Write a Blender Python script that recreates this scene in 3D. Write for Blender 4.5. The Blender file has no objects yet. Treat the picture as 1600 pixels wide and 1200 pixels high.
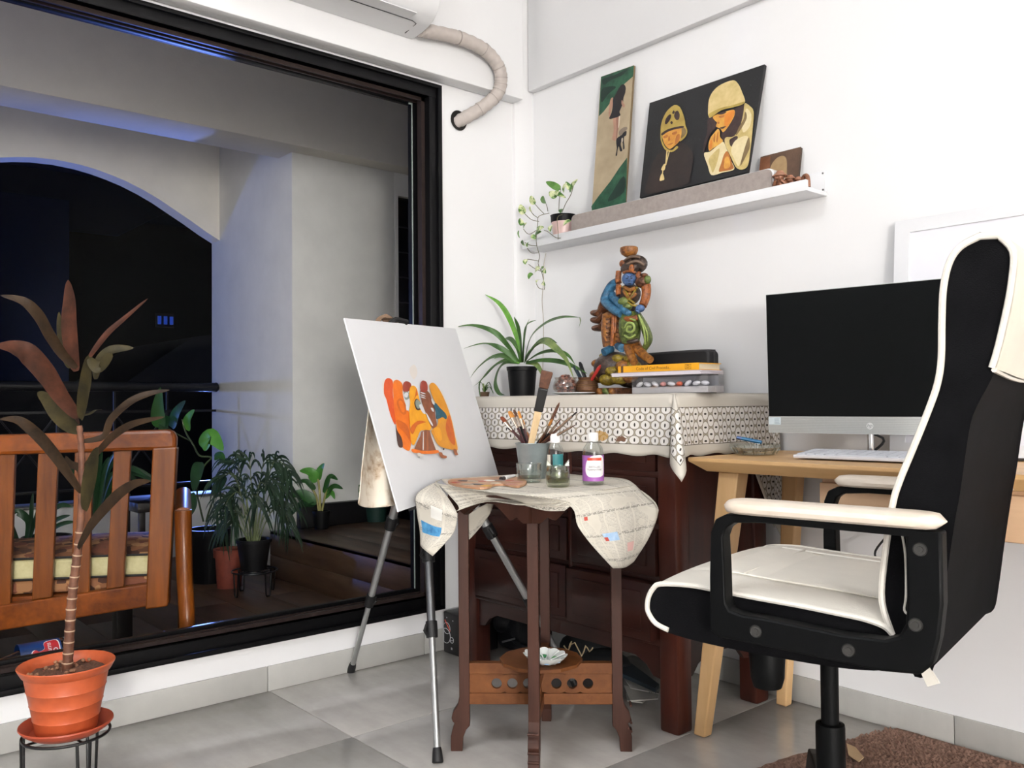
import bpy, bmesh, math, random
from mathutils import Vector, Matrix, noise
import numpy as np
random.seed(7)
S = bpy.context.scene
COL = S.collection

# ---------------------------------------------------------------- camera
FPX = 1364.466
YAW, PIT, ROL = 0.7119506, 0.02141186, -0.00857673
EYE = Vector((0, 0, 0.9))
FW = Vector((-math.cos(YAW)*math.cos(PIT), math.sin(YAW)*math.cos(PIT), math.sin(PIT)))
_r = FW.cross(Vector((0, 0, 1))).normalized()
_u = _r.cross(FW)
RT = _r*math.cos(ROL) + _u*math.sin(ROL)
UP = -_r*math.sin(ROL) + _u*math.cos(ROL)
cam = bpy.data.objects.new('camera', bpy.data.cameras.new('camera'))
COL.objects.link(cam)
cam.matrix_world = Matrix(((RT.x, UP.x, -FW.x, EYE.x), (RT.y, UP.y, -FW.y, EYE.y), (RT.z, UP.z, -FW.z, EYE.z), (0, 0, 0, 1)))
cam.data.sensor_fit = 'HORIZONTAL'
cam.data.sensor_width = 36
cam.data.lens = FPX/1600*36
cam.data.clip_start = 0.02
S.camera = cam

# ---------------------------------------------------------------- world, lights, exposure
S.view_settings.view_transform = 'Standard'
S.view_settings.look = 'None'
S.view_settings.gamma = 1
S.view_settings.use_curve_mapping = False
S.view_settings.exposure = -0.07
world = bpy.data.worlds.new('night')
S.world = world
world.use_nodes = True
bg = world.node_tree.nodes['Background']
bg.inputs[0].default_value = (0.12, 0.3, 1.0, 1)
bg.inputs[1].default_value = 0.0007

def light(name, kind, loc, energy, color=(1, 1, 1), target=None, **kw):
    l = bpy.data.lights.new(name, kind)
    l.energy = energy
    l.color = color
    for k, v in kw.items():
        setattr(l, k, v)
    o = bpy.data.objects.new(name, l)
    COL.objects.link(o)
    o.location = loc
    if target is not None:
        d = Vector(target) - Vector(loc)
        o.rotation_euler = d.to_track_quat('-Z', 'Y').to_euler()
    return o

# added fill light behind the camera for room and balcony, and the ceiling panel
light('room_fill_light', 'POINT', (4.6, -2.3, 1.15), 620, (1.0, 0.965, 0.915), shadow_soft_size=0.28)
light('ceiling_panel_light', 'AREA', (-0.95, -0.4, 2.95), 50, (0.93, 0.965, 1.0), (-0.95, -0.4, 0), shape='RECTANGLE', size=1.0, size_y=1.0)
# blue street light outside the balcony
light('street_light', 'SPOT', (-9.6, -1.9, 1.05), 300, (0.16, 0.3, 1.0), (-4.8, 1.6, 1.4), shadow_soft_size=0.06, spot_size=math.radians(75), spot_blend=0.3)
light('street_sign_light', 'SPOT', (-9.0, 3.54, 0.85), 720, (0.16, 0.28, 1.0), (-4.3, 1.0, 2.1), shadow_soft_size=0.05, spot_size=math.radians(70), spot_blend=0.3)

# ---------------------------------------------------------------- pixel rays (1600 x 1200 frame) to real positions
def ray(px, py):
    return FW + RT*((px-800)/FPX) + UP*((600-py)/FPX)
def onz(px, py, z=0.0):
    d = ray(px, py); return EYE + d*((z-EYE.z)/d.z)
def onx(px, py, x):
    d = ray(px, py); return EYE + d*(x/d.x)
def ony(px, py, y):
    d = ray(px, py); return EYE + d*(y/d.y)
def onpl(px, py, o, n):
    d = ray(px, py); o = Vector(o); n = Vector(n)
    return EYE + d*((o-EYE).dot(n)/d.dot(n))
def ondep(px, py, dep):
    return EYE + ray(px, py)*dep

# ---------------------------------------------------------------- materials
def lin(c):
    if isinstance(c, str):
        c = [int(c[i:i+2], 16) for i in (0, 2, 4)]
    out = []
    for v in c[:3]:
        v = v/255.0
        out.append(v/12.92 if v <= 0.04045 else ((v+0.055)/1.055)**2.4)
    return (*out, 1)
MATS = {}
class NT:
    def __init__(s, name):
        s.m = bpy.data.materials.new(name); s.m.use_nodes = True
        s.t = s.m.node_tree; s.n = s.t.nodes; s.l = s.t.links
        s.b = s.n['Principled BSDF']
        s.tc = s.n.new('ShaderNodeTexCoord')
    def new(s, typ, **kw):
        o = s.n.new(typ)
        for k, v in kw.items(): setattr(o, k, v)
        return o
    def link(s, a, b): s.l.new(a, b)
    def math(s, op, a, b=None, c=None):
        o = s.n.new('ShaderNodeMath'); o.operation = op
        for i, v in enumerate((a, b, c)):
            if v is None: continue
            if isinstance(v, (int, float)): o.inputs[i].default_value = v
            else: s.l.new(v, o.inputs[i])
        return o.outputs[0]
    def noise(s, scale, detail=3, rough=.55, stretch=None, coord='Object'):
        o = s.n.new('ShaderNodeTexNoise'); o.inputs['Scale'].default_value = scale
        o.inputs['Detail'].default_value = detail; o.inputs['Roughness'].default_value = rough
        v = s.tc.outputs[coord]
        if stretch:
            mp = s.n.new('ShaderNodeMapping'); mp.inputs['Scale'].default_value = stretch
            s.l.new(v, mp.inputs[0]); v = mp.outputs[0]
        s.l.new(v, o.inputs['Vector']); return o.outputs['Fac']
    def ramp(s, fac, stops):
        o = s.n.new('ShaderNodeValToRGB'); e = o.color_ramp.elements
        while len(e) < len(stops): e.new(.5)
        for i, (p, c) in enumerate(stops):
            e[i].position = p; e[i].color = c
        s.l.new(fac, o.inputs[0]); return o.outputs[0]
    def mix(s, fac, a, b):
        o = s.n.new('ShaderNodeMix'); o.data_type = 'RGBA'
        for i, v in ((0, fac), (6, a), (7, b)):
            if isinstance(v, (int, float, tuple)): o.inputs[i].default_value = v
            else: s.l.new(v, o.inputs[i])
        return o.outputs[2]
    def bump(s, h, strength=.2, dist=.01):
        o = s.n.new('ShaderNodeBump'); o.inputs['Strength'].default_value = strength
        o.inputs['Distance'].default_value = dist
        s.l.new(h, o.inputs['Height']); s.l.new(o.outputs[0], s.b.inputs['Normal'])
def mat(name, c, rough=.5, metal=0., var=.08, scale=18, bump=0., bscale=None, c2=None, stretch=None, emit=None, spec=None, coat=0, sheen=0, detail=4):
    if name in MATS: return MATS[name]
    k = NT(name); c = lin(c) if not (isinstance(c, tuple) and len(c) == 4) else c
    k.b.inputs['Roughness'].default_value = rough
    k.b.inputs['Metallic'].default_value = metal
    if spec is not None: k.b.inputs['Specular IOR Level'].default_value = spec
    if coat: k.b.inputs['Coat Weight'].default_value = coat; k.b.inputs['Coat Roughness'].default_value = .12
    if sheen: k.b.inputs['Sheen Weight'].default_value = sheen
    f = k.noise(scale, detail, .6, stretch)
    if c2 is None:
        a = tuple(max(0, v*(1-var)) for v in c[:3])+(1,); b2 = tuple(min(1, v*(1+var)) for v in c[:3])+(1,)
    else:
        a, b2 = c, lin(c2)
    k.link(k.ramp(f, [(.3, a), (.7, b2)]), k.b.inputs['Base Color'])
    if bump:
        k.bump(k.noise(bscale or scale*4, 4, .6, stretch), bump, .004)
    if emit:
        k.b.inputs['Emission Color'].default_value = lin(emit[0]); k.b.inputs['Emission Strength'].default_value = emit[1]
    MATS[name] = k.m
    return k.m
def wood(name, c1, c2, axis='X', scale=6, rough=.4, coat=0, bump=.05, ratio=12):
    if name in MATS: return MATS[name]
    k = NT(name)
    st = {'X': (1, ratio, ratio), 'Y': (ratio, 1, ratio), 'Z': (ratio, ratio, 1)}[axis]
    f = k.noise(scale, 6, .65, st); g = k.noise(scale*.35, 2, .5, tuple(v*.6 for v in st))
    h = k.math('ADD', k.math('MULTIPLY', f, .6), k.math('MULTIPLY', g, .4))
    k.link(k.ramp(h, [(.35, lin(c1)), (.65, lin(c2))]), k.b.inputs['Base Color'])
    k.b.inputs['Roughness'].default_value = rough
    if coat: k.b.inputs['Coat Weight'].default_value = coat; k.b.inputs['Coat Roughness'].default_value = .15
    if bump: k.bump(f, bump, .002)
    MATS[name] = k.m
    return k.m
def clear(name, tint=(1, 1, 1), refl=.12, rough=.02):
    if name in MATS: return MATS[name]
    k = NT(name)
    tr = k.new('ShaderNodeBsdfTransparent'); tr.inputs[0].default_value = (*tint, 1)
    gl = k.new('ShaderNodeBsdfGlossy'); gl.inputs['Roughness'].default_value = rough
    fr = k.new('ShaderNodeLayerWeight'); fr.inputs[0].default_value = .25
    mx = k.new('ShaderNodeMixShader')
    k.link(k.math('MULTIPLY', k.math('ADD', fr.outputs['Facing'], .15), refl*2.4), mx.inputs[0])
    k.link(tr.outputs[0], mx.inputs[1]); k.link(gl.outputs[0], mx.inputs[2])
    k.link(mx.outputs[0], k.n['Material Output'].inputs['Surface'])
    MATS[name] = k.m
    return k.m

# ---------------------------------------------------------------- mesh building
def catmull(pts, n=6, closed=False):
    P = [Vector(p) for p in pts]; out = []; m = len(P)
    rng = range(m if closed else m-1)
    for i in rng:
        if closed: a, b, c, d = P[i-1], P[i], P[(i+1) % m], P[(i+2) % m]
        else: a, b, c, d = P[max(i-1, 0)], P[i], P[i+1], P[min(i+2, m-1)]
        for k in range(n):
            t = k/n
            out.append(.5*((2*b)+(c-a)*t+(2*a-5*b+4*c-d)*t*t+(3*b-a-3*c+d)*t**3))
    if not closed: out.append(P[-1])
    return out
def frame_of(d):
    d = d.normalized(); a = Vector((0, 0, 1)) if abs(d.z) < .9 else Vector((1, 0, 0))
    u = d.cross(a).normalized(); return u, u.cross(d).normalized()
class MB:
    """collects shapes; build() links them as ONE mesh object"""
    def __init__(s, xf=None):
        s.v = []; s.f = []; s.mi = []; s.uv = {}; s.xf = xf
        s.m = 0
    def add(s, vs, fs):
        o = len(s.v)
        for p in vs:
            p = Vector(p); s.v.append(s.xf @ p if s.xf else p)
        for f in fs:
            s.f.append(tuple(i+o for i in f)); s.mi.append(s.m)
        return s
    def box(s, a, b, bev=0.0, M=None):
        x0, x1 = sorted((a[0], b[0])); y0, y1 = sorted((a[1], b[1])); z0, z1 = sorted((a[2], b[2]))
        if bev <= 0:
            vs = [(x, y, z) for z in (z0, z1) for x, y in ((x0, y0), (x1, y0), (x1, y1), (x0, y1))]
            fs = [(3, 2, 1, 0), (4, 5, 6, 7), (0, 1, 5, 4), (1, 2, 6, 5), (2, 3, 7, 6), (3, 0, 4, 7)]
        else:
            t = min(bev, (x1-x0)*.49, (y1-y0)*.49, (z1-z0)*.49)
            bm = bmesh.new()
            bmesh.ops.create_cube(bm, size=1)
            for w in bm.verts:
                w.co = Vector(((x0+x1)/2+w.co.x*(x1-x0), (y0+y1)/2+w.co.y*(y1-y0), (z0+z1)/2+w.co.z*(z1-z0)))
            bmesh.ops.bevel(bm, geom=bm.edges[:], offset=t, segments=2, profile=.5, affect='EDGES')
            bm.verts.index_update()
            vs = [w.co.copy() for w in bm.verts]; fs = [[w.index for w in f.verts] for f in bm.faces]; bm.free()
        if M is not None: vs = [M @ Vector(p) for p in vs]
        return s.add(vs, fs)
    def lathe(s, c, prof, n=24, axis=(0, 0, 1), arc=None):
        """prof: (radius, height) list along axis from point c; open surface"""
        c = Vector(c); ax = Vector(axis).normalized()
        if abs(ax.z) > .999: u, w = Vector((1, 0, 0)), Vector((0, 1, 0))*(1 if ax.z > 0 else -1)
        else: u, w = frame_of(ax)
        vs = []; fs = []; m = len(prof)
        for r, h in prof:
            for k in range(n):
                a = 2*math.pi*k/n
                vs.append(c+ax*h+(u*math.cos(a)+w*math.sin(a))*max(r, 1e-5))
        for i in range(m-1):
            for k in range(n):
                k2 = (k+1) % n
                fs.append((i*n+k, i*n+k2, (i+1)*n+k2, (i+1)*n+k))
        return s.add(vs, fs)
    def cyl(s, a, b, r, r2=None, n=14, caps=True):
        a, b = Vector(a), Vector(b); r2 = r if r2 is None else r2; h = (b-a).length
        p = ([(0, 0)] if caps else [])+[(r, 0), (r2, h)]+([(0, h)] if caps else [])
        return s.lathe(a, p, n, b-a)
    def tube(s, pts, r, n=8, caps=True, smooth=0, flat=1.0):
        P = catmull(pts, smooth) if smooth else [Vector(p) for p in pts]
        m = len(P); R = r if callable(r) else (lambda t: r)
        vs = []; fs = []; pu = None
        for i, p in enumerate(P):
            d = (P[min(i+1, m-1)]-P[max(i-1, 0)])
            if d.length < 1e-9: d = Vector((0, 0, 1))
            d.normalize()
            if pu is None: u, w = frame_of(d)
            else:
                u = (pu-d*pu.dot(d)); u = u.normalized() if u.length > 1e-6 else frame_of(d)[0]; w = u.cross(d)
            pu = u; rr = R(i/(m-1))
            for k in range(n):
                a = 2*math.pi*k/n; vs.append(p+u*math.cos(a)*rr+w*math.sin(a)*rr*flat)
        for i in range(m-1):
            for k in range(n):
                k2 = (k+1) % n; fs.append((i*n+k, i*n+k2, (i+1)*n+k2, (i+1)*n+k))
        if caps: fs.append(tuple(range(n))[::-1]); fs.append(tuple((m-1)*n+k for k in range(n)))
        return s.add(vs, fs)
    def prism(s, outline, d, inset=0):
        """closed 3-D outline extruded by vector d"""
        O = [Vector(p) for p in outline]; d = Vector(d); n = len(O)
        vs = O+[p+d for p in O]
        fs = [tuple(range(n))[::-1], tuple(range(n, 2*n))]+[(i, (i+1) % n, n+(i+1) % n, n+i) for i in range(n)]
        return s.add(vs, fs)
    def ell(s, c, r, M=None, nu=14, nv=9):
        c = Vector(c); vs = []; fs = []
        if not hasattr(r, '__len__'): r = (r, r, r)
        vs.append(Vector((0, 0, -r[2])))
        for j in range(1, nv):
            t = math.pi*j/nv
            for k in range(nu):
                a = 2*math.pi*k/nu
                vs.append(Vector((r[0]*math.sin(t)*math.cos(a), r[1]*math.sin(t)*math.sin(a), -r[2]*math.cos(t))))
        vs.append(Vector((0, 0, r[2])))
        for k in range(nu):
            fs.append((0, 1+(k+1) % nu, 1+k))
            for j in range(nv-2):
                a, b = 1+j*nu+k, 1+j*nu+(k+1) % nu; fs.append((a, b, b+nu, a+nu))
            fs.append((len(vs)-1, 1+(nv-2)*nu+k, 1+(nv-2)*nu+(k+1) % nu))
        vs = [c+(M @ p if M else p) for p in vs]
        return s.add(vs, fs)
    def grid(s, fn, nu, nv, uv=None, thick=0):
        """fn(i/nu, j/nv) -> point; one sheet"""
        vs = []; fs = []; o = len(s.v)
        for j in range(nv+1):
            for i in range(nu+1):
                vs.append(fn(i/nu, j/nv))
                if uv: s.uv[o+len(vs)-1] = uv(i/nu, j/nv)
        for j in range(nv):
            for i in range(nu):
                a = j*(nu+1)+i; fs.append((a, a+1, a+nu+2, a+nu+1))
        return s.add(vs, fs)
    def leaf(s, pts, width, up=(0, 0, 1), fold=.25, tip=.06, smooth=4, shape=None):
        """blade along pts, V-folded along its midrib"""
        P = catmull(pts, smooth); m = len(P); up = Vector(up); vs = []; fs = []
        sh = shape or (lambda t: math.sin(math.pi*min(1, .08+.92*t)**.75)**.8)
        for i, p in enumerate(P):
            d = (P[min(i+1, m-1)]-P[max(i-1, 0)]).normalized()
            sd = d.cross(up); sd = sd.normalized() if sd.length > 1e-4 else frame_of(d)[0]
            nn = sd.cross(d).normalized(); w = width*.5*max(tip, sh(i/(m-1)))
            vs += [p-sd*w+nn*w*fold, p, p+sd*w+nn*w*fold]
        for i in range(m-1):
            a = i*3; fs += [(a, a+1, a+4, a+3), (a+1, a+2, a+5, a+4)]
        return s.add(vs, fs)
    def build(s, name, mats, parent=None, base=None, smooth=True, solid=0, sub=0, bevel=0, auto=40):
        me = bpy.data.meshes.new(name)
        off = Vector((0, 0, 0))
        if parent is not None:
            q = parent
            while q is not None: off = off+Vector(q['_b']); q = q.parent
        elif base is not None: off = Vector(base)
        me.from_pydata([tuple(p-off) for p in s.v], [], s.f)
        if not isinstance(mats, (list, tuple)): mats = [mats]
        for m in mats: me.materials.append(m)
        me.polygons.foreach_set('material_index', s.mi)
        if s.uv:
            L = me.uv_layers.new(name='UVMap')
            for lp in me.loops:
                if lp.vertex_index in s.uv: L.data[lp.index].uv = s.uv[lp.vertex_index]
        bm = bmesh.new(); bm.from_mesh(me)
        if not s.uv and not solid: bmesh.ops.remove_doubles(bm, verts=bm.verts[:], dist=1e-6)
        bmesh.ops.recalc_face_normals(bm, faces=bm.faces[:]) if not solid and not s.uv else None
        if smooth:
            for f in bm.faces: f.smooth = True
            ca = math.radians(auto)
            for e in bm.edges:
                if len(e.link_faces) == 2 and e.calc_face_angle(0) > ca: e.smooth = False
        bm.to_mesh(me); bm.free(); me.update()
        o = bpy.data.objects.new(name, me); COL.objects.link(o)
        if parent is not None: o.parent = parent; o['_b'] = (0, 0, 0)
        else: o.location = off; o['_b'] = tuple(off)
        if bevel:
            b = o.modifiers.new('bevel', 'BEVEL'); b.width = bevel; b.segments = 2; b.limit_method = 'ANGLE'
        if sub:
            b = o.modifiers.new('subdivision', 'SUBSURF'); b.levels = sub; b.render_levels = sub
        if solid:
            b = o.modifiers.new('solidify', 'SOLIDIFY'); b.thickness = solid; b.offset = 0
        return o
def tag(o, label, cat, group=None):
    o['label'] = label; o['category'] = cat
    if group: o['group'] = group
    return o
def thing(name, base, label, cat, group=None):
    o = bpy.data.objects.new(name, None); COL.objects.link(o); o.location = Vector(base)
    o.empty_display_size = .05; o['_b'] = tuple(Vector(base))
    return tag(o, label, cat, group)
def struct(o):
    o['kind'] = 'structure'; return o
def dup(root, loc, label=None, rotz=None):
    r = root.copy(); COL.objects.link(r); r.location = loc
    if rotz is not None: r.rotation_euler = (0, 0, rotz)
    if label: r['label'] = label
    for ch in list(root.children):
        c = ch.copy(); COL.objects.link(c); c.parent = r
        for g in list(ch.children):
            d = g.copy(); COL.objects.link(d); d.parent = c
    return r
def text_mesh(body, size, align='CENTER', extrude=0.0):
    """outlines of lettering as (verts, faces) in the XY plane"""
    cu = bpy.data.curves.new('lettering', 'FONT'); cu.body = body; cu.size = size
    cu.align_x = align; cu.align_y = 'CENTER'; cu.extrude = extrude
    o = bpy.data.objects.new('lettering', cu); COL.objects.link(o)
    dg = bpy.context.evaluated_depsgraph_get(); dg.update()
    me = bpy.data.meshes.new_from_object(o.evaluated_get(dg))
    vs = [v.co.copy() for v in me.vertices]; fs = [tuple(p.vertices) for p in me.polygons]
    bpy.data.objects.remove(o); bpy.data.curves.remove(cu); bpy.data.meshes.remove(me)
    return vs, fs
def put_text(mb, body, size, o, ux, uy, align='CENTER', sx=1.0):
    vs, fs = text_mesh(body, size, align)
    o, ux, uy = Vector(o), Vector(ux).normalized(), Vector(uy).normalized()
    mb.add([o+ux*p.x*sx+uy*p.y for p in vs], fs)
class Paint:
    """flat painted shapes laid over each other on a board, in board coordinates (u right, v up, 0..1)"""
    def __init__(s, o, ux, uy, nrm, mb, step=.00012):
        s.o, s.ux, s.uy, s.n, s.mb, s.step = Vector(o), Vector(ux), Vector(uy), Vector(nrm).normalized(), mb, step
        s.k = 1
    def __call__(s, mi, pts, smooth=True, n=4):
        P = [Vector((p[0], p[1], 0)) for p in pts]
        if smooth: P = catmull(P, n, closed=True)
        s.mb.m = mi
        bm = bmesh.new()
        vs = [bm.verts.new(p) for p in P]
        es = [bm.edges.new((vs[i], vs[(i+1) % len(vs)])) for i in range(len(vs))]
        bmesh.ops.triangle_fill(bm, edges=es, use_beauty=True)
        bm.verts.index_update()
        d = s.n*s.step*s.k; s.k += 1
        s.mb.add([s.o+s.ux*w.co.x+s.uy*w.co.y+d for w in bm.verts], [[w.index for w in f.verts] for f in bm.faces])
        bm.free(); s.mb.m = 0

# ================================================================ SETTING
XL, YR = -2.604, 2.362            # faces of the window wall and of the long wall
XB, YB, ZC = 5.3, -2.9, 3.0     # unseen sides of the room
WALL = mat('wall_paint', 'e6e6e7', .55, var=.012, scale=3, bump=.03, bscale=60)
TRIM = mat('beam_paint', 'e6e6e7', .55, var=.012, scale=3, bump=.03, bscale=60)
def marble(name, c1, c2, rough, axis):
    k = NT(name)
    st = (1, 4, 1) if axis == 'X' else (4, 1, 1)
    f = k.noise(1.3, 6, .62, st); g = k.noise(24, 4, .6)
    h = k.math('ADD', k.math('MULTIPLY', f, .8), k.math('MULTIPLY', g, .2))
    k.link(k.ramp(h, [(.32, lin(c1)), (.68, lin(c2))]), k.b.inputs['Base Color'])
    k.b.inputs['Roughness'].default_value = rough
    return k.m
FLOOR = marble('vitrified_tile', 'a39f9a', 'bdb9b4', .16, 'X')
SKIRT = marble('skirting_tile', 'a8a7a3', 'b9b8b3', .25, 'Y')
GROUT = mat('grout', '6e6862', .9)
m = MB(); m.box((XL-.02, YB-.1, -.08), (XB+.1, YR+.02, -.004))
floor = struct(m.build('floor', GROUT, base=(0, 0, 0)))
tile_me = None
TW, TL = .595, 1.2
ys = [1.223-TL*k for k in range(-1, 5)]
xs = [-2.092+TW*k for k in range(-1, 14)]
for i, x0 in enumerate(xs):
    for y0 in ys:
        a, b = max(x0, XL), min(x0+TW, XB); c, d = max(y0-TL, YB), min(y0, YR)
        c, d = max(y0, YB), min(y0+TL, YR)
        if b-a < .02 or d-c < .02: continue
        q = MB(); g = .0012
        q.box((a+g, c+g, -.004), (b-g, d-g, 0), .0008)
        q.build('floor_tile', FLOOR, floor)
# window wall: sill, pier, head, and the beam over it
YW1, ZW0, ZW1 = 1.893, .161, 2.065
m = MB()
T = .16
m.box((XL-T, YB-.1, -.08), (XL, YW1, ZW0))
m.box((XL-T, YW1, -.08), (XL, YR+.16, ZC))
m.box((XL-T, YB-.1, ZW1), (XL, YW1, ZC))
m.box((XL-T, YB-.1, ZW0), (XL, -1.0, ZW1))
wall_left = struct(m.build('wall_left', WALL, base=(XL, 0, 0), smooth=False))
m = MB(); m.box((XL, YB, 2.086), (-2.536, 2.262, ZC), .008)
m.build('beam', TRIM, wall_left)
m = MB(); m.box((XL-.02, 2.262, -.01), (XL+.014, YR+.01, ZC), .012)
m.build('corner_pilaster', TRIM, wall_left)
m = MB(); m.box((XL-T, YR, -.08), (XB+.1, YR+.16, ZC))
wall_right = struct(m.build('wall_right', WALL, base=(0, YR, 0), smooth=False))
m = MB(); m.box((XL+.016, 2.33, 2.147), (XB, YR, ZC), .006)
m.build('beam', TRIM, wall_right)
m = MB(); m.box((XB, YB-.1, -.08), (XB+.1, YR+.1, ZC)); struct(m.build('wall_back', WALL, base=(XB, 0, 0), smooth=False))
m = MB(); m.box((XL-.1, YB-.1, -.08), (XB+.1, YB, ZC)); struct(m.build('wall_near', WALL, base=(0, YB, 0), smooth=False))
m = MB(); m.box((XL-T, YB-.1, ZC), (XB+.1, YR+.16, ZC+.1)); struct(m.build('ceiling', WALL, base=(0, 0, ZC), smooth=False))
# skirting, tile by tile
def skirting(name, p, ax, cuts, thick):
    root = None
    for a, b in zip(cuts[:-1], cuts[1:]):
        q = MB()
        if ax == 'Y': q.box((p, a+.001, 0), (p+thick, b-.001, .078), .002)
        else: q.box((a+.001, p-thick, 0), (b-.001, p, .078), .002)
        if root is None: root = struct(q.build(name, SKIRT, base=(p, a, 0) if ax == 'Y' else (a, p, 0)))
        else: q.build('skirting_tile', SKIRT, root)
skirting('baseboard_left', XL, 'Y', [YB, .62, 1.217, 1.815, 2.25], .009)
skirting('baseboard_right', YR, 'X', [XL+.016, -2.1, -1.5, -.985, -.385, .2, .8, 1.4, XB], .008)

# sliding window: black aluminium frame in the opening, inner sash, glass
ALU = mat('black_aluminium', '08080a', .42, spec=.22, var=.2, scale=40)
ALUB = mat('brown_anodised_track', '2b2220', .4, spec=.25, var=.25, scale=30)
m = MB(); X0, X1 = -2.598, -2.74; y0 = -1.02
for lo, hi in ((ZW0, .2), (2.027, ZW1)):
    m.box((X0, y0, lo), (X1, YW1, hi), .003)
m.box((X0, YW1-.04, .2), (X1, YW1, 2.027), .003); m.box((X0, y0, .2), (X1, y0+.05, 2.027), .003)
win = struct(m.build('window_1', ALU, base=(-2.6, .5, ZW0)))
m = MB()                                                             # raised outer lip round the frame
m.box((-2.603, y0, ZW0-.012), (-2.588, YW1+.012, ZW0+.004), .003); m.box((-2.603, y0, ZW1-.004), (-2.588, YW1+.012, ZW1+.01), .003)
m.box((-2.603, YW1-.006, ZW0), (-2.588, YW1+.012, ZW1), .003)
m.build('frame_lip', ALU, win)
m = MB()                                                             # track rails
for x in (-2.632, -2.66, -2.70):
    m.box((x-.004, y0, .2), (x+.004, YW1-.04, .212)); m.box((x-.004, y0, 2.013), (x+.004, YW1-.04, 2.027))
m.box((-2.655, YW1-.055, .2), (-2.628, YW1-.04, 2.027))
m.build('track_rail', ALUB, win)
m = MB()                                                             # sash round the pane
gy, gz0, gz1 = 1.833, .222, 2.012
m.box((-2.672, gy-.006, .205), (-2.694, gy+.02, 2.024), .002)
m.box((-2.672, y0+.05, .207), (-2.694, gy, gz0), .002); m.box((-2.672, y0+.05, gz1), (-2.694, gy, 2.024), .002)
m.build('sash', ALU, win)
m = MB(); m.box((-2.680, y0+.05, gz0), (-2.686, gy-.004, gz1))
m.build('glass_pane', clear('window_glass', (.995, 1, 1), .004, .0), win, smooth=False)
m = MB(); m.box((-2.671, gy-.007, gz0), (-2.6755, gy-.0045, gz1)); m.box((-2.671, gy-.02, gz1-.004), (-2.676, gy-.004, gz1+.002))
m.build('glass_edge', mat('glass_edge', '8d9690', .3), win)

# ---------------------------------------------------------------- balcony
BAL = mat('balcony_plaster', 'eee8dc', .8, var=.04, scale=5, bump=.12, bscale=90)
BALW = mat('balcony_wall_white', 'f0eee8', .75, var=.05, scale=4, bump=.08, bscale=80)
DECK = wood('deck_plank_wood', '3a291d', '644a36', 'X', 3.0, .45, ratio=7)
SEAM = mat('deck_seam', '120c08', .9)
m = MB(); m.box((-5.45, -1.2, -.1), (-2.765, 3.4, -.006)); bf = struct(m.build('floor_balcony', SEAM, base=(-4, 1, 0)))
yy = -1.17
while yy < 3.3:
    xx = -5.44 + (.35 if int(round(yy/.2)) % 2 else 0)
    for a, b in ((-5.44, xx+1.2), (xx+1.2, -2.77)):
        q = MB(); q.box((a+.001, yy+.001, -.006), (b-.001, yy+.199, 0), .001); q.build('floor_plank', DECK, bf)
    yy += .2
m = MB(); m.box((-5.45, -1.2, 2.72), (-2.765, 3.4, 2.82)); struct(m.build('ceiling_balcony', BAL, base=(-4, 1, 2.72), smooth=False))
m = MB(); m.box((-4.483, -1.2, 2.265), (-4.195, 3.4, 2.72), .004); struct(m.build('trim_1', BAL, base=(-4.3, 1, 2.265)))
# column on the right with its straight return
m = MB(); m.box((-5.43, 2.173, 0), (-4.324, 2.83, 2.72), .004)
struct(m.build('wall_column', BALW, base=(-4.324, 2.173, 0)))
m = MB(); m.box((-4.44, 2.83, 0), (-4.36, 3.4, 2.72)); dk = struct(m.build('window_2', mat('dark_void', '0a0a10', .25), base=(-4.36, 2.83, 0), smooth=False))
m = MB(); m.box((-4.36, 2.83, 2.13), (-4.325, 3.4, 2.265)); m.box((-4.36, 2.83, 0), (-4.318, 2.85, 2.15))
m.build('window_frame', BALW, dk, smooth=False)
m = MB()
for yk in (2.95, 3.15):
    m.box((-4.362, yk, .1), (-4.352, yk+.012, 2.1))
for k in range(12): m.box((-4.362, 2.86, .3+k*.15), (-4.354, 3.38, .306+k*.15))
m.build('window_grille', mat('dark_grille', '16171c', .4), dk)
# arched outer wall and its parapet
XA0, XA1 = -5.302, -5.43
half = [(2.18, 1.925), (2.087, 1.973), (1.995, 2.028), (1.902, 2.079), (1.80, 2.135), (1.715, 2.174), (1.62, 2.21), (1.536, 2.234), (1.45, 2.253), (1.365, 2.266), (1.25, 2.272)]
arch = [(a, b) for a, b in half]+[(2.5-a, b) for a, b in half[-2::-1]]
ring = [(2.18, 2.72)]+[(a, b) for a, b in arch]+[(.32, .36), (-1.2, .36), (-1.2, 2.72)]
m = MB()
n = len(arch)
vs = []; fs = []
for x in (XA0, XA1):
    vs += [(x, a, b) for a, b in arch]+[(x, a, 2.72) for a, b in arch]
for k in range(n-1):
    fs += [(k, k+1, n+k+1, n+k), (2*n+k, 3*n+k, 3*n+k+1, 2*n+k+1), (k, 2*n+k, 2*n+k+1, k+1), (n+k, n+k+1, 3*n+k+1, 3*n+k)]
m.add(vs, fs)
m.box((XA1, -1.2, 0), (XA0, .32, 2.72))
aw = struct(m.build('wall_arch', BAL, base=(XA0, 1.25, 0), auto=30))
m = MB(); m.box((-5.43, .32, 0), (-5.26, 2.173, .348)); m.build('parapet', BALW, aw, smooth=False)
m = MB(); m.box((-5.45, .32, .348), (-5.24, 2.173, .362), .004); m.build('parapet_coping', mat('coping_stone', '6a6660', .6), aw)
m = MB(); m.box((-5.45, -1.3, 0), (-2.765, -1.2, 2.72)); struct(m.build('wall_balcony', BALW, base=(-4, -1.25, 0), smooth=False))
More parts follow.
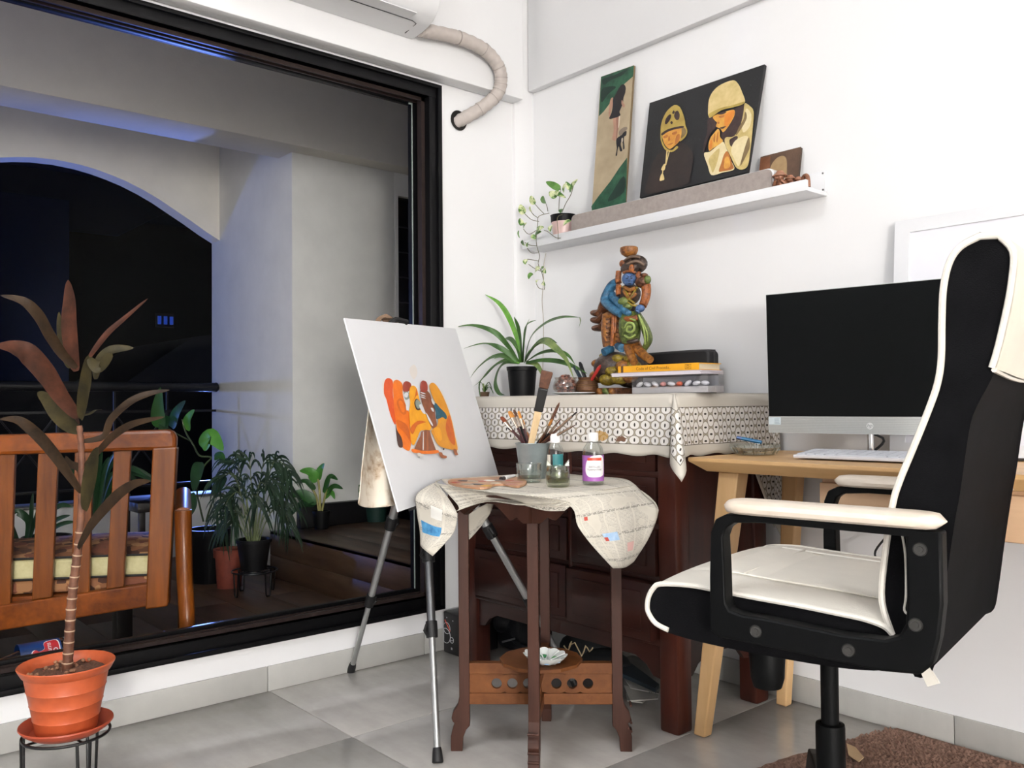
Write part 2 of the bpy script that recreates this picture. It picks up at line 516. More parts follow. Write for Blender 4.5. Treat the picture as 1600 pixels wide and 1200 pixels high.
# iron railing in the arch
IRON = mat('black_iron', '0b0b0d', .35, var=.2)
rail = thing('railing', (-5.36, 1.25, .362), 'black iron balcony railing with round top bar in the dark arch', 'railing')
m = MB(); zb = 1.012; m.cyl((-5.31, .30, zb), (-5.31, 2.150, zb), .028); m.ell((-5.31, 2.150, zb), (.03, .02, .03)); m.build('top_bar', IRON, rail)
m = MB(); m.box((-5.367, .31, .86), (-5.353, 2.17, .874)); m.build('mid_bar', IRON, rail)
m = MB(); m.box((-5.367, .31, .42), (-5.353, 2.17, .434)); m.build('bottom_bar', IRON, rail)
yk = .36
while yk < 2.17:
    q = MB(); q.box((-5.366, yk-.006, .362), (-5.354, yk+.006, zb)); q.build('baluster', IRON, rail)
    yk += .302
yk = .36
i = 0
while yk+.302 < 2.18:
    if i % 2 == 0:
        q = MB(); q.tube([(-5.36, yk, .434), (-5.36, yk+.302, .86)], .006, 6); q.tube([(-5.36, yk+.302, .434), (-5.36, yk, .86)], .006, 6)
        q.build('cross_bar', IRON, rail)
    yk += .302; i += 1
# raised wooden planter box in the corner of the balcony
box = struct(MB().box((-4.32, 2.05, 0), (-2.77, 2.83, .222)).build('trim_2', SEAM, base=(-3.5, 2.1, 0), smooth=False))
for a, b, mm in (((-4.32, 2.04, .002), (-2.77, 2.052, .112), 1), ((-4.32, 2.04, .114), (-2.77, 2.052, .236), 1)):
    q = MB(); q.box(a, b, .001); q.build('plank', DECK, box)
for k in range(4):
    q = MB(); q.box((-4.32, 2.04+k*.195, .222), (-2.77, 2.04+k*.195+.193, .236), .001); q.build('plank', DECK, box)
q = MB(); q.box((-4.322, 2.19, .236), (-4.27, 2.83, .36), .006); q.build('black_skirt', mat('black_plastic_trim', '101012', .4), box)

# ---------------------------------------------------------------- the dark street outside
def far_building(name, label, base, wall, roofm, boxes, wins, roof=None):
    t = thing(name, base, label, 'building', None)
    for a, b in boxes:
        q = MB(); q.box(a, b); q.build('wall', wall, t, smooth=False)
    for a, b, gm in wins:
        q = MB(); q.box(a, b); w = q.build('window', mat('far_window_frame', '15171f', .5), t, smooth=False)
        dx = .05; q = MB()
        ny = 3
        for k in range(ny):
            y0_, y1_ = a[1]+(b[1]-a[1])*k/ny+.04, a[1]+(b[1]-a[1])*(k+1)/ny-.04
            q.box((b[0], y0_, a[2]+.08), (b[0]+dx, y1_, b[2]-.08))
        q.build('pane', gm, w, smooth=False)
    if roof is not None:
        q = MB(); q.prism(roof[0], roof[1]); q.build('roof', roofm, t, smooth=False)
    return t
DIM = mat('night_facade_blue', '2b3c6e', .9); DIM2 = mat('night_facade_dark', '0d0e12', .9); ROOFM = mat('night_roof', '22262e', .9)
BLUEWIN = mat('lit_blue_window', '203a8a', .5, emit=('2a50c8', .45)); DARKWIN = mat('unlit_window', '0a0c12', .3)
g = MB(); g.box((-45, -25, -6.2), (-5.7, 40, -6)); struct(g.build('floor_street', mat('street', '22242a', .9), base=(-20, 0, -6), smooth=False))
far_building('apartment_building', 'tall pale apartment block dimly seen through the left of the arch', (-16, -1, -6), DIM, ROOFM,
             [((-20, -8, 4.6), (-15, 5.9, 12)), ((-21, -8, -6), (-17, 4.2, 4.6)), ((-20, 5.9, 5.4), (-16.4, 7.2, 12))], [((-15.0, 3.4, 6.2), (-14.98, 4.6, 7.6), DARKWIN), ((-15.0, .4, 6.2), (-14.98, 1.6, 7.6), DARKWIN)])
bw0, bw1 = onx(243, 511, -24), onx(271, 491, -24)
far_building('dark_building', 'black unlit building with one blue lit window beyond the railing', (-26, 8, -6), DIM2, ROOFM,
             [((-30, -6, -6), (-24, 22, 5.8))], [((-24.0, bw0.y, bw0.z), (-23.95, bw1.y, bw1.z), BLUEWIN)])
far_building('low_house', 'low dark house with sloping roof seen behind the railing', (-14, 4.5, -6), DIM2, ROOFM,
             [((-15.5, 2.3, -6), (-12.6, 8.2, onx(300, 600, -12.5).z))], [((-12.6, 5.75, .2), (-12.58, 6.15, 1.0), DARKWIN)],
             ([onx(x_, y_, -12.5) for x_, y_ in ((190, 603), (250, 560), (300, 527), (345, 521), (345, 612))], (-3, 0, 0)))

# ================================================================ ON THE WALLS
WHITE = mat('white_lacquer', 'dcdde0', .35, var=.01)
WPLAS = mat('white_plastic', 'd8d8d9', .3, var=.01)
# air conditioner on the window wall
ac = thing('air_conditioner', (-2.45, 1.35, 2.3), 'white wall air conditioner on the beam above the big window', 'air conditioner')
Y0, Y1 = .90, 1.736
prof = [(-2.536, 2.183), (-2.47, 2.186), (-2.426, 2.197), (-2.395, 2.213), (-2.372, 2.24), (-2.358, 2.28), (-2.352, 2.34), (-2.352, 2.43), (-2.358, 2.468), (-2.375, 2.48), (-2.536, 2.482)]
prof = [prof[0]]+[tuple(p[:2]) for p in catmull([(a, b, 0) for a, b in prof[1:-2]], 3)]+prof[-2:]
m = MB(); m.prism([(a, Y0, b) for a, b in prof], (0, Y1-Y0, 0)); m.build('case', WPLAS, ac, auto=35, bevel=.004)
m = MB(); m.tube([(-2.5245+.0, Y0+.05, 2.1825), (-2.43, Y0+.05, 2.1955), (-2.43, Y1-.07, 2.1955), (-2.437, Y1-.05, 2.1935), (-2.505, Y1-.05, 2.183)], .0016, 6)
m.build('flap_seam', mat('dark_seam', '3a3a3c', .6), ac)
m = MB(); m.box((-2.425, Y0+.03, 2.1958), (-2.374, Y1-.09, 2.199)); m.build('louver', WPLAS, ac)
m = MB(); m.box((-2.3522, Y1-.06, 2.30), (-2.350, Y1-.045, 2.305)); m.build('indicator', mat('grey_led', '9a9aa0', .4), ac)
# wrapped pipe bending into the wall
pp = thing('air_conditioner_pipe', (-2.51, 1.75, 2.21), 'grey tape-wrapped pipe curving from air conditioner into wall hole', 'pipe')
path = [(-2.49, 1.735, 2.205), (-2.495, 1.79, 2.213), (-2.497, 1.92, 2.225), (-2.498, 2.03, 2.213), (-2.503, 2.10, 2.175), (-2.508, 2.122, 2.128), (-2.525, 2.118, 2.075), (-2.56, 2.07, 2.02), (-2.60, 2.005, 1.972), (-2.63, 1.98, 1.955)]
m = MB(); m.tube(path, lambda t: .0245+.0012*math.sin(t*170), 14, smooth=14)
m.build('wrap', mat('pipe_wrap_tape', 'b7aea8', .6, var=.07, scale=26, bump=.35, bscale=60), pp)
m = MB()
for t in (.22, .34, .47, .55, .6, .65, .7, .8):
    P = catmull(path, 14); i = int(t*(len(P)-1)); a = P[i]; d = (P[i+1]-P[i-1]).normalized()
    m.tube([a-d*.001, a+d*.001], .0262, 14)
o_ = m.build('tape_edge', mat('tape_edge', '9d948f', .6), pp); o_['kind'] = 'stuff'
m = MB(); m.lathe((XL+.001, 1.99, 1.965), [(.001, .0), (.036, .0), (.038, .003), (.034, .004), (.03, -.02)], 20, (1, 0, 0))
m.build('wall_hole', mat('hole_dark', '1a1613', .9), pp)

# picture ledge
sh = thing('wall_shelf', (-1.92, YR, 1.496), 'long white picture ledge on wall above the chest of drawers', 'shelf')
xa, xb = -2.535, -1.318
m = MB(); m.box((xa+.001, 2.25, 1.496), (xb-.001, YR-.001, 1.508), .001); m.build('board', WHITE, sh)
m = MB(); m.box((xa, YR-.013, 1.508), (xb, YR-.001, 1.569), .001); m.build('back_panel', WHITE, sh)
m = MB(); m.box((xa, 2.2455, 1.4958), (xb, 2.258, 1.527), .001); m.build('lip', WHITE, sh)
for z in (1.514, 1.562):
    m = MB(); m.lathe((xb-.006, YR-.0135, z), [(.0, .0012), (.003, .001), (.003, 0)], 10, (0, -1, 0)); m.build('screw', mat('grey_screw', '8a8a8a', .4, 1), sh)
# sound bar
sb = thing('soundbar', (-1.86, 2.30, 1.508), 'long white speaker bar with grey fabric front lying along the wall ledge', 'speaker')
xa, xb = -2.284, -1.436
def rrect(x0, x1, z0, z1, r, y, n=6):
    o = []
    for cx, cz, a0 in ((x1-r, z0+r, -90), (x1-r, z1-r, 0), (x0+r, z1-r, 90), (x0+r, z0+r, 180)):
        for k in range(n+1):
            a = math.radians(a0+90*k/n); o.append((cx+r*math.cos(a), y, cz+r*math.sin(a)))
    return o
m = MB(); m.prism(rrect(xa, xb, 1.509, 1.590, .02, 2.268), (0, .066, 0)); m.build('case', WPLAS, sb, bevel=.002)
m = MB(); m.prism(rrect(xa+.004, xb-.004, 1.511, 1.587, .018, 2.263), (0, .005, 0))
m.build('grille', mat('grey_grille_fabric', '9b918c', .9, var=.12, scale=60, bump=.3, bscale=900), sb)

# canvases leaning on the wall
def board(name, label, tl, tr, bl, br, thick, edge, cats='painting'):
    tl, tr, bl, br = map(Vector, (tl, tr, bl, br))
    n = (tr-tl).cross(bl-tl).normalized()
    if n.y > 0: n = -n
    t = thing(name, (bl+br)/2, label, cats, 'paintings on the wall ledge')
    m = MB(); m.prism([bl, br, tr, tl], -n*thick); m.build('canvas', edge, t, smooth=False)
    q = MB(); return t, q, n, bl, br-bl, tl-bl
BLK = mat('paint_black', '131417', .45, var=.25, scale=14, bump=.15, bscale=120)
EDGE = mat('dark_canvas_edge', '1b1a1c', .6)
class PX:
    """shapes traced in the 1600 x 1200 frame and laid flat on a picture's own plane"""
    def __init__(s, q, o, n):
        s.n = Vector(n).normalized(); s.o = Vector(o); s.e1 = s.n.cross(Vector((0, 0, 1))).normalized(); s.e2 = s.n.cross(s.e1); s.k = 1; s.q = q
    def flat(s, p):
        r = onpl(p[0], p[1], s.o, s.n)-s.o; return (r.dot(s.e1), r.dot(s.e2))
    def __call__(s, mi, pts, smooth=True, n=4):
        P_ = Paint(s.o, s.e1, s.e2, s.n, s.q, .00003); P_.k = s.k; P_(mi, [s.flat(p) for p in pts], smooth, n); s.k += 1
def X3(l): return [(800+a/4, b/4) for a, b in l]
def leaning(name, label, px, yt, zt, yb, zb, thick, edge):
    n = Vector((0, -(zt-zb), -(yb-yt))).normalized(); n = n if n.y < 0 else -n
    o = Vector((0, yb, zb)); c = [onpl(x, y, o, n) for x, y in px]
    t, q, n2, bl, ux, uy = board(name, label, c[0], c[1], c[3], c[2], thick, edge)
    return t, q, n, c
# tall narrow picture: figure and dog on a path
corn = ((939, 120), (990, 102), (976, 315.5), (924.5, 329))
t, q, n, c = leaning('tall_painting', 'tall narrow painting of a woman with a small dog on a path, leaning above ledge', corn, 2.347, 2.102, 2.290, 1.5925, .010, mat('canvas_edge', '6e5c42', .7))
P = PX(q, c[3], n)
pm = [mat('tall_sand', '9a8a70', .55, var=.08, scale=9, c2='b3a286'), mat('tall_green', '153a2a', .55, var=.3, scale=26, c2='2f6045'), mat('tall_dark_hair', '1a1416', .5), mat('tall_dress', '14131a', .5),
      mat('tall_skin', 'a9806c', .5, var=.12), mat('tall_shadow_paint', '7d7062', .55), mat('tall_pale', 'c9bda8', .5), mat('tall_darkgreen', '0f2a22', .55, var=.3), mat('tall_skin_deep', '8c6556', .5)]
P(0, corn, False)
P(1, X3([(557, 480), (762, 409), (756, 478), (725, 505), (690, 535), (650, 590), (612, 645), (575, 695), (543, 727)]), False)
P(7, X3([(565, 495), (640, 470), (720, 430), (690, 470), (620, 500), (575, 530)])); P(7, X3([(560, 560), (610, 540), (650, 545), (600, 590), (560, 640)])); P(1, X3([(720, 984), (712, 1268), (500, 1314), (496, 1290), (542, 1225), (616, 1132), (670, 1050)]), False)
P(7, X3([(640, 1180), (700, 1100), (700, 1200), (600, 1260)]))
P(5, X3([(668, 825), (690, 800), (716, 793), (720, 808), (695, 830), (675, 850)]))
P(4, X3([(632, 742), (652, 738), (653, 790), (650, 860), (646, 880), (630, 875), (627, 860), (636, 810)])); P(8, X3([(652, 735), (675, 726), (673, 770), (662, 820), (656, 868), (650, 860), (654, 800)])); P(6, X3([(668, 730), (676, 726), (672, 775), (664, 800)]))
P(4, X3([(616, 622), (632, 612), (630, 660), (617, 700), (622, 725), (629, 737), (612, 745), (605, 715), (606, 680)]))
P(3, X3([(632, 618), (655, 592), (690, 600), (694, 640), (680, 680), (672, 700), (677, 722), (640, 738), (608, 742), (622, 705), (630, 660)]))
P(2, X3([(640, 615), (655, 575), (680, 535), (698, 527), (711, 545), (708, 580), (698, 610), (692, 650), (676, 672), (660, 650)]))
P(4, X3([(688, 625), (697, 645), (706, 658), (702, 671), (693, 668), (684, 645)]))
P(3, X3([(654, 868), (676, 850), (690, 846), (684, 880), (680, 905), (690, 940), (676, 945), (668, 915), (660, 940), (657, 970), (648, 972), (655, 930), (652, 895)])); P(3, X3([(684, 850), (700, 826), (716, 820), (714, 845), (702, 855), (700, 880), (704, 925), (695, 933), (693, 895), (684, 890)])); P(6, X3([(685, 868), (693, 862), (692, 885), (686, 892)]))
q.build('painted_image', pm, t, smooth=False)
# large dark picture of two children
corn = ((1015, 161), (1194.5, 100.5), (1167.5, 268.5), (999.5, 309))
t, q, n, c = leaning('large_painting', 'large dark painting of two children in pale hats, leaning above ledge', corn, 2.347, 1.942, 2.280, 1.5925, .012, EDGE)
P = PX(q, c[3], n)
pm = [BLK, mat('big_hat_yellow', '9a8440', .5, var=.16, scale=30, c2='b8a04e'), mat('big_hat_cream', 'c4ad70', .5, c2='d8c28a', scale=40), mat('big_face_orange', 'c08236', .5, c2='dca94a', scale=40),
      mat('big_brown_coat', '211a18', .55, c2='322723', scale=18), mat('big_coat_yellow', 'b09a5c', .5, c2='d2bd80', scale=30), mat('big_hair', '2a1b1a', .5, c2='43302e', scale=30), mat('big_shadow', '6b5638', .5, c2='84704a', scale=30),
      mat('big_skin_deep', '9a5a2a', .5, c2='b87436', scale=35), mat('big_star', '33373a', .6), mat('big_coat_light', 'd2c294', .5, c2='e0d2a8', scale=40), mat('big_orange', 'c8762a', .5, c2='d88a30', scale=40)]
P(0, corn, False)
rnd = random.Random(3); C0, C1, C2_, C3 = [Vector((a_, b_, 0)) for a_, b_ in corn]
for k in range(60):
    u, v = rnd.uniform(.03, .97), rnd.uniform(.05, .97); w_ = C3.lerp(C2_, u).lerp(C0.lerp(C1, u), v); r = rnd.uniform(.35, 1.1)
    P(9, [(w_.x-r, w_.y), (w_.x, w_.y-r), (w_.x+r, w_.y), (w_.x, w_.y+r)], False)
P(4, X3([(838, 1210), (856, 1110), (880, 1020), (920, 962), (965, 935), (1010, 930), (1050, 892), (1108, 920), (1135, 985), (1118, 1090), (1095, 1150), (960, 1190)]))
P(1, X3([(930, 838), (936, 770), (960, 712), (985, 680), (1018, 658), (1048, 668), (1068, 705), (1082, 750), (1086, 782), (1098, 820), (1085, 858), (1050, 885), (1058, 840), (1052, 800), (1000, 806), (950, 830), (940, 870), (962, 922), (1000, 940), (1030, 915), (1040, 925), (1000, 952), (958, 935), (934, 885)]))
P(7, X3([(1062, 806), (1080, 800), (1092, 830), (1070, 858), (1058, 860)]))
P(3, X3([(944, 846), (970, 828), (1015, 810), (1055, 800), (1062, 830), (1050, 880), (1012, 918), (985, 932), (958, 906), (945, 872)]))
P(6, X3([(936, 836), (970, 812), (1020, 796), (1070, 788), (1072, 800), (1020, 810), (975, 826), (942, 848)]))
P(8, X3([(948, 856), (972, 844), (975, 858), (955, 866)])); P(8, X3([(1003, 832), (1032, 822), (1030, 838), (1008, 844)])); P(8, X3([(984, 850), (992, 875), (980, 884), (978, 872)])); P(8, X3([(972, 905), (992, 897), (1012, 893), (994, 907)])); P(8, X3([(1030, 850), (1050, 840), (1046, 880), (1020, 905)]))
for l in ([(958, 770), (965, 742), (985, 718), (998, 722), (990, 750), (968, 778)], [(1016, 730), (1022, 702), (1038, 694), (1050, 715), (1046, 745), (1030, 752)], [(1004, 706), (1012, 692), (1020, 702), (1010, 715)], [(992, 768), (1000, 758), (1008, 768), (1000, 778)]): P(6, X3(l))
P(2, X3([(968, 942), (976, 944), (968, 1030), (960, 1030)]), False); P(2, X3([(984, 944), (990, 944), (966, 1035), (961, 1034)]), False); P(2, X3([(935, 1062), (950, 1030), (962, 1028), (956, 1064)])); P(2, X3([(925, 1128), (936, 1090), (948, 1092), (955, 1122), (940, 1130)])); P(2, X3([(943, 1062), (949, 1062), (945, 1095), (940, 1095)]), False)
P(6, X3([(1228, 735), (1265, 742), (1278, 795), (1250, 830), (1225, 880), (1200, 960), (1200, 900), (1222, 830)]))
P(6, X3([(1390, 690), (1455, 655), (1462, 690), (1448, 745), (1428, 795), (1392, 852), (1352, 885), (1322, 880), (1312, 835), (1348, 800), (1376, 755)]))
P(3, X3([(1262, 728), (1325, 704), (1388, 688), (1394, 720), (1372, 765), (1348, 802), (1322, 828), (1305, 806), (1278, 792), (1283, 768), (1266, 750)])); P(11, X3([(1340, 712), (1388, 692), (1390, 722), (1366, 768), (1340, 800), (1330, 770)]))
P(6, X3([(1290, 716), (1318, 702), (1345, 702), (1320, 716)])); P(8, X3([(1296, 730), (1330, 720), (1325, 734), (1304, 738)])); P(6, X3([(1300, 802), (1318, 795), (1340, 790), (1322, 806)])); P(8, X3([(1284, 768), (1300, 764), (1296, 778)]))
P(2, X3([(1228, 700), (1234, 625), (1262, 570), (1310, 530), (1384, 504), (1418, 528), (1442, 580), (1460, 634), (1440, 656), (1380, 674), (1310, 692), (1246, 736), (1232, 728)])); P(1, X3([(1236, 712), (1310, 676), (1380, 660), (1455, 636), (1442, 656), (1380, 674), (1310, 692), (1246, 736)]))
P(5, X3([(1458, 648), (1490, 665), (1513, 700), (1508, 800), (1492, 950), (1472, 1046), (1412, 1056), (1372, 985), (1336, 905), (1338, 862), (1392, 852), (1432, 780), (1450, 700)]))
P(10, X3([(1470, 680), (1500, 720), (1490, 790), (1450, 830), (1440, 780), (1456, 720)])); P(7, X3([(1462, 700), (1470, 740), (1440, 800), (1402, 850), (1420, 800), (1448, 750)])); P(6, X3([(1362, 880), (1372, 868), (1404, 852), (1414, 866), (1384, 918), (1366, 908)]))
P(10, X3([(1400, 880), (1470, 850), (1484, 900), (1450, 960), (1420, 1040), (1390, 990), (1372, 940)])); P(7, X3([(1482, 860), (1490, 920), (1462, 985), (1430, 1040), (1448, 960)]))
P(10, X3([(1203, 962), (1240, 950), (1300, 902), (1326, 890), (1346, 935), (1372, 1005), (1392, 1060), (1320, 1080), (1250, 1096), (1226, 1035)])); P(5, X3([(1232, 1000), (1262, 960), (1300, 930), (1290, 1000), (1260, 1080), (1245, 1050)])); P(8, X3([(1330, 965), (1352, 950), (1378, 1020), (1386, 1056), (1318, 1074), (1296, 1070), (1312, 1020)])); P(3, X3([(1335, 990), (1358, 985), (1368, 1040), (1330, 1055)]))
P(3, X3([(1236, 945), (1232, 905), (1245, 862), (1268, 832), (1290, 808), (1302, 822), (1304, 858), (1322, 882), (1298, 905), (1262, 928)])); P(8, X3([(1262, 880), (1268, 840), (1274, 842), (1270, 890)])); P(8, X3([(1280, 880), (1288, 830), (1294, 836), (1288, 890)])); P(11, X3([(1236, 930), (1244, 880), (1256, 885), (1252, 925)]))
q.build('painted_image', pm, t, smooth=False)
# small brown picture
t, q, n, o, ux, uy = board('small_painting', 'small brown painting of a pale domed shape behind the carved figurines on ledge',
    (-1.530, 2.346, 1.655), (-1.391, 2.346, 1.653), (-1.530, 2.318, 1.510), (-1.391, 2.318, 1.510), .008, mat('brown_edge', '3c2d22', .7))
P = Paint(o, ux, uy, n, q)
pm = [mat('small_brown', '4c382b', .6, c2='664d3c', scale=20), mat('small_tan', '8e7250', .6, c2='a58a64', scale=30), mat('small_pale', 'b0a083', .6), mat('small_rust', '6b4128', .6, c2='83553a', scale=30)]
P(0, [(0, 0), (1, 0), (1, 1), (0, 1)], False); P(3, [(0, 0), (.28, 0), (.26, .96), (0, .97)], False)
P(1, [(.26, .1), (.25, .5), (.30, .75), (.42, .88), (.56, .90), (.66, .82), (.70, .6), (.69, .2)]); P(2, [(.48, .1), (.46, .35), (.52, .52), (.62, .52), (.68, .38), (.66, .1)])
q.build('painted_image', pm, t, smooth=False)

# carved monkeys on the ledge
COP = mat('copper_brown_figurine', '6e4430', .38, .25, var=.25, scale=40, c2='9a6a50', bump=.2)
mk = thing('monkey_figurine', (-1.38, 2.285, 1.508), 'brown carved figurine of small monkeys in a row at ledge end', 'figurine')
def monkey(x, y, s, hat):
    q = MB(); q.ell((x, y, 1.509+.018*s), (.013*s, .013*s, .018*s)); q.ell((x-.003, y-.004, 1.509+.042*s), (.0115*s, .012*s, .013*s))
    q.ell((x-.006*s, y-.012*s, 1.509+.039*s), (.007*s, .006*s, .006*s))
    for d in (-1, 1):
        q.tube([(x+d*.011*s, y, 1.509+.03*s), (x+d*.017*s, y-.008*s, 1.509+.02*s), (x+d*.008*s, y-.016*s, 1.509+.03*s)], .0042*s, 6, smooth=3)
        q.ell((x+d*.009*s, y-.012*s, 1.509+.008*s), (.007*s, .011*s, .007*s)); q.ell((x+d*.0115*s, y-.002, 1.509+.043*s), (.003*s, .003*s, .004*s))
    q.build('monkey', COP, mk)
    if hat:
        q = MB(); q.lathe((x-.003, y-.004, 1.509+.046*s), [(.0, -.001), (.019*s, -.004*s), (.0195*s, -.002*s), (.012*s, .004*s), (.008*s, .010*s), (0, .012*s)], 14); q.build('hat', mat('hat_brown', '8a5a40', .45, c2='a4745a', scale=30), mk)
monkey(-1.412, 2.272, 1.15, True); monkey(-1.383, 2.28, .85, True); monkey(-1.361, 2.288, .72, True)
q = MB(); q.tube([(-1.355, 2.285, 1.535), (-1.343, 2.282, 1.547), (-1.332, 2.278, 1.541), (-1.329, 2.277, 1.512)], .0065, 8, smooth=4); q.build('monkey_arm', COP, mk)

# trailing pothos in a pink pot
po = thing('pothos_plant', (-2.39, 2.305, 1.508), 'variegated trailing pothos in pink pot at left end of ledge', 'potted plant')
pc = Vector((-2.365, 2.305, 1.509))
m = MB(); m.lathe(pc, [(0, 0), (.036, 0), (.046, .072), (.0425, .072), (.04, .066), (0, .066)], 26); m.build('pot', mat('pink_glaze', 'd7b9b4', .35, var=.05, scale=30), po)
m = MB(); m.lathe(pc, [(.041, .067), (.0475, .073), (.0485, .096), (.0505, .098), (.0465, .099), (.043, .085), (0, .083)], 26); m.build('nursery_pot', mat('black_pot_plastic', '0b0b0d', .5, spec=.2), po)
VAR = NT('variegated_leaf')
f = VAR.noise(38, 3, .6); VAR.link(VAR.ramp(f, [(.38, lin('3a6428')), (.46, lin('5f8a40')), (.51, lin('b9c58a')), (.62, lin('e4e6c0'))]), VAR.b.inputs['Base Color']); VAR.b.inputs['Roughness'].default_value = .4
VAR = VAR.m
LGREEN = mat('pothos_green', '3d6a2c', .4, c2='6f9a4c', scale=40)
STEM = mat('pothos_stem', '4e4a34', .6, c2='6d6746')
YP = 2.235
def pl(x, y, dy=0): return ony(x, y, YP+dy)
vines = [[(858, 333, .05), (842, 338, 0), (840, 350), (838, 372), (839, 385), (843, 400), (841, 412), (846, 424), (848, 432), (851, 447), (850, 453)],
         [(880, 335, .04), (871, 340), (872, 362), (872, 374)], [(878, 332, .05), (884, 318), (892, 304), (896, 290)], [(873, 330, .05), (874, 312), (876, 296), (872, 292)],
         [(850, 334, .05), (843, 327), (836, 319)], [(856, 330, .05), (855, 324), (853, 318)], [(842, 346), (830, 343), (820, 334)], [(840, 340), (834, 336), (830, 331)],
         [(838, 360), (826, 366), (818, 358)], [(838, 384), (828, 383), (820, 379)], [(840, 395), (830, 395), (824, 388)], [(842, 408), (832, 406), (824, 405)], [(846, 424), (836, 420), (826, 413)],
         [(876, 372), (868, 371), (856, 362), (850, 360)], [(848, 452), (842, 450), (838, 443)]]
m = MB()
for v in vines:
    m.tube([pl(p[0], p[1], p[2] if len(p) > 2 else 0) for p in v], .0013, 5, smooth=4)
m.build('stem', STEM, po)
heart = lambda t: (math.sin(math.pi*min(1, t**.62)))**.75
leaves = [((876, 296), (853, 284), 11), ((890, 300), (903, 280), 10), ((880, 300), (886, 286), 9), ((870, 308), (858, 300), 12), ((836, 319), (829, 306), 13), ((852, 318), (848, 306), 16), ((820, 334), (812, 320), 14), ((830, 331), (829, 322), 6),
          ((817, 352), (812, 341), 9), ((818, 358), (823, 348), 7), ((812, 372), (811, 360), 9), ((820, 384), (816, 375), 12), ((826, 378), (824, 386), 8), ((824, 405), (821, 413), 12), ((838, 362), (850, 355), 11), ((836, 368), (846, 362), 9), ((880, 326), (876, 333), 11),
          ((890, 345), (880, 353), 10), ((884, 350), (892, 345), 8), ((862, 352), (860, 362), 10), ((832, 427), (826, 436), 9), ((836, 424), (844, 419), 11), ((850, 420), (853, 427), 9), ((843, 437), (838, 442), 9), ((848, 440), (852, 446), 8), ((846, 424), (850, 417), 8), ((866, 300), (884, 309), 8), ((892, 296), (884, 284), 8), ((838, 372), (829, 369), 8)]
for i, (a, b, w) in enumerate(leaves):
    q = MB(); dd = .012*math.sin(i*2.1)
    A, B = pl(*a, dd), pl(*b, dd-.012); mid = (A+B)/2+Vector((0, -.004, .002))
    q.leaf([A, mid, B], w*.0024, up=(.25*math.sin(i), -1, .35), fold=.18, shape=heart, smooth=5); q.build('leaf', VAR if i % 5 else LGREEN, po)
# thin cable down the wall below the ledge
m = MB(); m.tube([ony(x, y, YR-.004) for x, y in ((853, 396), (850, 412), (849, 440), (847, 470), (849, 500), (849, 540), (848, 580), (848, 640))], .0016, 5, smooth=4)
tag(m.build('wall_cable', mat('cream_cable', 'b8b0a4', .6), base=(-2.48, YR, 1.0)), 'thin cream cable running down the wall below the pothos', 'cable')
# tall white framed board standing on the desk behind the monitor
fr = thing('framed_board', (-.7, 2.3, .749), 'large white framed board leaning on wall behind the black monitor', 'picture frame')
o = Vector((-1.108, 2.293, .751)); ux = Vector((.95, 0, 0)); uy = Vector((0, .055, .631)); n = Vector((0, -1, .087))
def onb(u, v, d=0): return o+ux*u+uy*v+n.normalized()*d
def slab(q, u0, u1, v0, v1, d0, d1):
    q.prism([onb(u0, v0, d0), onb(u1, v0, d0), onb(u1, v1, d0), onb(u0, v1, d0)], n.normalized()*(d1-d0))
q = MB(); slab(q, 0, 1, 0, 1, 0, .006); q.build('board', mat('board_white', 'e2e2e9', .6, var=.01), fr, smooth=False)
q = MB(); slab(q, 0, .042, 0, 1, .006, .011); slab(q, .958, 1, 0, 1, .006, .011); slab(q, .042, .958, .945, 1, .006, .011); slab(q, .042, .958, 0, .055, .006, .011); q.build('frame_moulding', WHITE, fr, smooth=False)
q = MB(); slab(q, 0, 1, -.0, .008, .0112, .0125); q.build('bottom_edge', mat('dark_edge_strip', '2b2523', .6), fr, smooth=False)

# ================================================================ CHEST OF DRAWERS AND ITS CLOTH
MAH = wood('dark_mahogany', '1f0f0c', '3a1d17', 'X', 2.4, .38, coat=.15, ratio=9)
MAHZ = wood('dark_mahogany_upright', '2c1410', '4e251b', 'Z', 2.4, .34, coat=.2, ratio=9)
ch = thing('chest_of_drawers', (-1.96, 2.09, 0), 'dark mahogany chest of drawers under the patterned cloth', 'chest')
cx0, cx1, cy0, cy1, cz = -2.43, -1.50, 1.872, 2.305, .916
m = MB(); m.box((cx0+.03, cy0+.02, .20), (cx1-.02, cy1-.01, .895)); m.build('carcass', MAH, ch, smooth=False)
m = MB(); m.box((cx0-.006, cy0-.008, .893), (cx1+.006, cy1, cz), .006); m.build('top', MAH, ch)
pw = .064
for px_, py_ in ((cx0, cy0), (cx1-pw, cy0), (cx0, cy1-pw), (cx1-pw, cy1-pw)):
    q = MB(); q.box((px_, py_, .0), (px_+pw, py_+pw, .893), .008); q.build('leg', MAHZ, ch)
rows = [(.705, .882, 0), (.562, .69, 0), (.418, .547, .004), (.245, .403, .028)]
for z0, z1, outy in rows:
    for a, b in ((cx0+pw+.004, -1.915), (-1.895, cx1-pw-.004)):
        o_ = outy if (a > -1.9 or outy < .02) else .010
        q = MB(); q.box((a, cy0-.002-o_, z0), (b, cy0+.02, z1), .003); dr = q.build('drawer', MAH, ch)
        q = MB(); q.box((a+.03, cy0-.0065-o_, z0+.025), (b-.03, cy0-.002-o_, z1-.025), .004); q.build('drawer_panel', MAH, dr)
m = MB()
for z in (.693, .55, .406, .232): m.box((cx0+pw-.01, cy0+.001, z-.003), (cx1-pw+.01, cy0+.024, z+.014), .002)
m.build('rail', MAH, ch)
m = MB(); m.box((-1.914, cy0+.0, .235), (-1.896, cy0+.02, .89), .002); m.build('divider', MAHZ, ch)
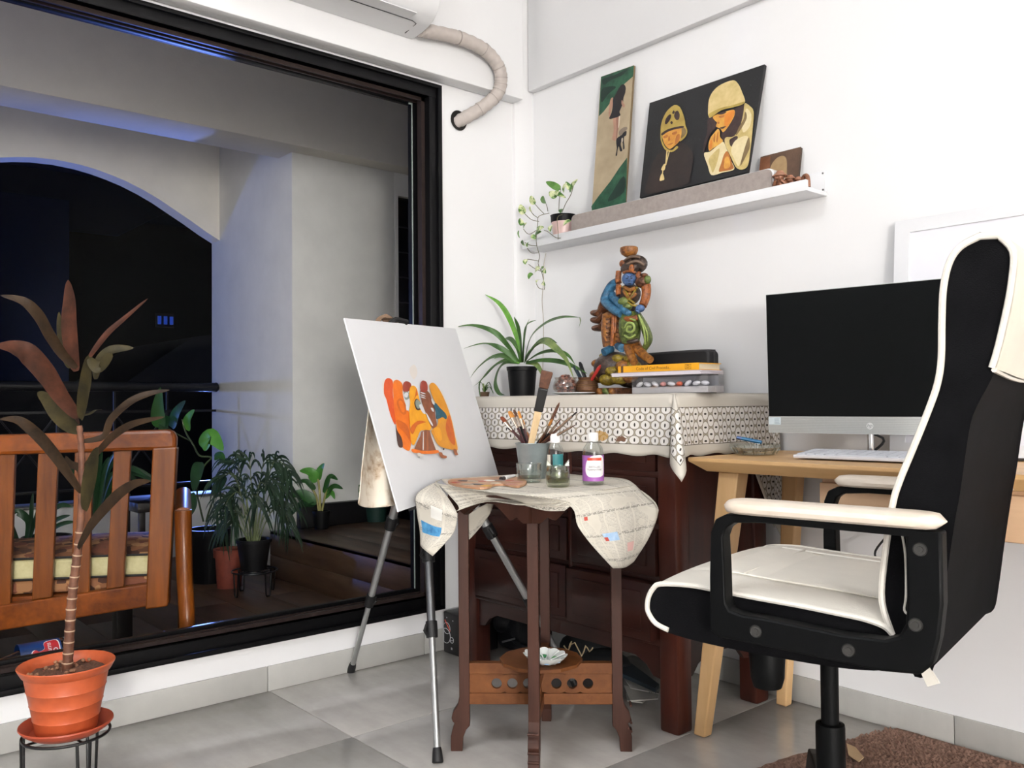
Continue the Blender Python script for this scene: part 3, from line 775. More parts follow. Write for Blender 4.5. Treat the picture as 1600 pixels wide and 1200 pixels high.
def apron(p0, p1, z0, z1, dep, d):
    p0, p1 = Vector(p0), Vector(p1); L = (p1-p0).length; u = (p1-p0)/L; o = []
    for s_, z in ((0, z1), (L, z1), (L, z0-.05), (L-.035, z0-.045), (L-.06, z0-.018), (L-.10, z0), (.10, z0), (.06, z0-.018), (.035, z0-.045), (0, z0-.05)): o.append(p0+u*s_+Vector((0, 0, z)))
    q = MB(); q.prism(o, Vector(d)*dep); return q
apron((cx0+pw-.005, cy0+.012, 0), (cx1-pw+.005, cy0+.012, 0), .185, .234, .014, (0, 1, 0)).build('apron', MAH, ch)
apron((cx1-.022, cy0+pw-.005, 0), (cx1-.022, cy1-pw+.005, 0), .185, .26, .014, (-1, 0, 0)).build('apron', MAH, ch)
m = MB(); m.box((cx1-.018, cy0+pw, .25), (cx1-.010, cy1-pw, .88)); m.build('side_panel', MAHZ, ch, smooth=False)

# cloth: printed rings, bordered, hanging round the top
k = NT('ring_print_cloth')
at = k.new('ShaderNodeAttribute', attribute_name='pat'); sx = k.new('ShaderNodeSeparateXYZ'); k.link(at.outputs['Vector'], sx.inputs[0])
U, V, D = sx.outputs[0], sx.outputs[1], sx.outputs[2]
SX, SY = .0378, .0212
def ring(offx, offy):
    a = k.math('MULTIPLY', k.math('SUBTRACT', k.math('FRACT', k.math('ADD', k.math('DIVIDE', U, SX), offx)), .5), SX)
    b = k.math('MULTIPLY', k.math('SUBTRACT', k.math('FRACT', k.math('ADD', k.math('DIVIDE', V, 2*SY), offy)), .5), 2*SY)
    def el(rx, ry): return k.math('SQRT', k.math('ADD', k.math('POWER', k.math('DIVIDE', k.math('ABSOLUTE', a), rx), 2), k.math('POWER', k.math('DIVIDE', k.math('ABSOLUTE', b), ry), 2)))
    return el(.0176, .0125), el(.0029, .0054)
a1, d1 = ring(0, 0); a2, d2 = ring(.5, .5)
dm, dd = k.math('MINIMUM', a1, a2), k.math('MINIMUM', d1, d2)
wh, gr, bk, cream = lin('dfdcd8'), lin('8b8478'), lin('1d1a1c'), lin('c8c3b9')
c = k.mix(k.math('GREATER_THAN', dm, .91), wh, lin('80786c'))
c = k.mix(k.math('GREATER_THAN', dm, 1.03), c, lin('a09888'))
c = k.mix(k.math('LESS_THAN', dd, 1), c, bk)
inb = k.math('MULTIPLY', k.math('GREATER_THAN', D, .036), k.math('LESS_THAN', D, .138))
c = k.mix(inb, cream, c)
ln = k.math('ADD', k.math('LESS_THAN', k.math('ABSOLUTE', k.math('SUBTRACT', D, .0365)), .0009), k.math('LESS_THAN', k.math('ABSOLUTE', k.math('SUBTRACT', D, .1385)), .0011))
c = k.mix(ln, c, lin('5d5850'))
# ochre paint stain on the front
sd = k.math('SQRT', k.math('ADD', k.math('POWER', k.math('DIVIDE', k.math('ABSOLUTE', k.math('ADD', U, 1.755)), .045), 2), k.math('POWER', k.math('DIVIDE', k.math('ABSOLUTE', k.math('ADD', V, .118)), .02), 2)))
st = k.math('LESS_THAN', k.math('ADD', sd, k.noise(60, 4)), 1.25)
c = k.mix(k.math('MULTIPLY', st, .8), c, lin('b98a2c'))
sd2 = k.math('SQRT', k.math('ADD', k.math('POWER', k.math('DIVIDE', k.math('ABSOLUTE', k.math('ADD', U, 1.67)), .04), 2), k.math('POWER', k.math('DIVIDE', k.math('ABSOLUTE', k.math('ADD', V, .125)), .016), 2)))
c = k.mix(k.math('LESS_THAN', k.math('ADD', sd2, k.noise(110, 4)), .95), c, lin('6a4a3a'))
c = k.mix(k.math('MULTIPLY', k.noise(9, 3), .12), c, lin('a48f70'))
k.link(c, k.b.inputs['Base Color']); k.b.inputs['Roughness'].default_value = .85
CLOTH = k.m
q = MB(); attr = []
ex, ey0, ey1, ez = .012, .014, .010, cz+.004
X0c, X1c, Y0c, Y1c = cx0-.008, cx1+.008, cy0-.010, cy1+.006
H = .168
peri = []
def edge(p0, p1, out, n, kind):
    for i in range(n+1):
        t = i/n; p = Vector(p0).lerp(Vector(p1), t); peri.append((p, Vector(out), kind, t))
def fan(p, a0, a1, n, kind):
    for i in range(1, n):
        t = i/n; a = math.radians(a0+(a1-a0)*t); peri.append((Vector(p), Vector((math.cos(a), math.sin(a), 0)), kind, t))
edge((X0c, Y1c, 0), (X0c, Y0c, 0), (-1, 0, 0), 10, 'L')
fan((X0c, Y0c, 0), 180, 270, 12, 'cFL')
edge((X0c, Y0c, 0), (X1c, Y0c, 0), (0, -1, 0), 60, 'F')
fan((X1c, Y0c, 0), 270, 360, 20, 'cFR')
edge((X1c, Y0c, 0), (X1c, Y1c, 0), (1, 0, 0), 34, 'R')
fan((X1c, Y1c, 0), 0, 90, 14, 'cBR')
edge((X1c, Y1c, 0), (X1c-.10, Y1c, 0), (0, 1, 0), 4, 'B')
NR = 16; cols = len(peri)
for j in range(NR+1):
    for i, (p, out, kind, t) in enumerate(peri):
        f = j/NR; h = H
        if kind[0] == 'c':
            th = math.pi/2*t; kf = 2.1 if kind == 'cBR' else 1; tm = kf*H/max(math.cos(th), math.sin(th)); d = f*tm
            dn = d*max(math.cos(th), math.sin(th))/kf
            sw = math.sin(2*th)
            off = .004+.022*min(1, d/.06)*sw+.085*sw**1.5*(d/H)*(1 if kind != 'cBR' else .08)
            # a deep pleat either side of the hanging point
            off -= .030*(d/H)*math.sin(4*th)**2*(1 if kind != 'cBR' else .3)
            o2 = out
            pos = p+o2*off+Vector((0, 0, ez-d+.10*off))
            u_, v_ = p.x+out.x*d, p.y+out.y*d
            attr.append((u_, v_-Y0c if kind != 'x' else v_, dn))
        else:
            ext = 1+1.35*max(0, (t-.70)/.30) if kind == 'R' else (1.9 if kind == 'B' else 1); d = f*h*ext*(1+.02*math.sin(i*.7))
            wav = (.006*min(1, d/H)*math.sin(i*.55+1)+.004*min(1, d/H)*math.sin(i*.21))*(.4 if kind in 'RB' and t > .6 else 1)
            off = (.002 if kind != 'B' else .0)+min(d, .012)*.25+wav+.008*min(1, d/H)*(1 if kind != 'B' else 0)
            if kind == 'F' and t > .93: off += .012*(d/H)*((t-.93)/.07)
            if kind == 'R' and t < .1: off += .012*(d/H)*(1-t/.1)
            pos = p+out*off+Vector((0, 0, ez-d))
            u_, v_ = p.x+out.x*d, p.y+out.y*d
            tot = H*ext; attr.append((u_, v_-Y0c, d if d < .085 else (max(.085, H-(tot-d)) if d > tot-.07 else .095)))
        q.v.append(pos); q.uv[len(q.v)-1] = (0, 0)
for j in range(NR):
    for i in range(cols-1):
        a = j*cols+i; q.f.append((a, a+cols, a+cols+1, a+1)); q.mi.append(0)
nb = len(q.v)
q.grid(lambda u, v: Vector((X0c+(X1c-X0c)*u, Y0c+(Y1c-Y0c)*v, ez+.0012)), 12, 6)
for i in range(nb, len(q.v)):
    p = q.v[i]; q.uv[i] = (0, 0); attr.append((p.x, p.y-Y0c, .02))
cl = q.build('tablecloth', CLOTH, base=(-1.96, 2.09, .92), auto=80)
A_ = cl.data.attributes.new('pat', 'FLOAT_VECTOR', 'POINT')
A_.data.foreach_set('vector', [x for t in attr for x in t])
sm = cl.modifiers.new('solidify', 'SOLIDIFY'); sm.thickness = .0016; sm.offset = 0
tag(cl, 'white cloth printed with black-dotted rings, draped over dark chest', 'tablecloth')

# ================================================================ DESK
OAK = wood('pale_oak', 'c69a64', 'e0b884', 'X', 2.2, .42, ratio=9, bump=.04)
OAKZ = wood('pale_oak_leg', 'c29a68', 'd6b080', 'Z', 2.2, .45, ratio=9, bump=.04)
OAKL = wood('pale_oak_drawer', 'cfa985', 'e0bd9a', 'X', 2.2, .5, ratio=9, bump=.04)
dk_ = thing('desk', (-.6, 2.12, 0), 'pale oak desk with slim top and splayed legs behind the office chair', 'desk')
dx0, dx1, dy0, dy1, dz = -1.473, .05, 1.893, 2.352, .749
m = MB()
vs = [(dx0, dy0, dz), (dx1, dy0, dz), (dx1, dy1, dz), (dx0, dy1, dz), (dx0, dy0, dz-.010), (dx1, dy0, dz-.010), (dx1, dy1, dz-.010), (dx0, dy1, dz-.010),
      (dx0+.045, dy0+.022, dz-.036), (dx1-.045, dy0+.022, dz-.036), (dx1-.045, dy1, dz-.036), (dx0+.045, dy1, dz-.036)]
m.add(vs, [(0, 1, 2, 3), (0, 4, 5, 1), (1, 5, 6, 2), (2, 6, 7, 3), (3, 7, 4, 0), (4, 8, 9, 5), (5, 9, 10, 6), (6, 10, 11, 7), (7, 11, 8, 4), (11, 10, 9, 8)])
m.build('desktop', OAK, dk_, bevel=.002, auto=25)
def tleg(top, bot, w0, w1):
    q = MB(); T, B = Vector(top), Vector(bot); vs = []
    for c_, w in ((B, w1), (T, w0)):
        for a, b in ((-1, -1), (1, -1), (1, 1), (-1, 1)): vs.append(c_+Vector((a*w[0]/2, b*w[1]/2, 0)))
    q.add(vs, [(3, 2, 1, 0), (4, 5, 6, 7), (0, 1, 5, 4), (1, 2, 6, 5), (2, 3, 7, 6), (3, 0, 4, 7)])
    q.build('leg', OAKZ, dk_, bevel=.004)
tleg((-1.372, 1.957, .713), (-1.468, 1.935, 0), (.062, .05), (.036, .034))
tleg((-1.395, 2.285, .713), (-1.452, 2.305, 0), (.05, .045), (.034, .032))
tleg((-.05, 1.957, .713), (.05, 1.935, 0), (.062, .05), (.036, .034)); tleg((-.03, 2.285, .713), (.03, 2.305, 0), (.05, .045), (.034, .032))
for a, b in ((-1.128, -.60), (-.60, -.18)):
    q = MB(); q.box((a+.001, 1.972, .60), (b-.001, 2.33, .713), .002); dw = q.build('drawer_box', OAKL, dk_, smooth=False)
    q = MB(); q.box((a+.003, 1.955, .603), (b-.003, 1.972, .700), .003); q.build('drawer_front', OAKL, dw)
    q = MB(); q.box(((a+b)/2-.05, 1.953, .695), ((a+b)/2+.05, 1.956, .701), .001); q.build('finger_slot', mat('slot_dark', '4a3524', .7), dw)
m = MB(); m.tube([(-1.06, 2.33, .60), (-1.10, 2.30, .56), (-1.13, 2.24, .50), (-1.15, 2.31, .45), (-1.15, 2.352, .43)], .003, 6, smooth=6)
tag(m.build('power_cable', mat('black_cable', '101013', .5), base=(-1.12, 2.3, .3)), 'thin black cable hanging under the desk by its drawer', 'cable')

# monitor
MON = mat('monitor_bezel_silver', 'b3b5b4', .4, .25, var=.02, scale=8)
SCR = mat('dark_screen', '060809', .3, var=.05, spec=.12)
mo = thing('monitor', (-1.08, 2.17, .749), 'black-screened monitor with silver chin standing on the oak desk', 'monitor')
mr = Vector((.9905, .1375, 0)); mn = Vector((.1375, -.9905, 0)); mz = Vector((-.012, -.0, 1)).normalized()
m0 = Vector((-1.356, 2.10, .812)); MWD, MHT = .545, .380
def onm(u, v, d=0): return m0+mr*u+mz*v+mn*d
def mslab(q, u0, u1, v0, v1, d0, d1): q.prism([onm(u0, v0, d0), onm(u1, v0, d0), onm(u1, v1, d0), onm(u0, v1, d0)], mn*(d1-d0))
m = MB(); mslab(m, 0, MWD, 0, MHT, -.012, 0); m.build('housing', MON, mo, bevel=.002, smooth=False)
m = MB(); mslab(m, .14, MWD-.14, .05, MHT-.08, -.045, -.012); m.build('back_shell', MON, mo, bevel=.006, smooth=False)
m = MB(); mslab(m, .002, MWD-.002, .045, MHT-.002, 0, .0012); m.build('screen', SCR, mo, smooth=False)
m = MB()
for k_ in range(1): mslab(m, .0, MWD, 0.0, .0445, 0, .002)
chin = m.build('chin', mat('chin_mesh_silver', 'b9bcba', .5, .15, var=.03, scale=200), mo, smooth=False)
m = MB()
for k_ in range(9): mslab(m, .003, MWD-.003, .004+k_*.0043, .0048+k_*.0043, .002, .0023)
o_ = m.build('speaker_groove', mat('groove_grey', '9c9f9e', .6), chin, smooth=False); o_['kind'] = 'stuff'
m = MB()
lc = onm(MWD*.5+.0, .021, .0026)
m.lathe(lc-mn*.0004, [(.0, .0006), (.0085, .0006), (.0085, 0)], 24, mn)
lg = m.build('logo_disc', mat('logo_pale', 'e4e6e4', .3), mo)
m = MB(); put_text(m, 'hp', .0135, lc+mn*.0007+mr*.0002+mz*.001, mr+mz*.0, mz+mr*.25); m.build('logo_letters', mat('logo_grey', '8b8f92', .4), lg, smooth=False)
m = MB(); mslab(m, .0015, .036, .022, .042, .0023, .0028)
stk = m.build('label_sticker', mat('sticker_pale_blue', 'd6e4ea', .4), mo, smooth=False)
m = MB()
for k_ in range(5): mslab(m, .018, .033-.002*(k_ % 2), .0255+k_*.003, .0266+k_*.003, .0028, .0030)
m.build('sticker_print', mat('sticker_print_grey', '8fa4b0', .5), stk, smooth=False)
CHR = mat('chrome', 'c8c8c8', .12, 1, var=.02)
m = MB(); c0 = Vector((-1.105, 2.175, 0))
m.cyl(c0+Vector((0, .0, .76)), c0+Vector((0, 0, .86)), .008); m.build('stand_post', CHR, mo)
m = MB(); m.box((-1.20, 2.12, .7495), (-.93, 2.25, .756), .003); m.build('stand_foot', CHR, mo)
m = MB(); m.tube([onm(.19, .02, -.02), (-1.09, 2.21, .80), (-1.115, 2.20, .762), (-1.14, 2.22, .753)], .0035, 6, smooth=5)
m.build('cable', mat('black_cable', '101013', .5), mo)

# keyboard
kb = thing('keyboard', (-1.05, 2.04, .75), 'white slim keyboard lying in front of the monitor', 'keyboard')
k0 = onz(1239, 716, .752); kr = Vector((.995, .10, 0)); kd = Vector((-.10, .995, 0)); kz = Vector((0, -.09, 1)).normalized(); kd = (kd+Vector((0, 0, .07))).normalized()
KW, KD = .40, .118
def onk(u, v, h=0): return k0+kr*u+kd*v+Vector((0, 0, 1))*h
m = MB(); m.prism([onk(0, 0, .001), onk(KW, 0, .001), onk(KW, KD, .001), onk(0, KD, .001)], (0, 0, .008)); m.build('body', mat('keyboard_white', 'e6e7ec', .4, var=.01), kb, bevel=.002, smooth=False)
KEY = mat('key_white', 'dfe2ea', .45, var=.01)
key_mesh = {}
def add_key(u, v, w, d):
    kk = round(w, 4)
    if kk not in key_mesh:
        q = MB(); q.prism([Vector((0, 0, 0)), kr*w, kr*w+kd*d, kd*d], (0, 0, .003)); o = q.build('key', KEY, kb, smooth=False)
        for vtx, p in zip(o.data.vertices, q.v): vtx.co = p
        key_mesh[kk] = o.data
    else:
        o = bpy.data.objects.new('key', key_mesh[kk]); COL.objects.link(o); o.parent = kb; o['_b'] = (0, 0, 0)
    o.location = onk(u, v, .0092)-Vector(kb['_b'])
for r in range(6):
    n_ = 16; w = (KW-.016)/n_; v = .006+r*.0182
    if r == 0:
        u = .008
        for wi in (1, 1, 1, 1.2, 5.2, 1.2, 1, 1, 1, 1, 1): add_key(u+.0012, v, w*wi-.0024, .0158); u += w*wi
    else:
        for c_ in range(n_): add_key(.008+w*c_+.0012, v, w-.0024, .0158)

# glass ashtray with a blue lighter across it
at_c = onz(1180, 710.5, .7495)
ash = thing('ashtray', at_c, 'round clear glass ashtray at the left end of the desk', 'ashtray')
GL = clear('clear_glass', (.90, .93, .92), .22)
m = MB(); m.lathe(at_c, [(0, .002), (.052, .002), (.056, .010), (.058, .014), (.070, .022), (.069, .030), (.060, .030), (.057, .022), (.048, .012), (0, .011)], 36); m.build('bowl', GL, ash)
m = MB()
for a in range(0, 360, 30): m.tube([at_c+Vector((math.cos(math.radians(a))*.056, math.sin(math.radians(a))*.056, .004)), at_c+Vector((math.cos(math.radians(a))*.067, math.sin(math.radians(a))*.067, .021))], .0022, 5)
o_ = m.build('facet_rib', clear('clear_glass_rib', (.72, .77, .76), .3), ash); o_['kind'] = 'stuff'
m = MB(); m.lathe(at_c+Vector((0, 0, .0125)), [(0, .001), (.025, .003), (.045, .0005)], 20); m.build('ash', mat('ash_grey', '8f857c', .9, var=.4, scale=120, c2='4a443f'), ash)
lp0, lp1 = ony(1156, 690.5, at_c.y-.01), ony(1176, 692.5, at_c.y-.002)
lt = thing('lighter', (lp0+lp1)/2, 'blue plastic lighter resting on the rim of the ashtray', 'lighter')
lp0 = at_c+Vector((-.052, -.01, .047)); lp1 = at_c+Vector((.0, .012, .036)); dv = (lp1-lp0).normalized()
m = MB(); m.tube([lp0+dv*.014, lp1+dv*.012], .0075, 12, flat=.7); m.build('body', mat('lighter_blue', '2f6f9c', .25, c2='3f86b4'), lt)
m = MB(); m.tube([lp0, lp0+dv*.014], .0072, 12, flat=.7); m.build('metal_hood', mat('lighter_metal', '5a6f9a', .3, .6), lt)

# ================================================================ TEA TABLE WITH NEWSPAPER
TEA = wood('table_brown', '2e1a14', '4c2f25', 'Z', 3, .45, ratio=8); TEAX = wood('table_brown_board', '583218', '7c4c28', 'X', 3, .45, ratio=8)
for m_ in (TEA, TEAX, MAH, MAHZ): m_.node_tree.nodes['Principled BSDF'].inputs['Specular IOR Level'].default_value = .22
tb = thing('side_table', (-1.69, 1.55, 0), 'small brown wooden side table with pierced stretchers under newspaper', 'table')
tc = Vector((-1.688, 1.548, 0)); TZ = .688
dirs = {}
for nm, px_, py_ in (('L', -1.843, 1.371), ('F', -1.540, 1.385), ('R', -1.527, 1.716), ('B', -1.843, 1.712)): dirs[nm] = Vector((px_, py_, 0))
lp = [(-.0135, .66), (.0135, .66), (.0135, .14), (.018, .118), (.031, .098), (.034, .085), (.031, .076), (.026, .072), (.032, .055), (.036, .038), (.036, 0), (.006, 0), (.004, .035), (-.004, .055), (-.0135, .065)]
for nm, p in dirs.items():
    rd = (p-tc).normalized(); sd = Vector((-rd.y, rd.x, 0)); base_r = (p-tc).length-.036
    o = [tc+rd*(base_r+a)+Vector((0, 0, b))-sd*.0135 for a, b in lp]
    q = MB(); q.prism(o, sd*.027); q.build('leg', TEA, tb, bevel=.0015, smooth=False)
    if nm in 'FR':
        q = MB()
        for zz in (.118, .074, .052): q.tube([tc+rd*(base_r+.034)-sd*.0135+Vector((0, 0, zz)), tc+rd*(base_r+.034)+sd*.0135+Vector((0, 0, zz))], .0035, 6)
        q.build('foot_scroll', TEA, tb)
m = MB(); oc = [tc+Vector((math.cos(math.radians(a))*.226, math.sin(math.radians(a))*.226, TZ-.02)) for a in (33, 57, 123, 147, 213, 237, 303, 327)]
m.prism(oc, (0, 0, .02)); m.build('tabletop', TEA, tb, bevel=.003, smooth=False)
def scal(a, b):
    a, b = dirs[a], dirs[b]; L = (b-a).length; u = (b-a)/L; o = []
    for s_, z in ((0, .668), (1, .668), (1, .615), (.93, .612), (.86, .625), (.78, .615), (.70, .632), (.6, .65), (.4, .65), (.30, .632), (.22, .615), (.14, .625), (.07, .612), (0, .615)): o.append(a+u*L*s_+Vector((0, 0, z)))
    nn = Vector((u.y, -u.x, 0)); q = MB(); q.prism([p-nn*.006 for p in o], nn*.012); q.build('apron', TEA, tb, smooth=False)
for a, b in (('L', 'F'), ('F', 'R'), ('R', 'B'), ('B', 'L')): scal(a, b)
# crossed stretchers with three round holes in each half
def stretcher(a, b):
    a, b = dirs[a], dirs[b]; u = (b-a).normalized(); L = (b-a).length; nn = Vector((u.y, -u.x, 0))
    a = a+u*.030; L -= .060; q = MB()
    def bar(z0, z1, th): q.prism([a+nn*-th+Vector((0, 0, z0)), a+u*L+nn*-th+Vector((0, 0, z0)), a+u*L+nn*-th+Vector((0, 0, z1)), a+nn*-th+Vector((0, 0, z1))], nn*2*th)
    bar(.198, .226, .011); bar(.120, .148, .011)
    root = q.build('stretcher', TEAX, tb, bevel=.001, smooth=False)
    # pierced panel
    P_ = MB(); hs = [L*t for t in (.22, .32, .42, .60, .70, .80)]; r_ = .0135; z0, z1 = .148, .198; zc = .172; xs_ = [0]+[(hs[i]+hs[i+1])/2 for i in range(5)]+[L]
    for i, h in enumerate(hs):
        n_ = 24; ring_ = []; outer = []
        for k_ in range(n_):
            an = 2*math.pi*k_/n_; ring_.append((h+r_*math.cos(an), zc+r_*math.sin(an)))
            ca, sa = math.cos(an), math.sin(an); t_ = min([((xs_[i+1] if ca > 0 else xs_[i])-h)/ca if abs(ca) > 1e-6 else 9, ((z1 if sa > 0 else z0)-zc)/sa if abs(sa) > 1e-6 else 9])
            outer.append((h+ca*t_, zc+sa*t_))
        for s_ in (-1, 1):
            vs = [a+u*x+nn*(.006*s_)+Vector((0, 0, z)) for x, z in ring_+outer]
            P_.add(vs, [(k_, (k_+1) % n_, n_+(k_+1) % n_, n_+k_) for k_ in range(n_)])
        vs = [a+u*x+nn*(.006*s_)+Vector((0, 0, z)) for s_ in (-1, 1) for x, z in ring_]
        P_.add(vs, [(k_, (k_+1) % n_, n_+(k_+1) % n_, n_+k_) for k_ in range(n_)])
        for cxn, czn in ((xs_[i], z0), (xs_[i+1], z0), (xs_[i], z1), (xs_[i+1], z1)): pass
    P_.build('pierced_panel', TEAX, root)
stretcher('L', 'R'); stretcher('F', 'B')
m = MB(); oc = [tc+Vector((math.cos(math.radians(a))*.108, math.sin(math.radians(a))*.108, .226)) for a in range(15, 375, 30)]
m.prism(oc, (0, 0, .009)); m.build('lower_shelf', TEAX, tb, bevel=.001, smooth=False)
# shell dish on the lower shelf
dc = onz(852, 1036, .236)
ds = thing('shell_dish', dc, 'white scalloped ceramic paint dish on the lower shelf of side table', 'dish')
m = MB(); n_ = 64; prof = [(.0, .004), (.03, .004), (.045, .012), (.056, .020), (.058, .021), (.052, .014), (.036, .003), (0, 0)]
vs = []; fs = []
for r, h in prof:
    for k_ in range(n_):
        a = 2*math.pi*k_/n_; rr = r*(1+.07*abs(math.sin(a*6))*(r/.058)); vs.append(dc+Vector((math.cos(a)*rr, math.sin(a)*rr*.85, h+.004*abs(math.sin(a*6))*(r/.058))))
for i in range(len(prof)-1):
    for k_ in range(n_): fs.append((i*n_+k_, i*n_+(k_+1) % n_, (i+1)*n_+(k_+1) % n_, (i+1)*n_+k_))
m.add(vs, fs); m.build('dish', mat('glazed_white', 'e2e6e2', .2, var=.03, scale=30), ds)
for k_, (a, col) in enumerate(((20, 'b9d3e6'), (80, '6fae74'), (140, '3f8a54'), (200, 'c9d9e6'), (260, 'c8b0a0'), (320, '9cc0dc'))):
    q = MB(); q.ell(dc+Vector((math.cos(math.radians(a))*.034, math.sin(math.radians(a))*.03, .009)), (.011, .009, .004)); q.build('paint_dab', mat('dab_%s' % col, col, .3), ds)
m = MB()
for a in range(0, 360, 30): m.tube([dc+Vector((math.cos(math.radians(a))*.012, math.sin(math.radians(a))*.010, .006)), dc+Vector((math.cos(math.radians(a))*.057, math.sin(math.radians(a))*.049, .0225))], .0018, 5)
o_ = m.build('dish_rib', mat('glazed_white', 'e2e6e2', .2), ds); o_['kind'] = 'stuff'

# newspaper sheets
k = NT('newsprint')
uvn = k.new('ShaderNodeUVMap', uv_map='UVMap'); sx = k.new('ShaderNodeSeparateXYZ'); k.link(uvn.outputs[0], sx.inputs[0]); U, V = sx.outputs[0], sx.outputs[1]
colf = k.math('FRACT', k.math('DIVIDE', U, .052)); row = k.math('FRACT', k.math('DIVIDE', V, .0042))
nz = k.new('ShaderNodeTexNoise'); nz.inputs['Scale'].default_value = 420; k.link(uvn.outputs[0], nz.inputs['Vector'])
bl = k.new('ShaderNodeTexNoise'); bl.inputs['Scale'].default_value = 14; bl.inputs['Detail'].default_value = 1; k.link(uvn.outputs[0], bl.inputs['Vector'])
txt = k.math('MULTIPLY', k.math('MULTIPLY', k.math('LESS_THAN', row, .5), k.math('LESS_THAN', colf, .88)), k.math('GREATER_THAN', nz.outputs[0], .46))
body = k.math('MULTIPLY', txt, k.math('GREATER_THAN', bl.outputs[0], .44))
hrow = k.math('FRACT', k.math('DIVIDE', V, .075)); nz2 = k.new('ShaderNodeTexNoise'); nz2.inputs['Scale'].default_value = 170; k.link(uvn.outputs[0], nz2.inputs['Vector'])
head = k.math('MULTIPLY', k.math('MULTIPLY', k.math('GREATER_THAN', hrow, .86), k.math('LESS_THAN', hrow, .97)), k.math('GREATER_THAN', nz2.outputs[0], .5))
ink = k.math('MAXIMUM', k.math('MULTIPLY', body, .42), k.math('MULTIPLY', head, .62))
paper = k.ramp(bl.outputs[0], [(.3, lin('c0baad')), (.7, lin('d0cabe'))])
k.link(k.mix(ink, paper, lin('3b3936')), k.b.inputs['Base Color']); k.b.inputs['Roughness'].default_value = .8
NEWS = k.m
NBLUE = mat('print_blue', '2f6a9c', .7, c2='57a0cc', scale=60, var=.2); NPINK = mat('print_pink', 'd2a7a0', .7); NSKY = mat('print_pale_blue', '8fb0d2', .7, c2='b4cbe2', scale=80); NWHITE = mat('print_white', 'dcdad4', .7)
NRED = mat('print_red', 'b5483c', .7)
np_ = thing('newspaper', tc+Vector((0, 0, TZ)), 'old newspaper sheets spread over the side table, corners hanging down', 'newspaper')
def patch(rows, nu, nv, name, uv0=(0, 0), uvs=(1, 1), paint=(), crease=0.0):
    """rows: control rows of (px, py, depth) -> smooth sheet"""
    R = [[ondep(*p) if not isinstance(p, Vector) else p for p in r] for r in rows]
    C_ = [catmull(r, max(1, nu//(len(r)-1))) for r in R]; NU = len(C_[0])-1
    G = [[None]*(NU+1) for _ in range(0)]
    colsv = [catmull([c[i] for c in C_], max(1, nv//(len(C_)-1))) for i in range(NU+1)]; NV = len(colsv[0])-1
    q = MB(); q.grid(lambda u, v: colsv[int(round(u*NU))][int(round(v*NV))], NU, NV, uv=lambda u, v: (uv0[0]+u*uvs[0], uv0[1]+v*uvs[1]))
    for mi_, u0, u1, v0, v1 in paint:
        for j in range(NV):
            for i in range(NU):
                if u0 <= (i+.5)/NU < u1 and v0 <= (j+.5)/NV < v1: q.mi[j*NU+i] = mi_
    return q.build(name, [NEWS, NBLUE, NPINK, NSKY, NWHITE, NRED], np_, auto=75, solid=.0012)
def T(x, y, z=TZ+.0035): return Vector((x, y, z))
# flat part on the table
patch([[T(-1.945, 1.42), T(-1.80, 1.335), T(-1.66, 1.30), T(-1.50, 1.31)], [T(-1.935, 1.55), T(-1.77, 1.52), T(-1.63, 1.52), T(-1.435, 1.50)], [T(-1.90, 1.79), T(-1.73, 1.775), T(-1.60, 1.775), T(-1.455, 1.66)]], 24, 16, 'sheet', (0, 0), (.45, .40))
# hem folded over the edge towards the camera
patch([[T(-1.86, 1.345), T(-1.74, 1.315), T(-1.63, 1.305), T(-1.50, 1.31)], [(716, 790, 2.155), (770, 778, 2.145), (820, 780, 2.065), (882, 782, 1.985)], [(712, 799, 2.145), (760, 784, 2.13), (812, 789, 2.05), (872, 790, 1.98)]], 18, 8, 'front_hem', (.1, .3), (.35, .05))
patch([[T(-1.64, 1.305), T(-1.56, 1.30), T(-1.48, 1.315)], [(812, 784, 2.055), (852, 783, 2.01), (890, 784, 1.985)], [(820, 790, 2.05), (853, 798, 2.0), (882, 798, 1.985)]], 8, 6, 'front_hem_underlayer', (.5, .1), (.1, .05))
# left corner hanging
patch([[T(-1.945, 1.42), T(-1.91, 1.375), T(-1.86, 1.345)], [(653, 770, 2.235), (682, 780, 2.19), (712, 797, 2.16)], [(651, 796, 2.225), (682, 812, 2.18), (713, 818, 2.155)], [(656, 830, 2.22), (680, 838, 2.175), (705, 838, 2.16)], [(657, 852, 2.215), (662, 858, 2.18), (676, 869, 2.17)]], 16, 20, 'left_flap', (.6, .2), (.11, .24), [(1, .1, .6, .58, .74), (4, .35, .62, .34, .5)])
# right corner hanging
patch([[T(-1.50, 1.31), T(-1.44, 1.48), T(-1.455, 1.66)], [(888, 789, 1.985), (950, 780, 2.045), (1008, 774, 2.17)], [(903, 822, 1.975), (958, 812, 2.02), (1028, 797, 2.13)], [(925, 852, 1.97), (970, 850, 2.01), (1015, 838, 2.08)], [(958, 888, 1.975), (976, 887, 2.0), (990, 878, 2.03)]], 20, 24, 'right_flap', (.9, .1), (.34, .30), [(3, .28, .5, .62, .70), (2, .6, .72, .74, .84), (5, .16, .2, .42, .46), (5, .3, .34, .68, .72)])
patch([[(1000, 765, 2.32), (1014, 775, 2.30), (1024, 785, 2.28)], [(1006, 785, 2.31), (1020, 792, 2.285), (1029, 797, 2.265)], [(1010, 800, 2.31), (1020, 806, 2.28), (1026, 806, 2.27)]], 6, 6, 'right_underlayer', (1.3, .1), (.06, .06))
# sheet corner hanging at the back left, seen below the table
patch([[(722, 812, 2.30), (745, 795, 2.33), (772, 782, 2.36)], [(721, 826, 2.30), (743, 815, 2.33), (766, 802, 2.36)], [(724, 840, 2.30), (732, 844, 2.31), (752, 822, 2.34)]], 8, 8, 'back_flap', (1.5, .3), (.10, .09))

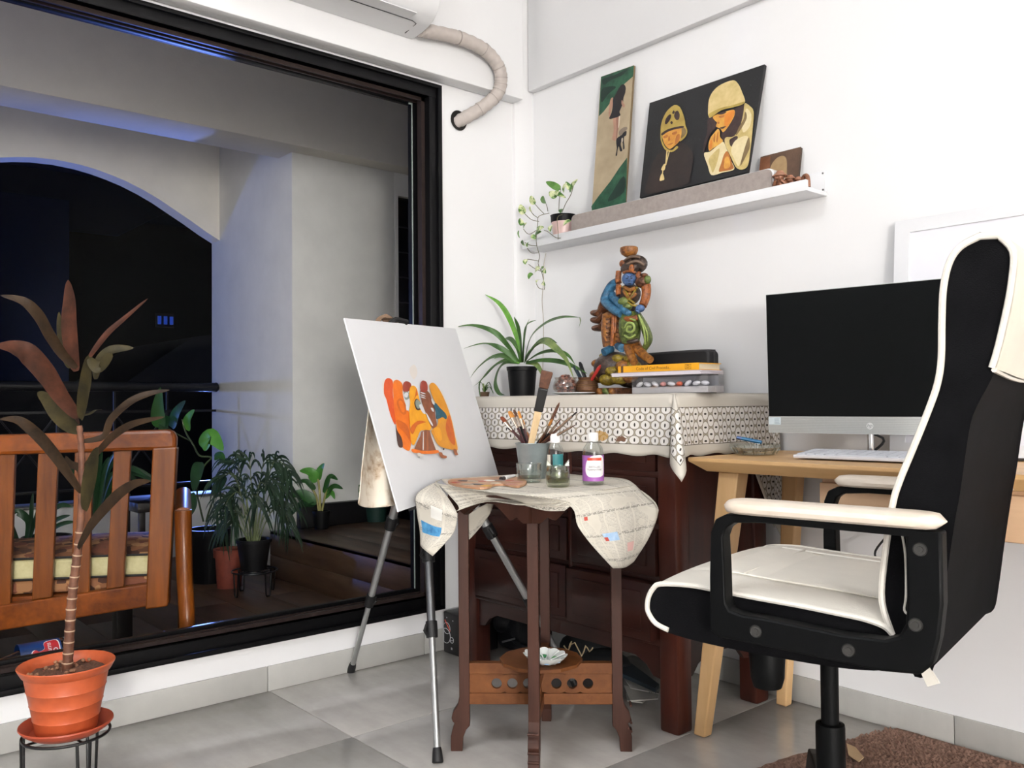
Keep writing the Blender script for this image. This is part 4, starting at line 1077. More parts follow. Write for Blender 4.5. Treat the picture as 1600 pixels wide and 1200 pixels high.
# ================================================================ EASEL, CANVAS, RAG
SIL = mat('easel_silver', 'b4b6b6', .28, .85, var=.04); DSIL = mat('easel_silver_dark', '77797c', .28, .9, var=.05); RUB = mat('black_rubber', '0e0e10', .5)
BLc, BRc, TLc, TRc = Vector((-1.843, 1.213, .630)), Vector((-2.193, 1.833, .658)), Vector((-1.956, 1.127, 1.119)), Vector((-2.308, 1.747, 1.147))
cn = (BRc-BLc).cross(TLc-BLc).normalized(); cn = cn if cn.x > 0 else -cn
hub = ondep(659, 640, 1.0); dd_ = ray(659, 640); tt = ((BLc-EYE).dot(cn)-.045)/dd_.dot(cn); hub = EYE+dd_*tt
hub = hub+Vector((0, 0, 0))
ea = thing('easel', (hub.x, hub.y, 0), 'silver telescopic tripod easel holding the white canvas by the window', 'easel')
feet = {'front': onz(684, 1192), 'right': onz(903, 1076), 'rear': onz(548, 1050)}
for nm, ft in feet.items():
    a = hub+(ft-hub)*.04; L = (ft-hub).length; d = (ft-hub).normalized()
    j1, j2 = {'front': (.45, .66), 'right': (.42, .68), 'rear': (.40, .70)}[nm]
    q = MB(); q.cyl(a, hub+d*L*j1, .0135, n=16); lg = q.build('leg', SIL, ea)
    q = MB(); q.cyl(hub+d*L*j1, hub+d*L*j2, .0115, n=16); q.build('middle_tube', SIL if nm != 'front' else DSIL, lg)
    q = MB(); q.cyl(hub+d*L*j2, ft-d*.03, .0088, n=16); q.build('lower_tube', SIL, lg)
    for jj, rr in ((j1, .0175), (j2, .0155)):
        q = MB(); c_ = hub+d*L*jj
        q.lathe(c_-d*.022, [(0, 0), (rr, .001), (rr*1.04, .02), (rr, .043), (0, .044)], 16, d); q.tube([c_+frame_of(d)[0]*rr-d*.012, c_+frame_of(d)[0]*(rr+.008)+d*.004, c_+frame_of(d)[0]*rr*.9+d*.016], .005, 6); q.build('clamp', RUB, lg)
    q = MB(); q.lathe(ft-d*.036, [(0, 0), (.0105, 0), (.0125, .01), (.0145, .034), (.012, .0365), (0, .0365)], 16, d); q.build('rubber_foot', RUB, lg)
m = MB(); m.ell(hub, (.035, .035, .04)); m.build('hub', RUB, ea)
cmid_t = TLc.lerp(TRc, .44); cmid_b = BLc.lerp(BRc, .44)
m = MB(); m.box((-.011, -.008, 0), (.011, .008, (cmid_t-cmid_b).length-.01), M=Matrix.Translation(cmid_b-cn*.018) @ ((cmid_t-cmid_b).to_track_quat('Z', 'Y').to_matrix().to_4x4())); m.build('mast', SIL, ea, smooth=False)
ax = (BRc-BLc).normalized(); au = (TLc-BLc).normalized()
m = MB()
for f in (.18, .70):
    c_ = BLc.lerp(BRc, f)-au*.009; m.prism([c_-ax*.02-cn*.03, c_+ax*.02-cn*.03, c_+ax*.02+cn*.012, c_-ax*.02+cn*.012], au*.008)
m.build('canvas_support', RUB, ea, smooth=False)
m = MB(); c_ = cmid_t+au*.003; m.tube([c_-cn*.02-ax*.03, c_-cn*.012+au*.012, c_+cn*.004+ax*.035], .008, 8, smooth=3); m.build('top_clamp', RUB, ea)
cv = thing('canvas', (BLc+BRc)/2, 'white canvas with unfinished painting of orange robed figures on easel', 'canvas')
CANV = mat('primed_canvas', 'd9dadd', .6, var=.012, scale=8, bump=.08, bscale=700)
m = MB(); m.prism([BLc, BRc, TRc, TLc], -cn*.004); m.build('board', [CANV], cv, smooth=False)
def bil(px, py):
    p = onpl(px, py, BLc, cn); r = p-BLc; return r
q = MB(); P = Paint(BLc, Vector((1, 0, 0)), Vector((0, 1, 0)), cn, q, .00015)
class PixPaint:
    def __init__(s, q, o, n): s.q, s.o, s.n, s.k = q, o, n, 1
    def __call__(s, mi, pts, smooth=True, nn=4):
        # flatten in the plane's own axes
        e1 = ax; e2 = s.n.cross(ax).normalized()
        P2 = []
        for p in pts:
            r = onpl(p[0], p[1], s.o, s.n)-s.o; P2.append((r.dot(e1), r.dot(e2)))
        pp_ = Paint(s.o, e1, e2, s.n, s.q, .00015); pp_.k = s.k; pp_(mi, P2, smooth, nn); s.k += 1
P = PixPaint(q, BLc, cn)
pm = [mat('oil_orange_red', 'd2491b', .4, c2='e2602a', scale=40), mat('oil_orange', 'dd6a14', .4, c2='ee7c1c', scale=35), mat('oil_yellow', 'e79a16', .4, c2='f4ad25', scale=30), mat('oil_ochre', 'd98d1f', .4, c2='e39b26', scale=30),
      mat('oil_brown', '7a4630', .4, c2='96583a', scale=40), mat('oil_maroon', '8f3527', .4, c2='a84632'), mat('oil_teal', '1f4c5e', .4, c2='2f6478', scale=60), mat('oil_grey', '8a9489', .4), mat('bare_white', 'd9dadd', .6, var=.01),
      mat('oil_dark', '4a2f2c', .4), mat('oil_pale_wash', 'dbd5cf', .6, var=.03), mat('oil_deep_orange', 'c65a12', .4, c2='d8681a', scale=50), mat('oil_foot', 'a5603c', .4)]
def X(l): return [(520+a/5.3333, 480+b/5.3333) for a, b in l]
P(10, X([(640, 510), (680, 480), (705, 540), (680, 600), (650, 570)])); P(10, X([(410, 640), (430, 600), (425, 760)])); P(10, X([(860, 1150), (640, 1170), (650, 1210), (860, 1210)]))
P(10, X([(900, 680), (960, 820), (1000, 960), (1050, 1170), (1030, 1200), (980, 1000), (930, 800)]))
P(0, X([(425, 640), (440, 600), (465, 592), (490, 605), (500, 640), (498, 720), (510, 820), (520, 900), (520, 980), (490, 930), (465, 850), (445, 770), (425, 720)]))
P(1, X([(500, 640), (520, 608), (550, 612), (578, 645), (580, 720), (600, 800), (640, 900), (640, 1000), (650, 1100), (640, 1190), (600, 1185), (560, 1130), (530, 1000), (515, 900), (505, 800)]))
P(9, X([(520, 980), (535, 1030), (570, 1090), (580, 1165), (540, 1150)]))
P(11, X([(530, 790), (560, 760), (600, 800), (610, 880), (580, 895), (545, 850)])); P(1, X([(545, 795), (565, 780), (590, 820), (595, 870), (570, 870)]))
P(11, X([(530, 940), (620, 990), (640, 1120), (600, 1050), (545, 1000)]))
P(5, X([(582, 640), (605, 618), (640, 630), (650, 660), (630, 700), (600, 712), (580, 690)])); P(7, X([(588, 715), (610, 705), (632, 720), (632, 760), (600, 770)])); P(8, X([(590, 725), (610, 712), (625, 725), (615, 752), (595, 750)])); P(8, X([(605, 800), (620, 795), (628, 850), (608, 860)]))
P(2, X([(640, 670), (665, 655), (690, 672), (705, 720), (720, 780), (745, 850), (790, 930), (815, 1000), (800, 1030), (730, 1030), (700, 1090), (670, 1150), (645, 1120), (640, 1000), (630, 880), (640, 800), (630, 730)]))
P(11, X([(690, 680), (702, 735), (690, 740), (660, 790), (680, 740)])); P(11, X([(640, 1010), (700, 950), (770, 960), (700, 985), (660, 1060)]))
P(9, X([(672, 800), (690, 765), (720, 790), (735, 830), (720, 858), (690, 855)])); P(7, X([(680, 800), (695, 772), (722, 795), (730, 830), (700, 848)])); P(8, X([(712, 822), (735, 812), (755, 850), (765, 890), (740, 880)])); 
P(4, X([(720, 700), (760, 690), (800, 720), (820, 780), (840, 850), (850, 930), (860, 990), (825, 1015), (790, 950), (760, 870), (735, 800)]))
P(8, X([(768, 880), (800, 930), (825, 980), (820, 990), (790, 945)]))
P(5, X([(722, 640), (740, 614), (770, 625), (782, 660), (778, 700), (740, 710), (722, 690)]))
for yy in (715, 735, 752): P(8, X([(722, yy-6), (750, yy+2), (765, yy+12), (740, yy+8), (724, yy)]))
P(3, X([(795, 660), (812, 634), (840, 640), (880, 690), (920, 770), (955, 860), (985, 960), (1010, 1080), (1030, 1190), (980, 1190), (900, 1170), (860, 1140), (830, 1080), (810, 1030), (860, 990), (870, 930), (880, 860), (840, 790), (810, 720)]))
P(11, X([(960, 900), (990, 1010), (1010, 1150), (960, 1110), (930, 1000)])); P(2, X([(830, 1020), (880, 1010), (900, 1100), (870, 1110)]))
P(6, X([(828, 812), (850, 805), (880, 840), (925, 885), (940, 920), (930, 938), (905, 920), (870, 935), (850, 930), (850, 880)])); P(8, X([(808, 768), (830, 790), (838, 815), (820, 808)])); P(8, X([(805, 842), (825, 848), (830, 875), (815, 868)]))
P(4, X([(725, 1040), (760, 1026), (795, 1030), (810, 1090), (835, 1160), (850, 1200), (660, 1200), (690, 1130), (715, 1080)]), False)
for u in (742, 772): P(12, X([(u, 1035), (u+9, 1035), (u+11, 1195), (u-4, 1195)]), False)
P(8, X([(738, 1040), (744, 1040), (742, 1195), (735, 1195)]), False)
P(1, X([(650, 1185), (750, 1203), (860, 1195), (855, 1222), (740, 1226), (655, 1215)])); 
P(12, X([(865, 1215), (895, 1215), (905, 1235), (935, 1245), (930, 1262), (890, 1258)])); P(12, X([(990, 1188), (1015, 1190), (1022, 1215), (1030, 1235), (1005, 1235)])); P(9, X([(905, 1180), (915, 1180), (912, 1195), (903, 1193)])); P(10, X([(690, 1220), (720, 1225), (740, 1245), (700, 1250)])); P(7, X([(698, 1252), (706, 1250), (704, 1262)]))
q.build('painted_figures', pm, cv, smooth=False)
# stained rag hanging over the easel head
RAG = NT('stained_rag'); f = RAG.noise(16, 5, .65); RAG.link(RAG.ramp(f, [(.30, lin('80604a')), (.40, lin('c2ae96')), (.52, lin('ded4c4'))]), RAG.b.inputs['Base Color']); RAG.b.inputs['Roughness'].default_value = .9; RAG = RAG.m
rg = thing('paint_rag', (cmid_t.x, cmid_t.y, cmid_t.z), 'paint-stained beige rag draped over the easel behind the canvas', 'rag')
q = MB(); rt = cmid_t-cn*.03
def rg_knot(u, v):
    a = u*math.pi; return rt+ax*(-.06+.12*u)-cn*(.01+.03*v)+Vector((0, 0, .006+.034*math.sin(a)*(1-.4*abs(v-.5))+.006*math.sin(9*u+4*v)))
q.grid(rg_knot, 14, 8, uv=lambda u, v: (u, v)); q.build('bunched_top', mat('brown_rag', '6e5542', .9, c2='9c8068', scale=30, bump=.3), rg, solid=.004, auto=180)
q = MB()
Rg = [[(585, 560), (600, 560), (618, 565), (640, 570)], [(576, 640), (590, 645), (607, 650), (640, 660)], [(567, 715), (588, 722), (606, 712), (640, 720)], [(562, 770), (585, 780), (608, 782), (645, 770)], [(560, 785), (586, 793), (615, 790), (648, 775)]]
Rr = [[EYE+ray(a, b)*(((BLc-EYE).dot(cn)-.05-.02*(i % 2))/ray(a, b).dot(cn)) for i, (a, b) in enumerate(r)] for r in Rg]
C_ = [catmull(r, 6) for r in Rr]; cv_ = [catmull([c[i] for c in C_], 5) for i in range(len(C_[0]))]; NU, NV = len(cv_)-1, len(cv_[0])-1
q.grid(lambda u, v: cv_[int(round(u*NU))][int(round(v*NV))]-cn*.012*math.sin(u*9)*v, NU, NV, uv=lambda u, v: (u, v)); q.build('hanging_cloth', RAG, rg, solid=.002, auto=180)

# ================================================================ ON THE SIDE TABLE
ZT = TZ+.0052
pal = thing('palette', onz(762, 756, ZT), 'kidney-shaped wooden paint palette crusted with colours on newspaper', 'palette')
ol = [(700, 755), (706, 751.5), (730, 750), (760, 748.5), (792, 747), (815, 750), (823, 756), (812, 762), (800, 761.5), (786, 759), (771, 760), (765, 763.5), (750, 765), (730, 763), (712, 760)]
O = catmull([onz(x, y, ZT) for x, y in ol], 3, closed=True)
m = MB(); m.prism([Vector((p.x, p.y, ZT)) for p in O], (0, 0, .005)); m.build('board', mat('palette_wood', 'a2714f', .5, c2='bb9272', scale=14, var=.1), pal, smooth=False)
for i, (x, y, c_) in enumerate(((712, 754, '8f3a2a'), (724, 751.5, '3a2724'), (738, 752, '9b8b76'), (752, 752, 'a05a4a'), (765, 751, 'd8d2c8'), (780, 751, '6b5a50'), (795, 751, 'a4584a'), (808, 753, '9a6a5a'), (745, 757, '2f2a2c'), (760, 759, 'c09030'), (800, 757, 'b07868'), (730, 757, '8a7f6c'), (775, 755, 'b8aa94'))):
    p = onz(x, y, ZT+.005); q = MB(); q.ell(p, (.016+.004*(i % 3), .014, .0022), nu=10, nv=6); q.build('paint_blob', mat('blob_'+c_, c_, .35), pal)
pt = thing('paint_tube', onz(792, 745, ZT), 'squeezed white paint tube with dark cap beside metal bucket', 'paint tube')
a, b = onz(783, 748.5, ZT+.008), onz(803, 743.5, ZT+.008)
m = MB(); m.tube([a+(b-a)*.22, a+(b-a)*.6, b], lambda t: .009*(1-.35*t), 10, flat=.75); m.build('tube', mat('tube_white', 'e3e3e3', .3), pt)
m = MB(); m.cyl(a, a+(b-a)*.2, .006); m.build('cap', mat('dark_cap', '2a2223', .4), pt)
# galvanised bucket and brushes
bc = onz(833, 747, ZT)
bk = thing('metal_bucket', bc, 'small galvanised metal bucket full of paint brushes on side table', 'bucket')
BH = .096
GALV = mat('galvanised_steel', '9aa5a8', .35, .55, var=.08, scale=30)
m = MB(); m.lathe(bc, [(0, 0), (.034, 0), (.0345, .003), (.047, BH-.003), (.0485, BH-.001), (.0475, BH+.001), (.0455, BH-.003), (.034, .006), (0, .005)], 36); m.build('body', GALV, bk)
m = MB(); R_ = [(bc+Vector((math.cos(a)*.0482, math.sin(a)*.0482, BH-.0005))) for a in [2*math.pi*i/36 for i in range(37)]]; m.tube(R_, .0016, 6); m.build('rim', GALV, bk)
BRW = {'m': mat('brush_handle_maroon', '3a161a', .3, coat=.4), 'b': mat('brush_handle_brown', '4c2c1c', .35, coat=.3), 'k': mat('brush_handle_black', '1a1618', .35), 't': wood('brush_raw_wood', 'c9ab80', 'd9bf97', 'Z', 8, .6), 'o': mat('brush_handle_orange', '94552a', .35)}
FER = mat('brush_ferrule', 'b9a99a', .25, .8, var=.1); BRI = {'r': mat('bristle_rust', '6c3018', .8, c2='8a4524', scale=90), 'o': mat('bristle_ochre', 'a5692c', .8, c2='c4853c', scale=90), 'd': mat('bristle_dark', '2a2124', .8), 'b': mat('bristle_brown', '4d3226', .8, c2='6b4634', scale=90)}
def brush(base, tip, dyt, hc, bc_, w, flat=.4, fl=.30, bl_=.22, label='', hr=.0032):
    """base at the bucket rim and brush tip in the frame; the handle runs on down inside the bucket"""
    y0 = bc.y
    A, Bp = ony(base[0], base[1], y0+dyt*.25), ony(tip[0], tip[1], y0+dyt)
    o2 = A-bc; o2.z = 0
    if o2.length > .040: o2 = o2.normalized()*.040
    A = bc+o2+Vector((0, 0, BH)); dz_ = (Bp-A).normalized(); foot = A.copy(); s_ = 0
    while s_ < .15:
        s_ += .002; w_ = A-dz_*s_; rr = w_-bc; hz = rr.z; rr.z = 0
        if hz < .012 or rr.length > .030+.010*hz/BH: break
        foot = w_
    d = (Bp-foot).normalized(); L = (Bp-foot).length; lb = w*2.1 if bl_ is None else L*bl_*.55; lf = L*fl*.55
    t = thing('paint_brush', foot, label, 'paint brush', 'brushes in the metal bucket')
    m = MB(); m.tube([foot, foot+d*(L-lb-lf)*.5, Bp-d*(lb+lf)], lambda s_: hr*(.75+.5*s_), 8); m.build('handle', BRW[hc], t)
    m = MB(); m.tube([Bp-d*(lb+lf), Bp-d*lb], lambda s_: hr*1.25+(w*.5-hr*1.25)*s_, 10, flat=1 if w < .008 else .6); m.build('ferrule', FER, t)
    m = MB(); m.tube([Bp-d*lb, Bp-d*lb*.5, Bp-d*lb*.15, Bp], lambda s_: w*.5*(1.0 if s_ < .3 else (1.12 if s_ < .6 else (.9 if s_ < .9 else .25))), 10, flat=flat); m.build('bristles', BRI[bc_], t)
brush((815, 697), (783, 651), -.01, 'm', 'r', .016, label='leftmost brush in the bucket, maroon handle and flared rust bristles', flat=.5)
brush((820, 697), (796, 642), .0, 'm', 'o', .017, label='bucket brush with broad ochre fan bristles, second from left', flat=.4)
brush((823, 697), (803, 640), .02, 'k', 'b', .009, label='thin dark brush standing behind the ochre fan brush')
brush((826, 697), (810, 642), -.015, 'm', 'o', .010, label='maroon-handled brush with slim rusty tip left of the big flat brush')
brush((829, 697), (816, 655), .01, 'o', 'o', .008, label='short brush with orange handle close against the big flat brush')
brush((824, 697), (792, 668), .02, 'b', 'd', .006, label='low thin brush leaning left below the fan brush')
brush((846, 697), (874, 629), .0, 'k', 'b', .011, label='tall dark tapered brush right of the big flat brush', fl=.3, bl_=.5)
brush((843, 697), (863, 655), -.01, 'b', 'o', .009, label='short round-tipped brush left of the tall dark brush')
brush((846, 697), (876, 655), .02, 'k', 'b', .007, label='small brown brush behind the tall dark brush')
brush((850, 697), (902, 643), -.015, 'b', 'd', .0065, label='long slim pointed brush leaning far to the right', fl=.5, bl_=.16)
brush((852, 697), (899, 664), .0, 'm', 'b', .0055, label='lowest right-leaning brush with thin reddish tip', fl=.5, bl_=.15)
brush((848, 697), (885, 672), .02, 'k', 'd', .006, label='dark brush lying under the long slim right-leaning one')
brush((840, 697), (858, 668), .015, 'k', 'd', .006, label='short black brush in the middle of the bucket')
# the big flat brush
A, Bp = ony(829, 697, bc.y+.0), ony(855, 580, bc.y-.005); d = (Bp-A).normalized(); foot = A-d*.07; L = (Bp-foot).length
t = thing('paint_brush', foot, 'big flat brush with raw wood handle, black ferrule and brown bristles', 'paint brush', 'brushes in the metal bucket')
sd = d.cross(FW).normalized()
def flatbar(a0, a1, w0, w1, th, mat_, nm, bev=.002):
    q = MB(); p0, p1 = foot+d*L*a0, foot+d*L*a1; nn = sd.cross(d).normalized(); vs = []
    for p, w in ((p0, w0), (p1, w1)):
        for a, b in ((-1, -1), (1, -1), (1, 1), (-1, 1)): vs.append(p+sd*a*w/2+nn*b*th/2)
    q.add(vs, [(3, 2, 1, 0), (4, 5, 6, 7), (0, 1, 5, 4), (1, 2, 6, 5), (2, 3, 7, 6), (3, 0, 4, 7)]); q.build(nm, mat_, t, bevel=bev)
flatbar(0, .60, .016, .020, .011, BRW['t'], 'handle'); flatbar(.60, .83, .024, .026, .013, mat('ferrule_black', '121214', .4), 'ferrule'); flatbar(.83, 1.0, .026, .033, .012, BRI['b'], 'bristles', .004)
# glasses and bottles
GLS = clear('tumbler_glass', (.88, .91, .90), .22); WAT = clear('murky_water', (.80, .82, .74), .10)
gc = onz(827, 753, ZT); t = thing('glass_tumbler', gc, 'short clear glass tumbler in front of the metal bucket', 'glass')
m = MB(); m.lathe(gc, [(0, .001), (.029, .001), (.031, .004), (.034, .047), (.0335, .049), (.032, .047), (.029, .010), (0, .009)], 32); m.build('cup', GLS, t)
m = MB(); m.lathe(gc, [(0, .010), (.0285, .010), (.0295, .016), (0, .016)], 24); m.build('water', WAT, t)
cc = onz(872, 760, ZT); t = thing('cat_ear_glass', cc, 'small glass cup with ears holding murky oil, before white-capped bottle', 'glass')
EARG = clear('pale_green_glass', (.80, .83, .74), .22)
m = MB(); m.lathe(cc, [(0, .001), (.026, .001), (.029, .006), (.030, .035), (.0275, .050), (.0265, .051), (.0255, .049), (.027, .034), (.0255, .010), (0, .008)], 30); m.build('cup', EARG, t)
for s_ in (-1, 1):
    e = cc+RT*.021*s_+Vector((0, 0, .049)); q = MB(); q.prism([e-RT*.009-FW*.004, e+RT*.009-FW*.004, e+RT*.007*s_+Vector((0, 0, .019))-FW*.002], FW*.008); q.build('ear', EARG, t, bevel=.002)
m = MB(); m.lathe(cc, [(0, .008), (.0253, .010), (.0268, .022), (0, .022)], 24); m.build('oil', clear('yellow_oil', (.62, .62, .36), .10), t)
def bottle(name, c_, label, capm, capr, caph, caps, lab, h, r):
    t = thing(name, c_, label, 'bottle')
    m = MB(); m.lathe(c_, [(0, .001), (r*.93, .001), (r, .004), (r, h*.62), (r*.9, h*.72), (r*.55, h*.82), (r*.5, h*.86), (r*.5, h*.9)], 30); m.build('glass_body', clear('bottle_glass', (.86, .89, .88), .2), t)
    m = MB(); m.lathe(c_, [(0, .003), (r*.93, .004), (r*.95, h*.55), (0, h*.55)], 24); m.build('liquid', clear('spirit', (.90, .91, .88), .08), t)
    m = MB(); m.lathe(c_+Vector((0, 0, h*.845)), [(capr, 0), (capr, caph*.8), (capr*.94, caph), (0, caph)], 24); cp = m.build('cap', capm, t)
    m = MB()
    for i in range(20):
        a = 2*math.pi*i/20; m.box((capr-.0005, -.0006, .002), (capr+.0005, .0006, caph*.78), M=Matrix.Translation(c_+Vector((0, 0, h*.845))) @ Matrix.Rotation(a, 4, 'Z'))
    o_ = m.build('cap_rib', capm, cp, smooth=False); o_['kind'] = 'stuff'
    return t
CAPW = mat('white_cap', 'e8e8e8', .35)
b1 = onz(868, 750, ZT); t1 = bottle('solvent_bottle', b1, 'clear bottle with white cap and teal label behind eared glass', CAPW, .0125, .024, 0, None, .118, .0225)
def wrap(t, c_, r, z0, z1, a0, a1, m_, nm, n=16):
    q = MB(); vs = []
    for z in (z0, z1):
        for i in range(n+1):
            a = a0+(a1-a0)*i/n; vs.append(c_+Vector((math.cos(a)*r, math.sin(a)*r, z)))
    q.add(vs, [(i, i+1, n+2+i, n+1+i) for i in range(n)]); return q.build(nm, m_, t, smooth=True)
to_cam = math.atan2(-b1.y, -b1.x)
wrap(t1, b1, .0229, .036, .070, to_cam-.3, to_cam+1.1, mat('teal_label', '2c7478', .5), 'teal_label'); wrap(t1, b1, .0228, .03, .068, to_cam-1.2, to_cam-.6, mat('cream_label', 'd9d2c4', .5), 'cream_label')
b2 = onz(927, 757, ZT); t2 = bottle('turpentine_bottle', b2, 'clear turpentine bottle with purple and white label on side table', mat('clear_cap', 'dcdad8', .3), .0135, .022, 0, None, .128, .0265)
to_cam = math.atan2(-b2.y, -b2.x)
lb = wrap(t2, b2, .0271, .010, .074, to_cam-1.5, to_cam+1.5, mat('label_purple', '9a5aa6', .45), 'label', 24)
def on_lab(a, z, d=.00015): r = .0271+d; return b2+Vector((math.cos(to_cam+a)*r, math.sin(to_cam+a)*r, z))
def lab_poly(pts, m_, d, nm):
    q = MB(); P_ = catmull([(a, z, 0) for a, z in pts], 4, closed=True); bm = bmesh.new(); vs = [bm.verts.new(p) for p in P_]
    bmesh.ops.triangle_fill(bm, edges=[bm.edges.new((vs[i], vs[(i+1) % len(vs)])) for i in range(len(vs))], use_beauty=True); bmesh.ops.subdivide_edges(bm, edges=bm.edges[:], cuts=2); bm.verts.index_update()
    q.add([on_lab(v.co.x, v.co.y, d) for v in bm.verts], [[v.index for v in f.verts] for f in bm.faces]); bm.free(); return q.build(nm, m_, lb)
lab_poly([(-.75, .034), (-.70, .052), (-.45, .066), (.1, .0735), (.9, .0735), (1.2, .06), (1.2, .03), (.85, .022), (.2, .020), (-.45, .022)], mat('label_white', 'e6e3e4', .45), .0004, 'label_field')
q = MB(); n_ = 10; vs = []
for z in (.0615, .0685):
    for i in range(n_+1): vs.append(on_lab(-.52+1.35*i/n_, z, .0011))
q.add(vs, [(i, i+1, n_+2+i, n_+1+i) for i in range(n_)]); q.build('label_red_band', mat('label_red', 'c8472f', .45), lb)
def lab_text(body, size, z, m_, nm, d=.0016, squeeze=1.0):
    q = MB(); vs, fs = text_mesh(body, size); q.add([on_lab(v.x*squeeze/.0271+.14, z+v.y, d) for v in vs], fs); return q.build(nm, m_, lb, smooth=False)
LG = mat('label_ink_grey', '4a4a52', .5)
lab_text('DISTILLED', .0062, .0455, LG, 'label_text'); lab_text('TURPENTINE', .0062, .0385, LG, 'label_text'); lab_text('- - - -', .005, .0555, mat('label_ink_pale', '9aa0a0', .5), 'label_text', squeeze=1.2); lab_text('- - - -', .004, .0635, mat('label_white', 'e6e3e4', .45), 'label_text', squeeze=1.3); lab_text('- - -', .004, .0325, LG, 'label_text'); lab_text('- - -', .0045, .014, mat('label_white', 'e6e3e4', .45), 'label_text')

# ================================================================ ON THE CHEST
ZK = cz+.0062
SYP = 2.18
def sp(x, y, dy=0.0): return ony(x, y, SYP+dy)
u1 = (sp(976, 500)-sp(975, 500)).length       # metres per pixel on the statue's plane, along x
uz = (sp(975, 500)-sp(975, 501)).length
st = thing('statue', (sp(970, 612).x, SYP, ZK), 'carved wooden statue of blue-skinned standing figure in tall headdress on chest', 'statue')
def carved(name, c1, c2, rough=.42):
    k = NT(name); f = k.noise(60, 5, .7); g = k.noise(150, 3, .6); c_ = lin(c1)
    dk_c = tuple(v*.18 for v in c_[:3])+(1,)
    k.link(k.ramp(k.math('ADD', k.math('MULTIPLY', f, .7), k.math('MULTIPLY', g, .3)), [(.34, dk_c), (.46, c_), (.64, lin(c2))]), k.b.inputs['Base Color'])
    k.b.inputs['Roughness'].default_value = rough; k.bump(g, .55, .004); return k.m
SB = carved('statue_blue', '2a5876', '41799c'); SBF = carved('statue_face_blue', '3a5680', '5a76a4'); SO = carved('statue_orange', '7c4420', 'b0682e'); SBR = carved('statue_brown', '55331f', '7e4c2c')
SD = carved('statue_dark_brown', '33261f', '54423a'); SG = carved('statue_green', '485626', '7c8a48'); SY = carved('statue_olive_gold', '74611c', 'a6922e'); SR = carved('statue_gold_brown', '7a4a20', 'b07630')
def E_(q, x, y, rx, ry, dy=0, rd=None): q.ell(sp(x, y, dy), (rx*u1, (rd or min(rx, ry))*u1, ry*uz))
def Tb(q, pts, r, flat=1.0): q.tube([sp(p[0], p[1], p[2] if len(p) > 2 else 0) for p in pts], r if callable(r) else r*u1, 10, smooth=4, flat=flat)
q = MB(); 
x0, x1 = sp(916, 610).x, sp(988, 610).x; q.box((x0, SYP-.075, ZK), (x1, SYP+.06, ZK+.024), .004); q.build('base', SBR, st)
for i in range(7):
    q = MB(); xx = x0+.006+(x1-x0-.012)*(i+.5)/7; q.ell((xx, SYP-.076, ZK+.012), (.016, .009, .0100), M=Matrix.Rotation(.5, 4, 'Y')); q.build('base_leaf', SG if i % 2 else SR, st)
fr_ = [(934, 568, 8, 7, -.03), (947, 573, 8, 8, -.045), (957, 562, 9, 7, -.02), (936, 588, 12, 11, -.02), (966, 560, 8, 7, -.03), (958, 580, 10, 8, -.045), (974, 572, 9, 9, -.045), (950, 593, 11, 10, -.045), (968, 592, 11, 9, -.05), (984, 588, 10, 10, -.04), (945, 556, 7, 5, -.01), (990, 572, 9, 9, -.03), (1002, 580, 10, 9, -.01), (925, 596, 8, 8, -.01), (985, 560, 8, 8, -.03)]
for i, (x, y, rx, ry, dy) in enumerate(fr_): q = MB(); E_(q, x, y, rx, ry, dy, rx); q.build('fruit', SY if i % 3 else SR, st)
q = MB(); E_(q, 960, 575, 24, 26, .0, 26); E_(q, 985, 580, 24, 26, .01, 22); q.build('rock', SD, st)
q = MB(); Tb(q, [(955, 545, -.02), (949, 548, -.04), (943, 551, -.055)], 5); Tb(q, [(966, 540, -.02), (972, 544, -.045)], 5); q.build('foot', SB, st)
q = MB(); Tb(q, [(952, 492, -.01), (950, 515, -.015), (953, 541, -.01)], 8.5); Tb(q, [(966, 495, -.012), (967, 515, -.018), (968, 540, -.012)], 7.5); E_(q, 960, 494, 15, 9, 0, 13); q.build('trousers', SR, st)
q = MB(); Tb(q, [(959, 488, -.034), (958, 515, -.043), (956, 540, -.038)], 2.6); Tb(q, [(963, 490, -.038), (961, 520, -.043)], 1.6); q.build('sash', SO, st)
for k_ in range(6):
    q = MB(); yy = 497+k_*7.2; Tb(q, [(944.5, yy, -.018), (949, yy+1.5, -.038), (954, yy, -.042)], .8); Tb(q, [(962.5, yy, -.036), (968, yy+1.5, -.038), (973, yy-.5, -.028)], .8); o_ = q.build('trouser_band', SBR, st); o_['kind'] = 'stuff'
for pts in ([(948, 480), (938, 489), (928, 489)], [(949, 490), (939, 500), (928, 500)], [(950, 500), (942, 511), (930, 513)], [(948, 470), (943, 482), (940, 495)]):
    q = MB(); P_ = [(a, b, .012) for a, b in pts]; Tb(q, P_, lambda t: (9.5*u1)*(1-.25*t**3), .5); q.build('cape_fold', SBR, st)
q = MB(); Tb(q, [(984, 492, -.02), (984, 512, -.03), (985, 533, -.02)], lambda t: u1*(10.8+2.2*math.sin(t*3.1))); q.build('skirt', SG, st)
q = MB(); Tb(q, [(977, 512, -.062), (981, 505, -.068), (989, 506, -.068), (991, 514, -.066), (986, 519, -.068), (980, 517, -.067), (981, 511, -.069), (986, 511, -.069)], 1.5); Tb(q, [(975, 523, -.056), (984, 528, -.064), (993, 523, -.06)], 1.3); Tb(q, [(975, 501, -.05), (984, 498, -.06), (993, 501, -.056)], 1.2); q.build('skirt_swirl', mat('statue_green_light', '7f9148', .4, c2='9cae62', scale=60), st)
q = MB(); Tb(q, [(973, 497, -.045), (984, 499, -.055), (996, 496, -.045)], 3.4); q.build('belt', SO, st)
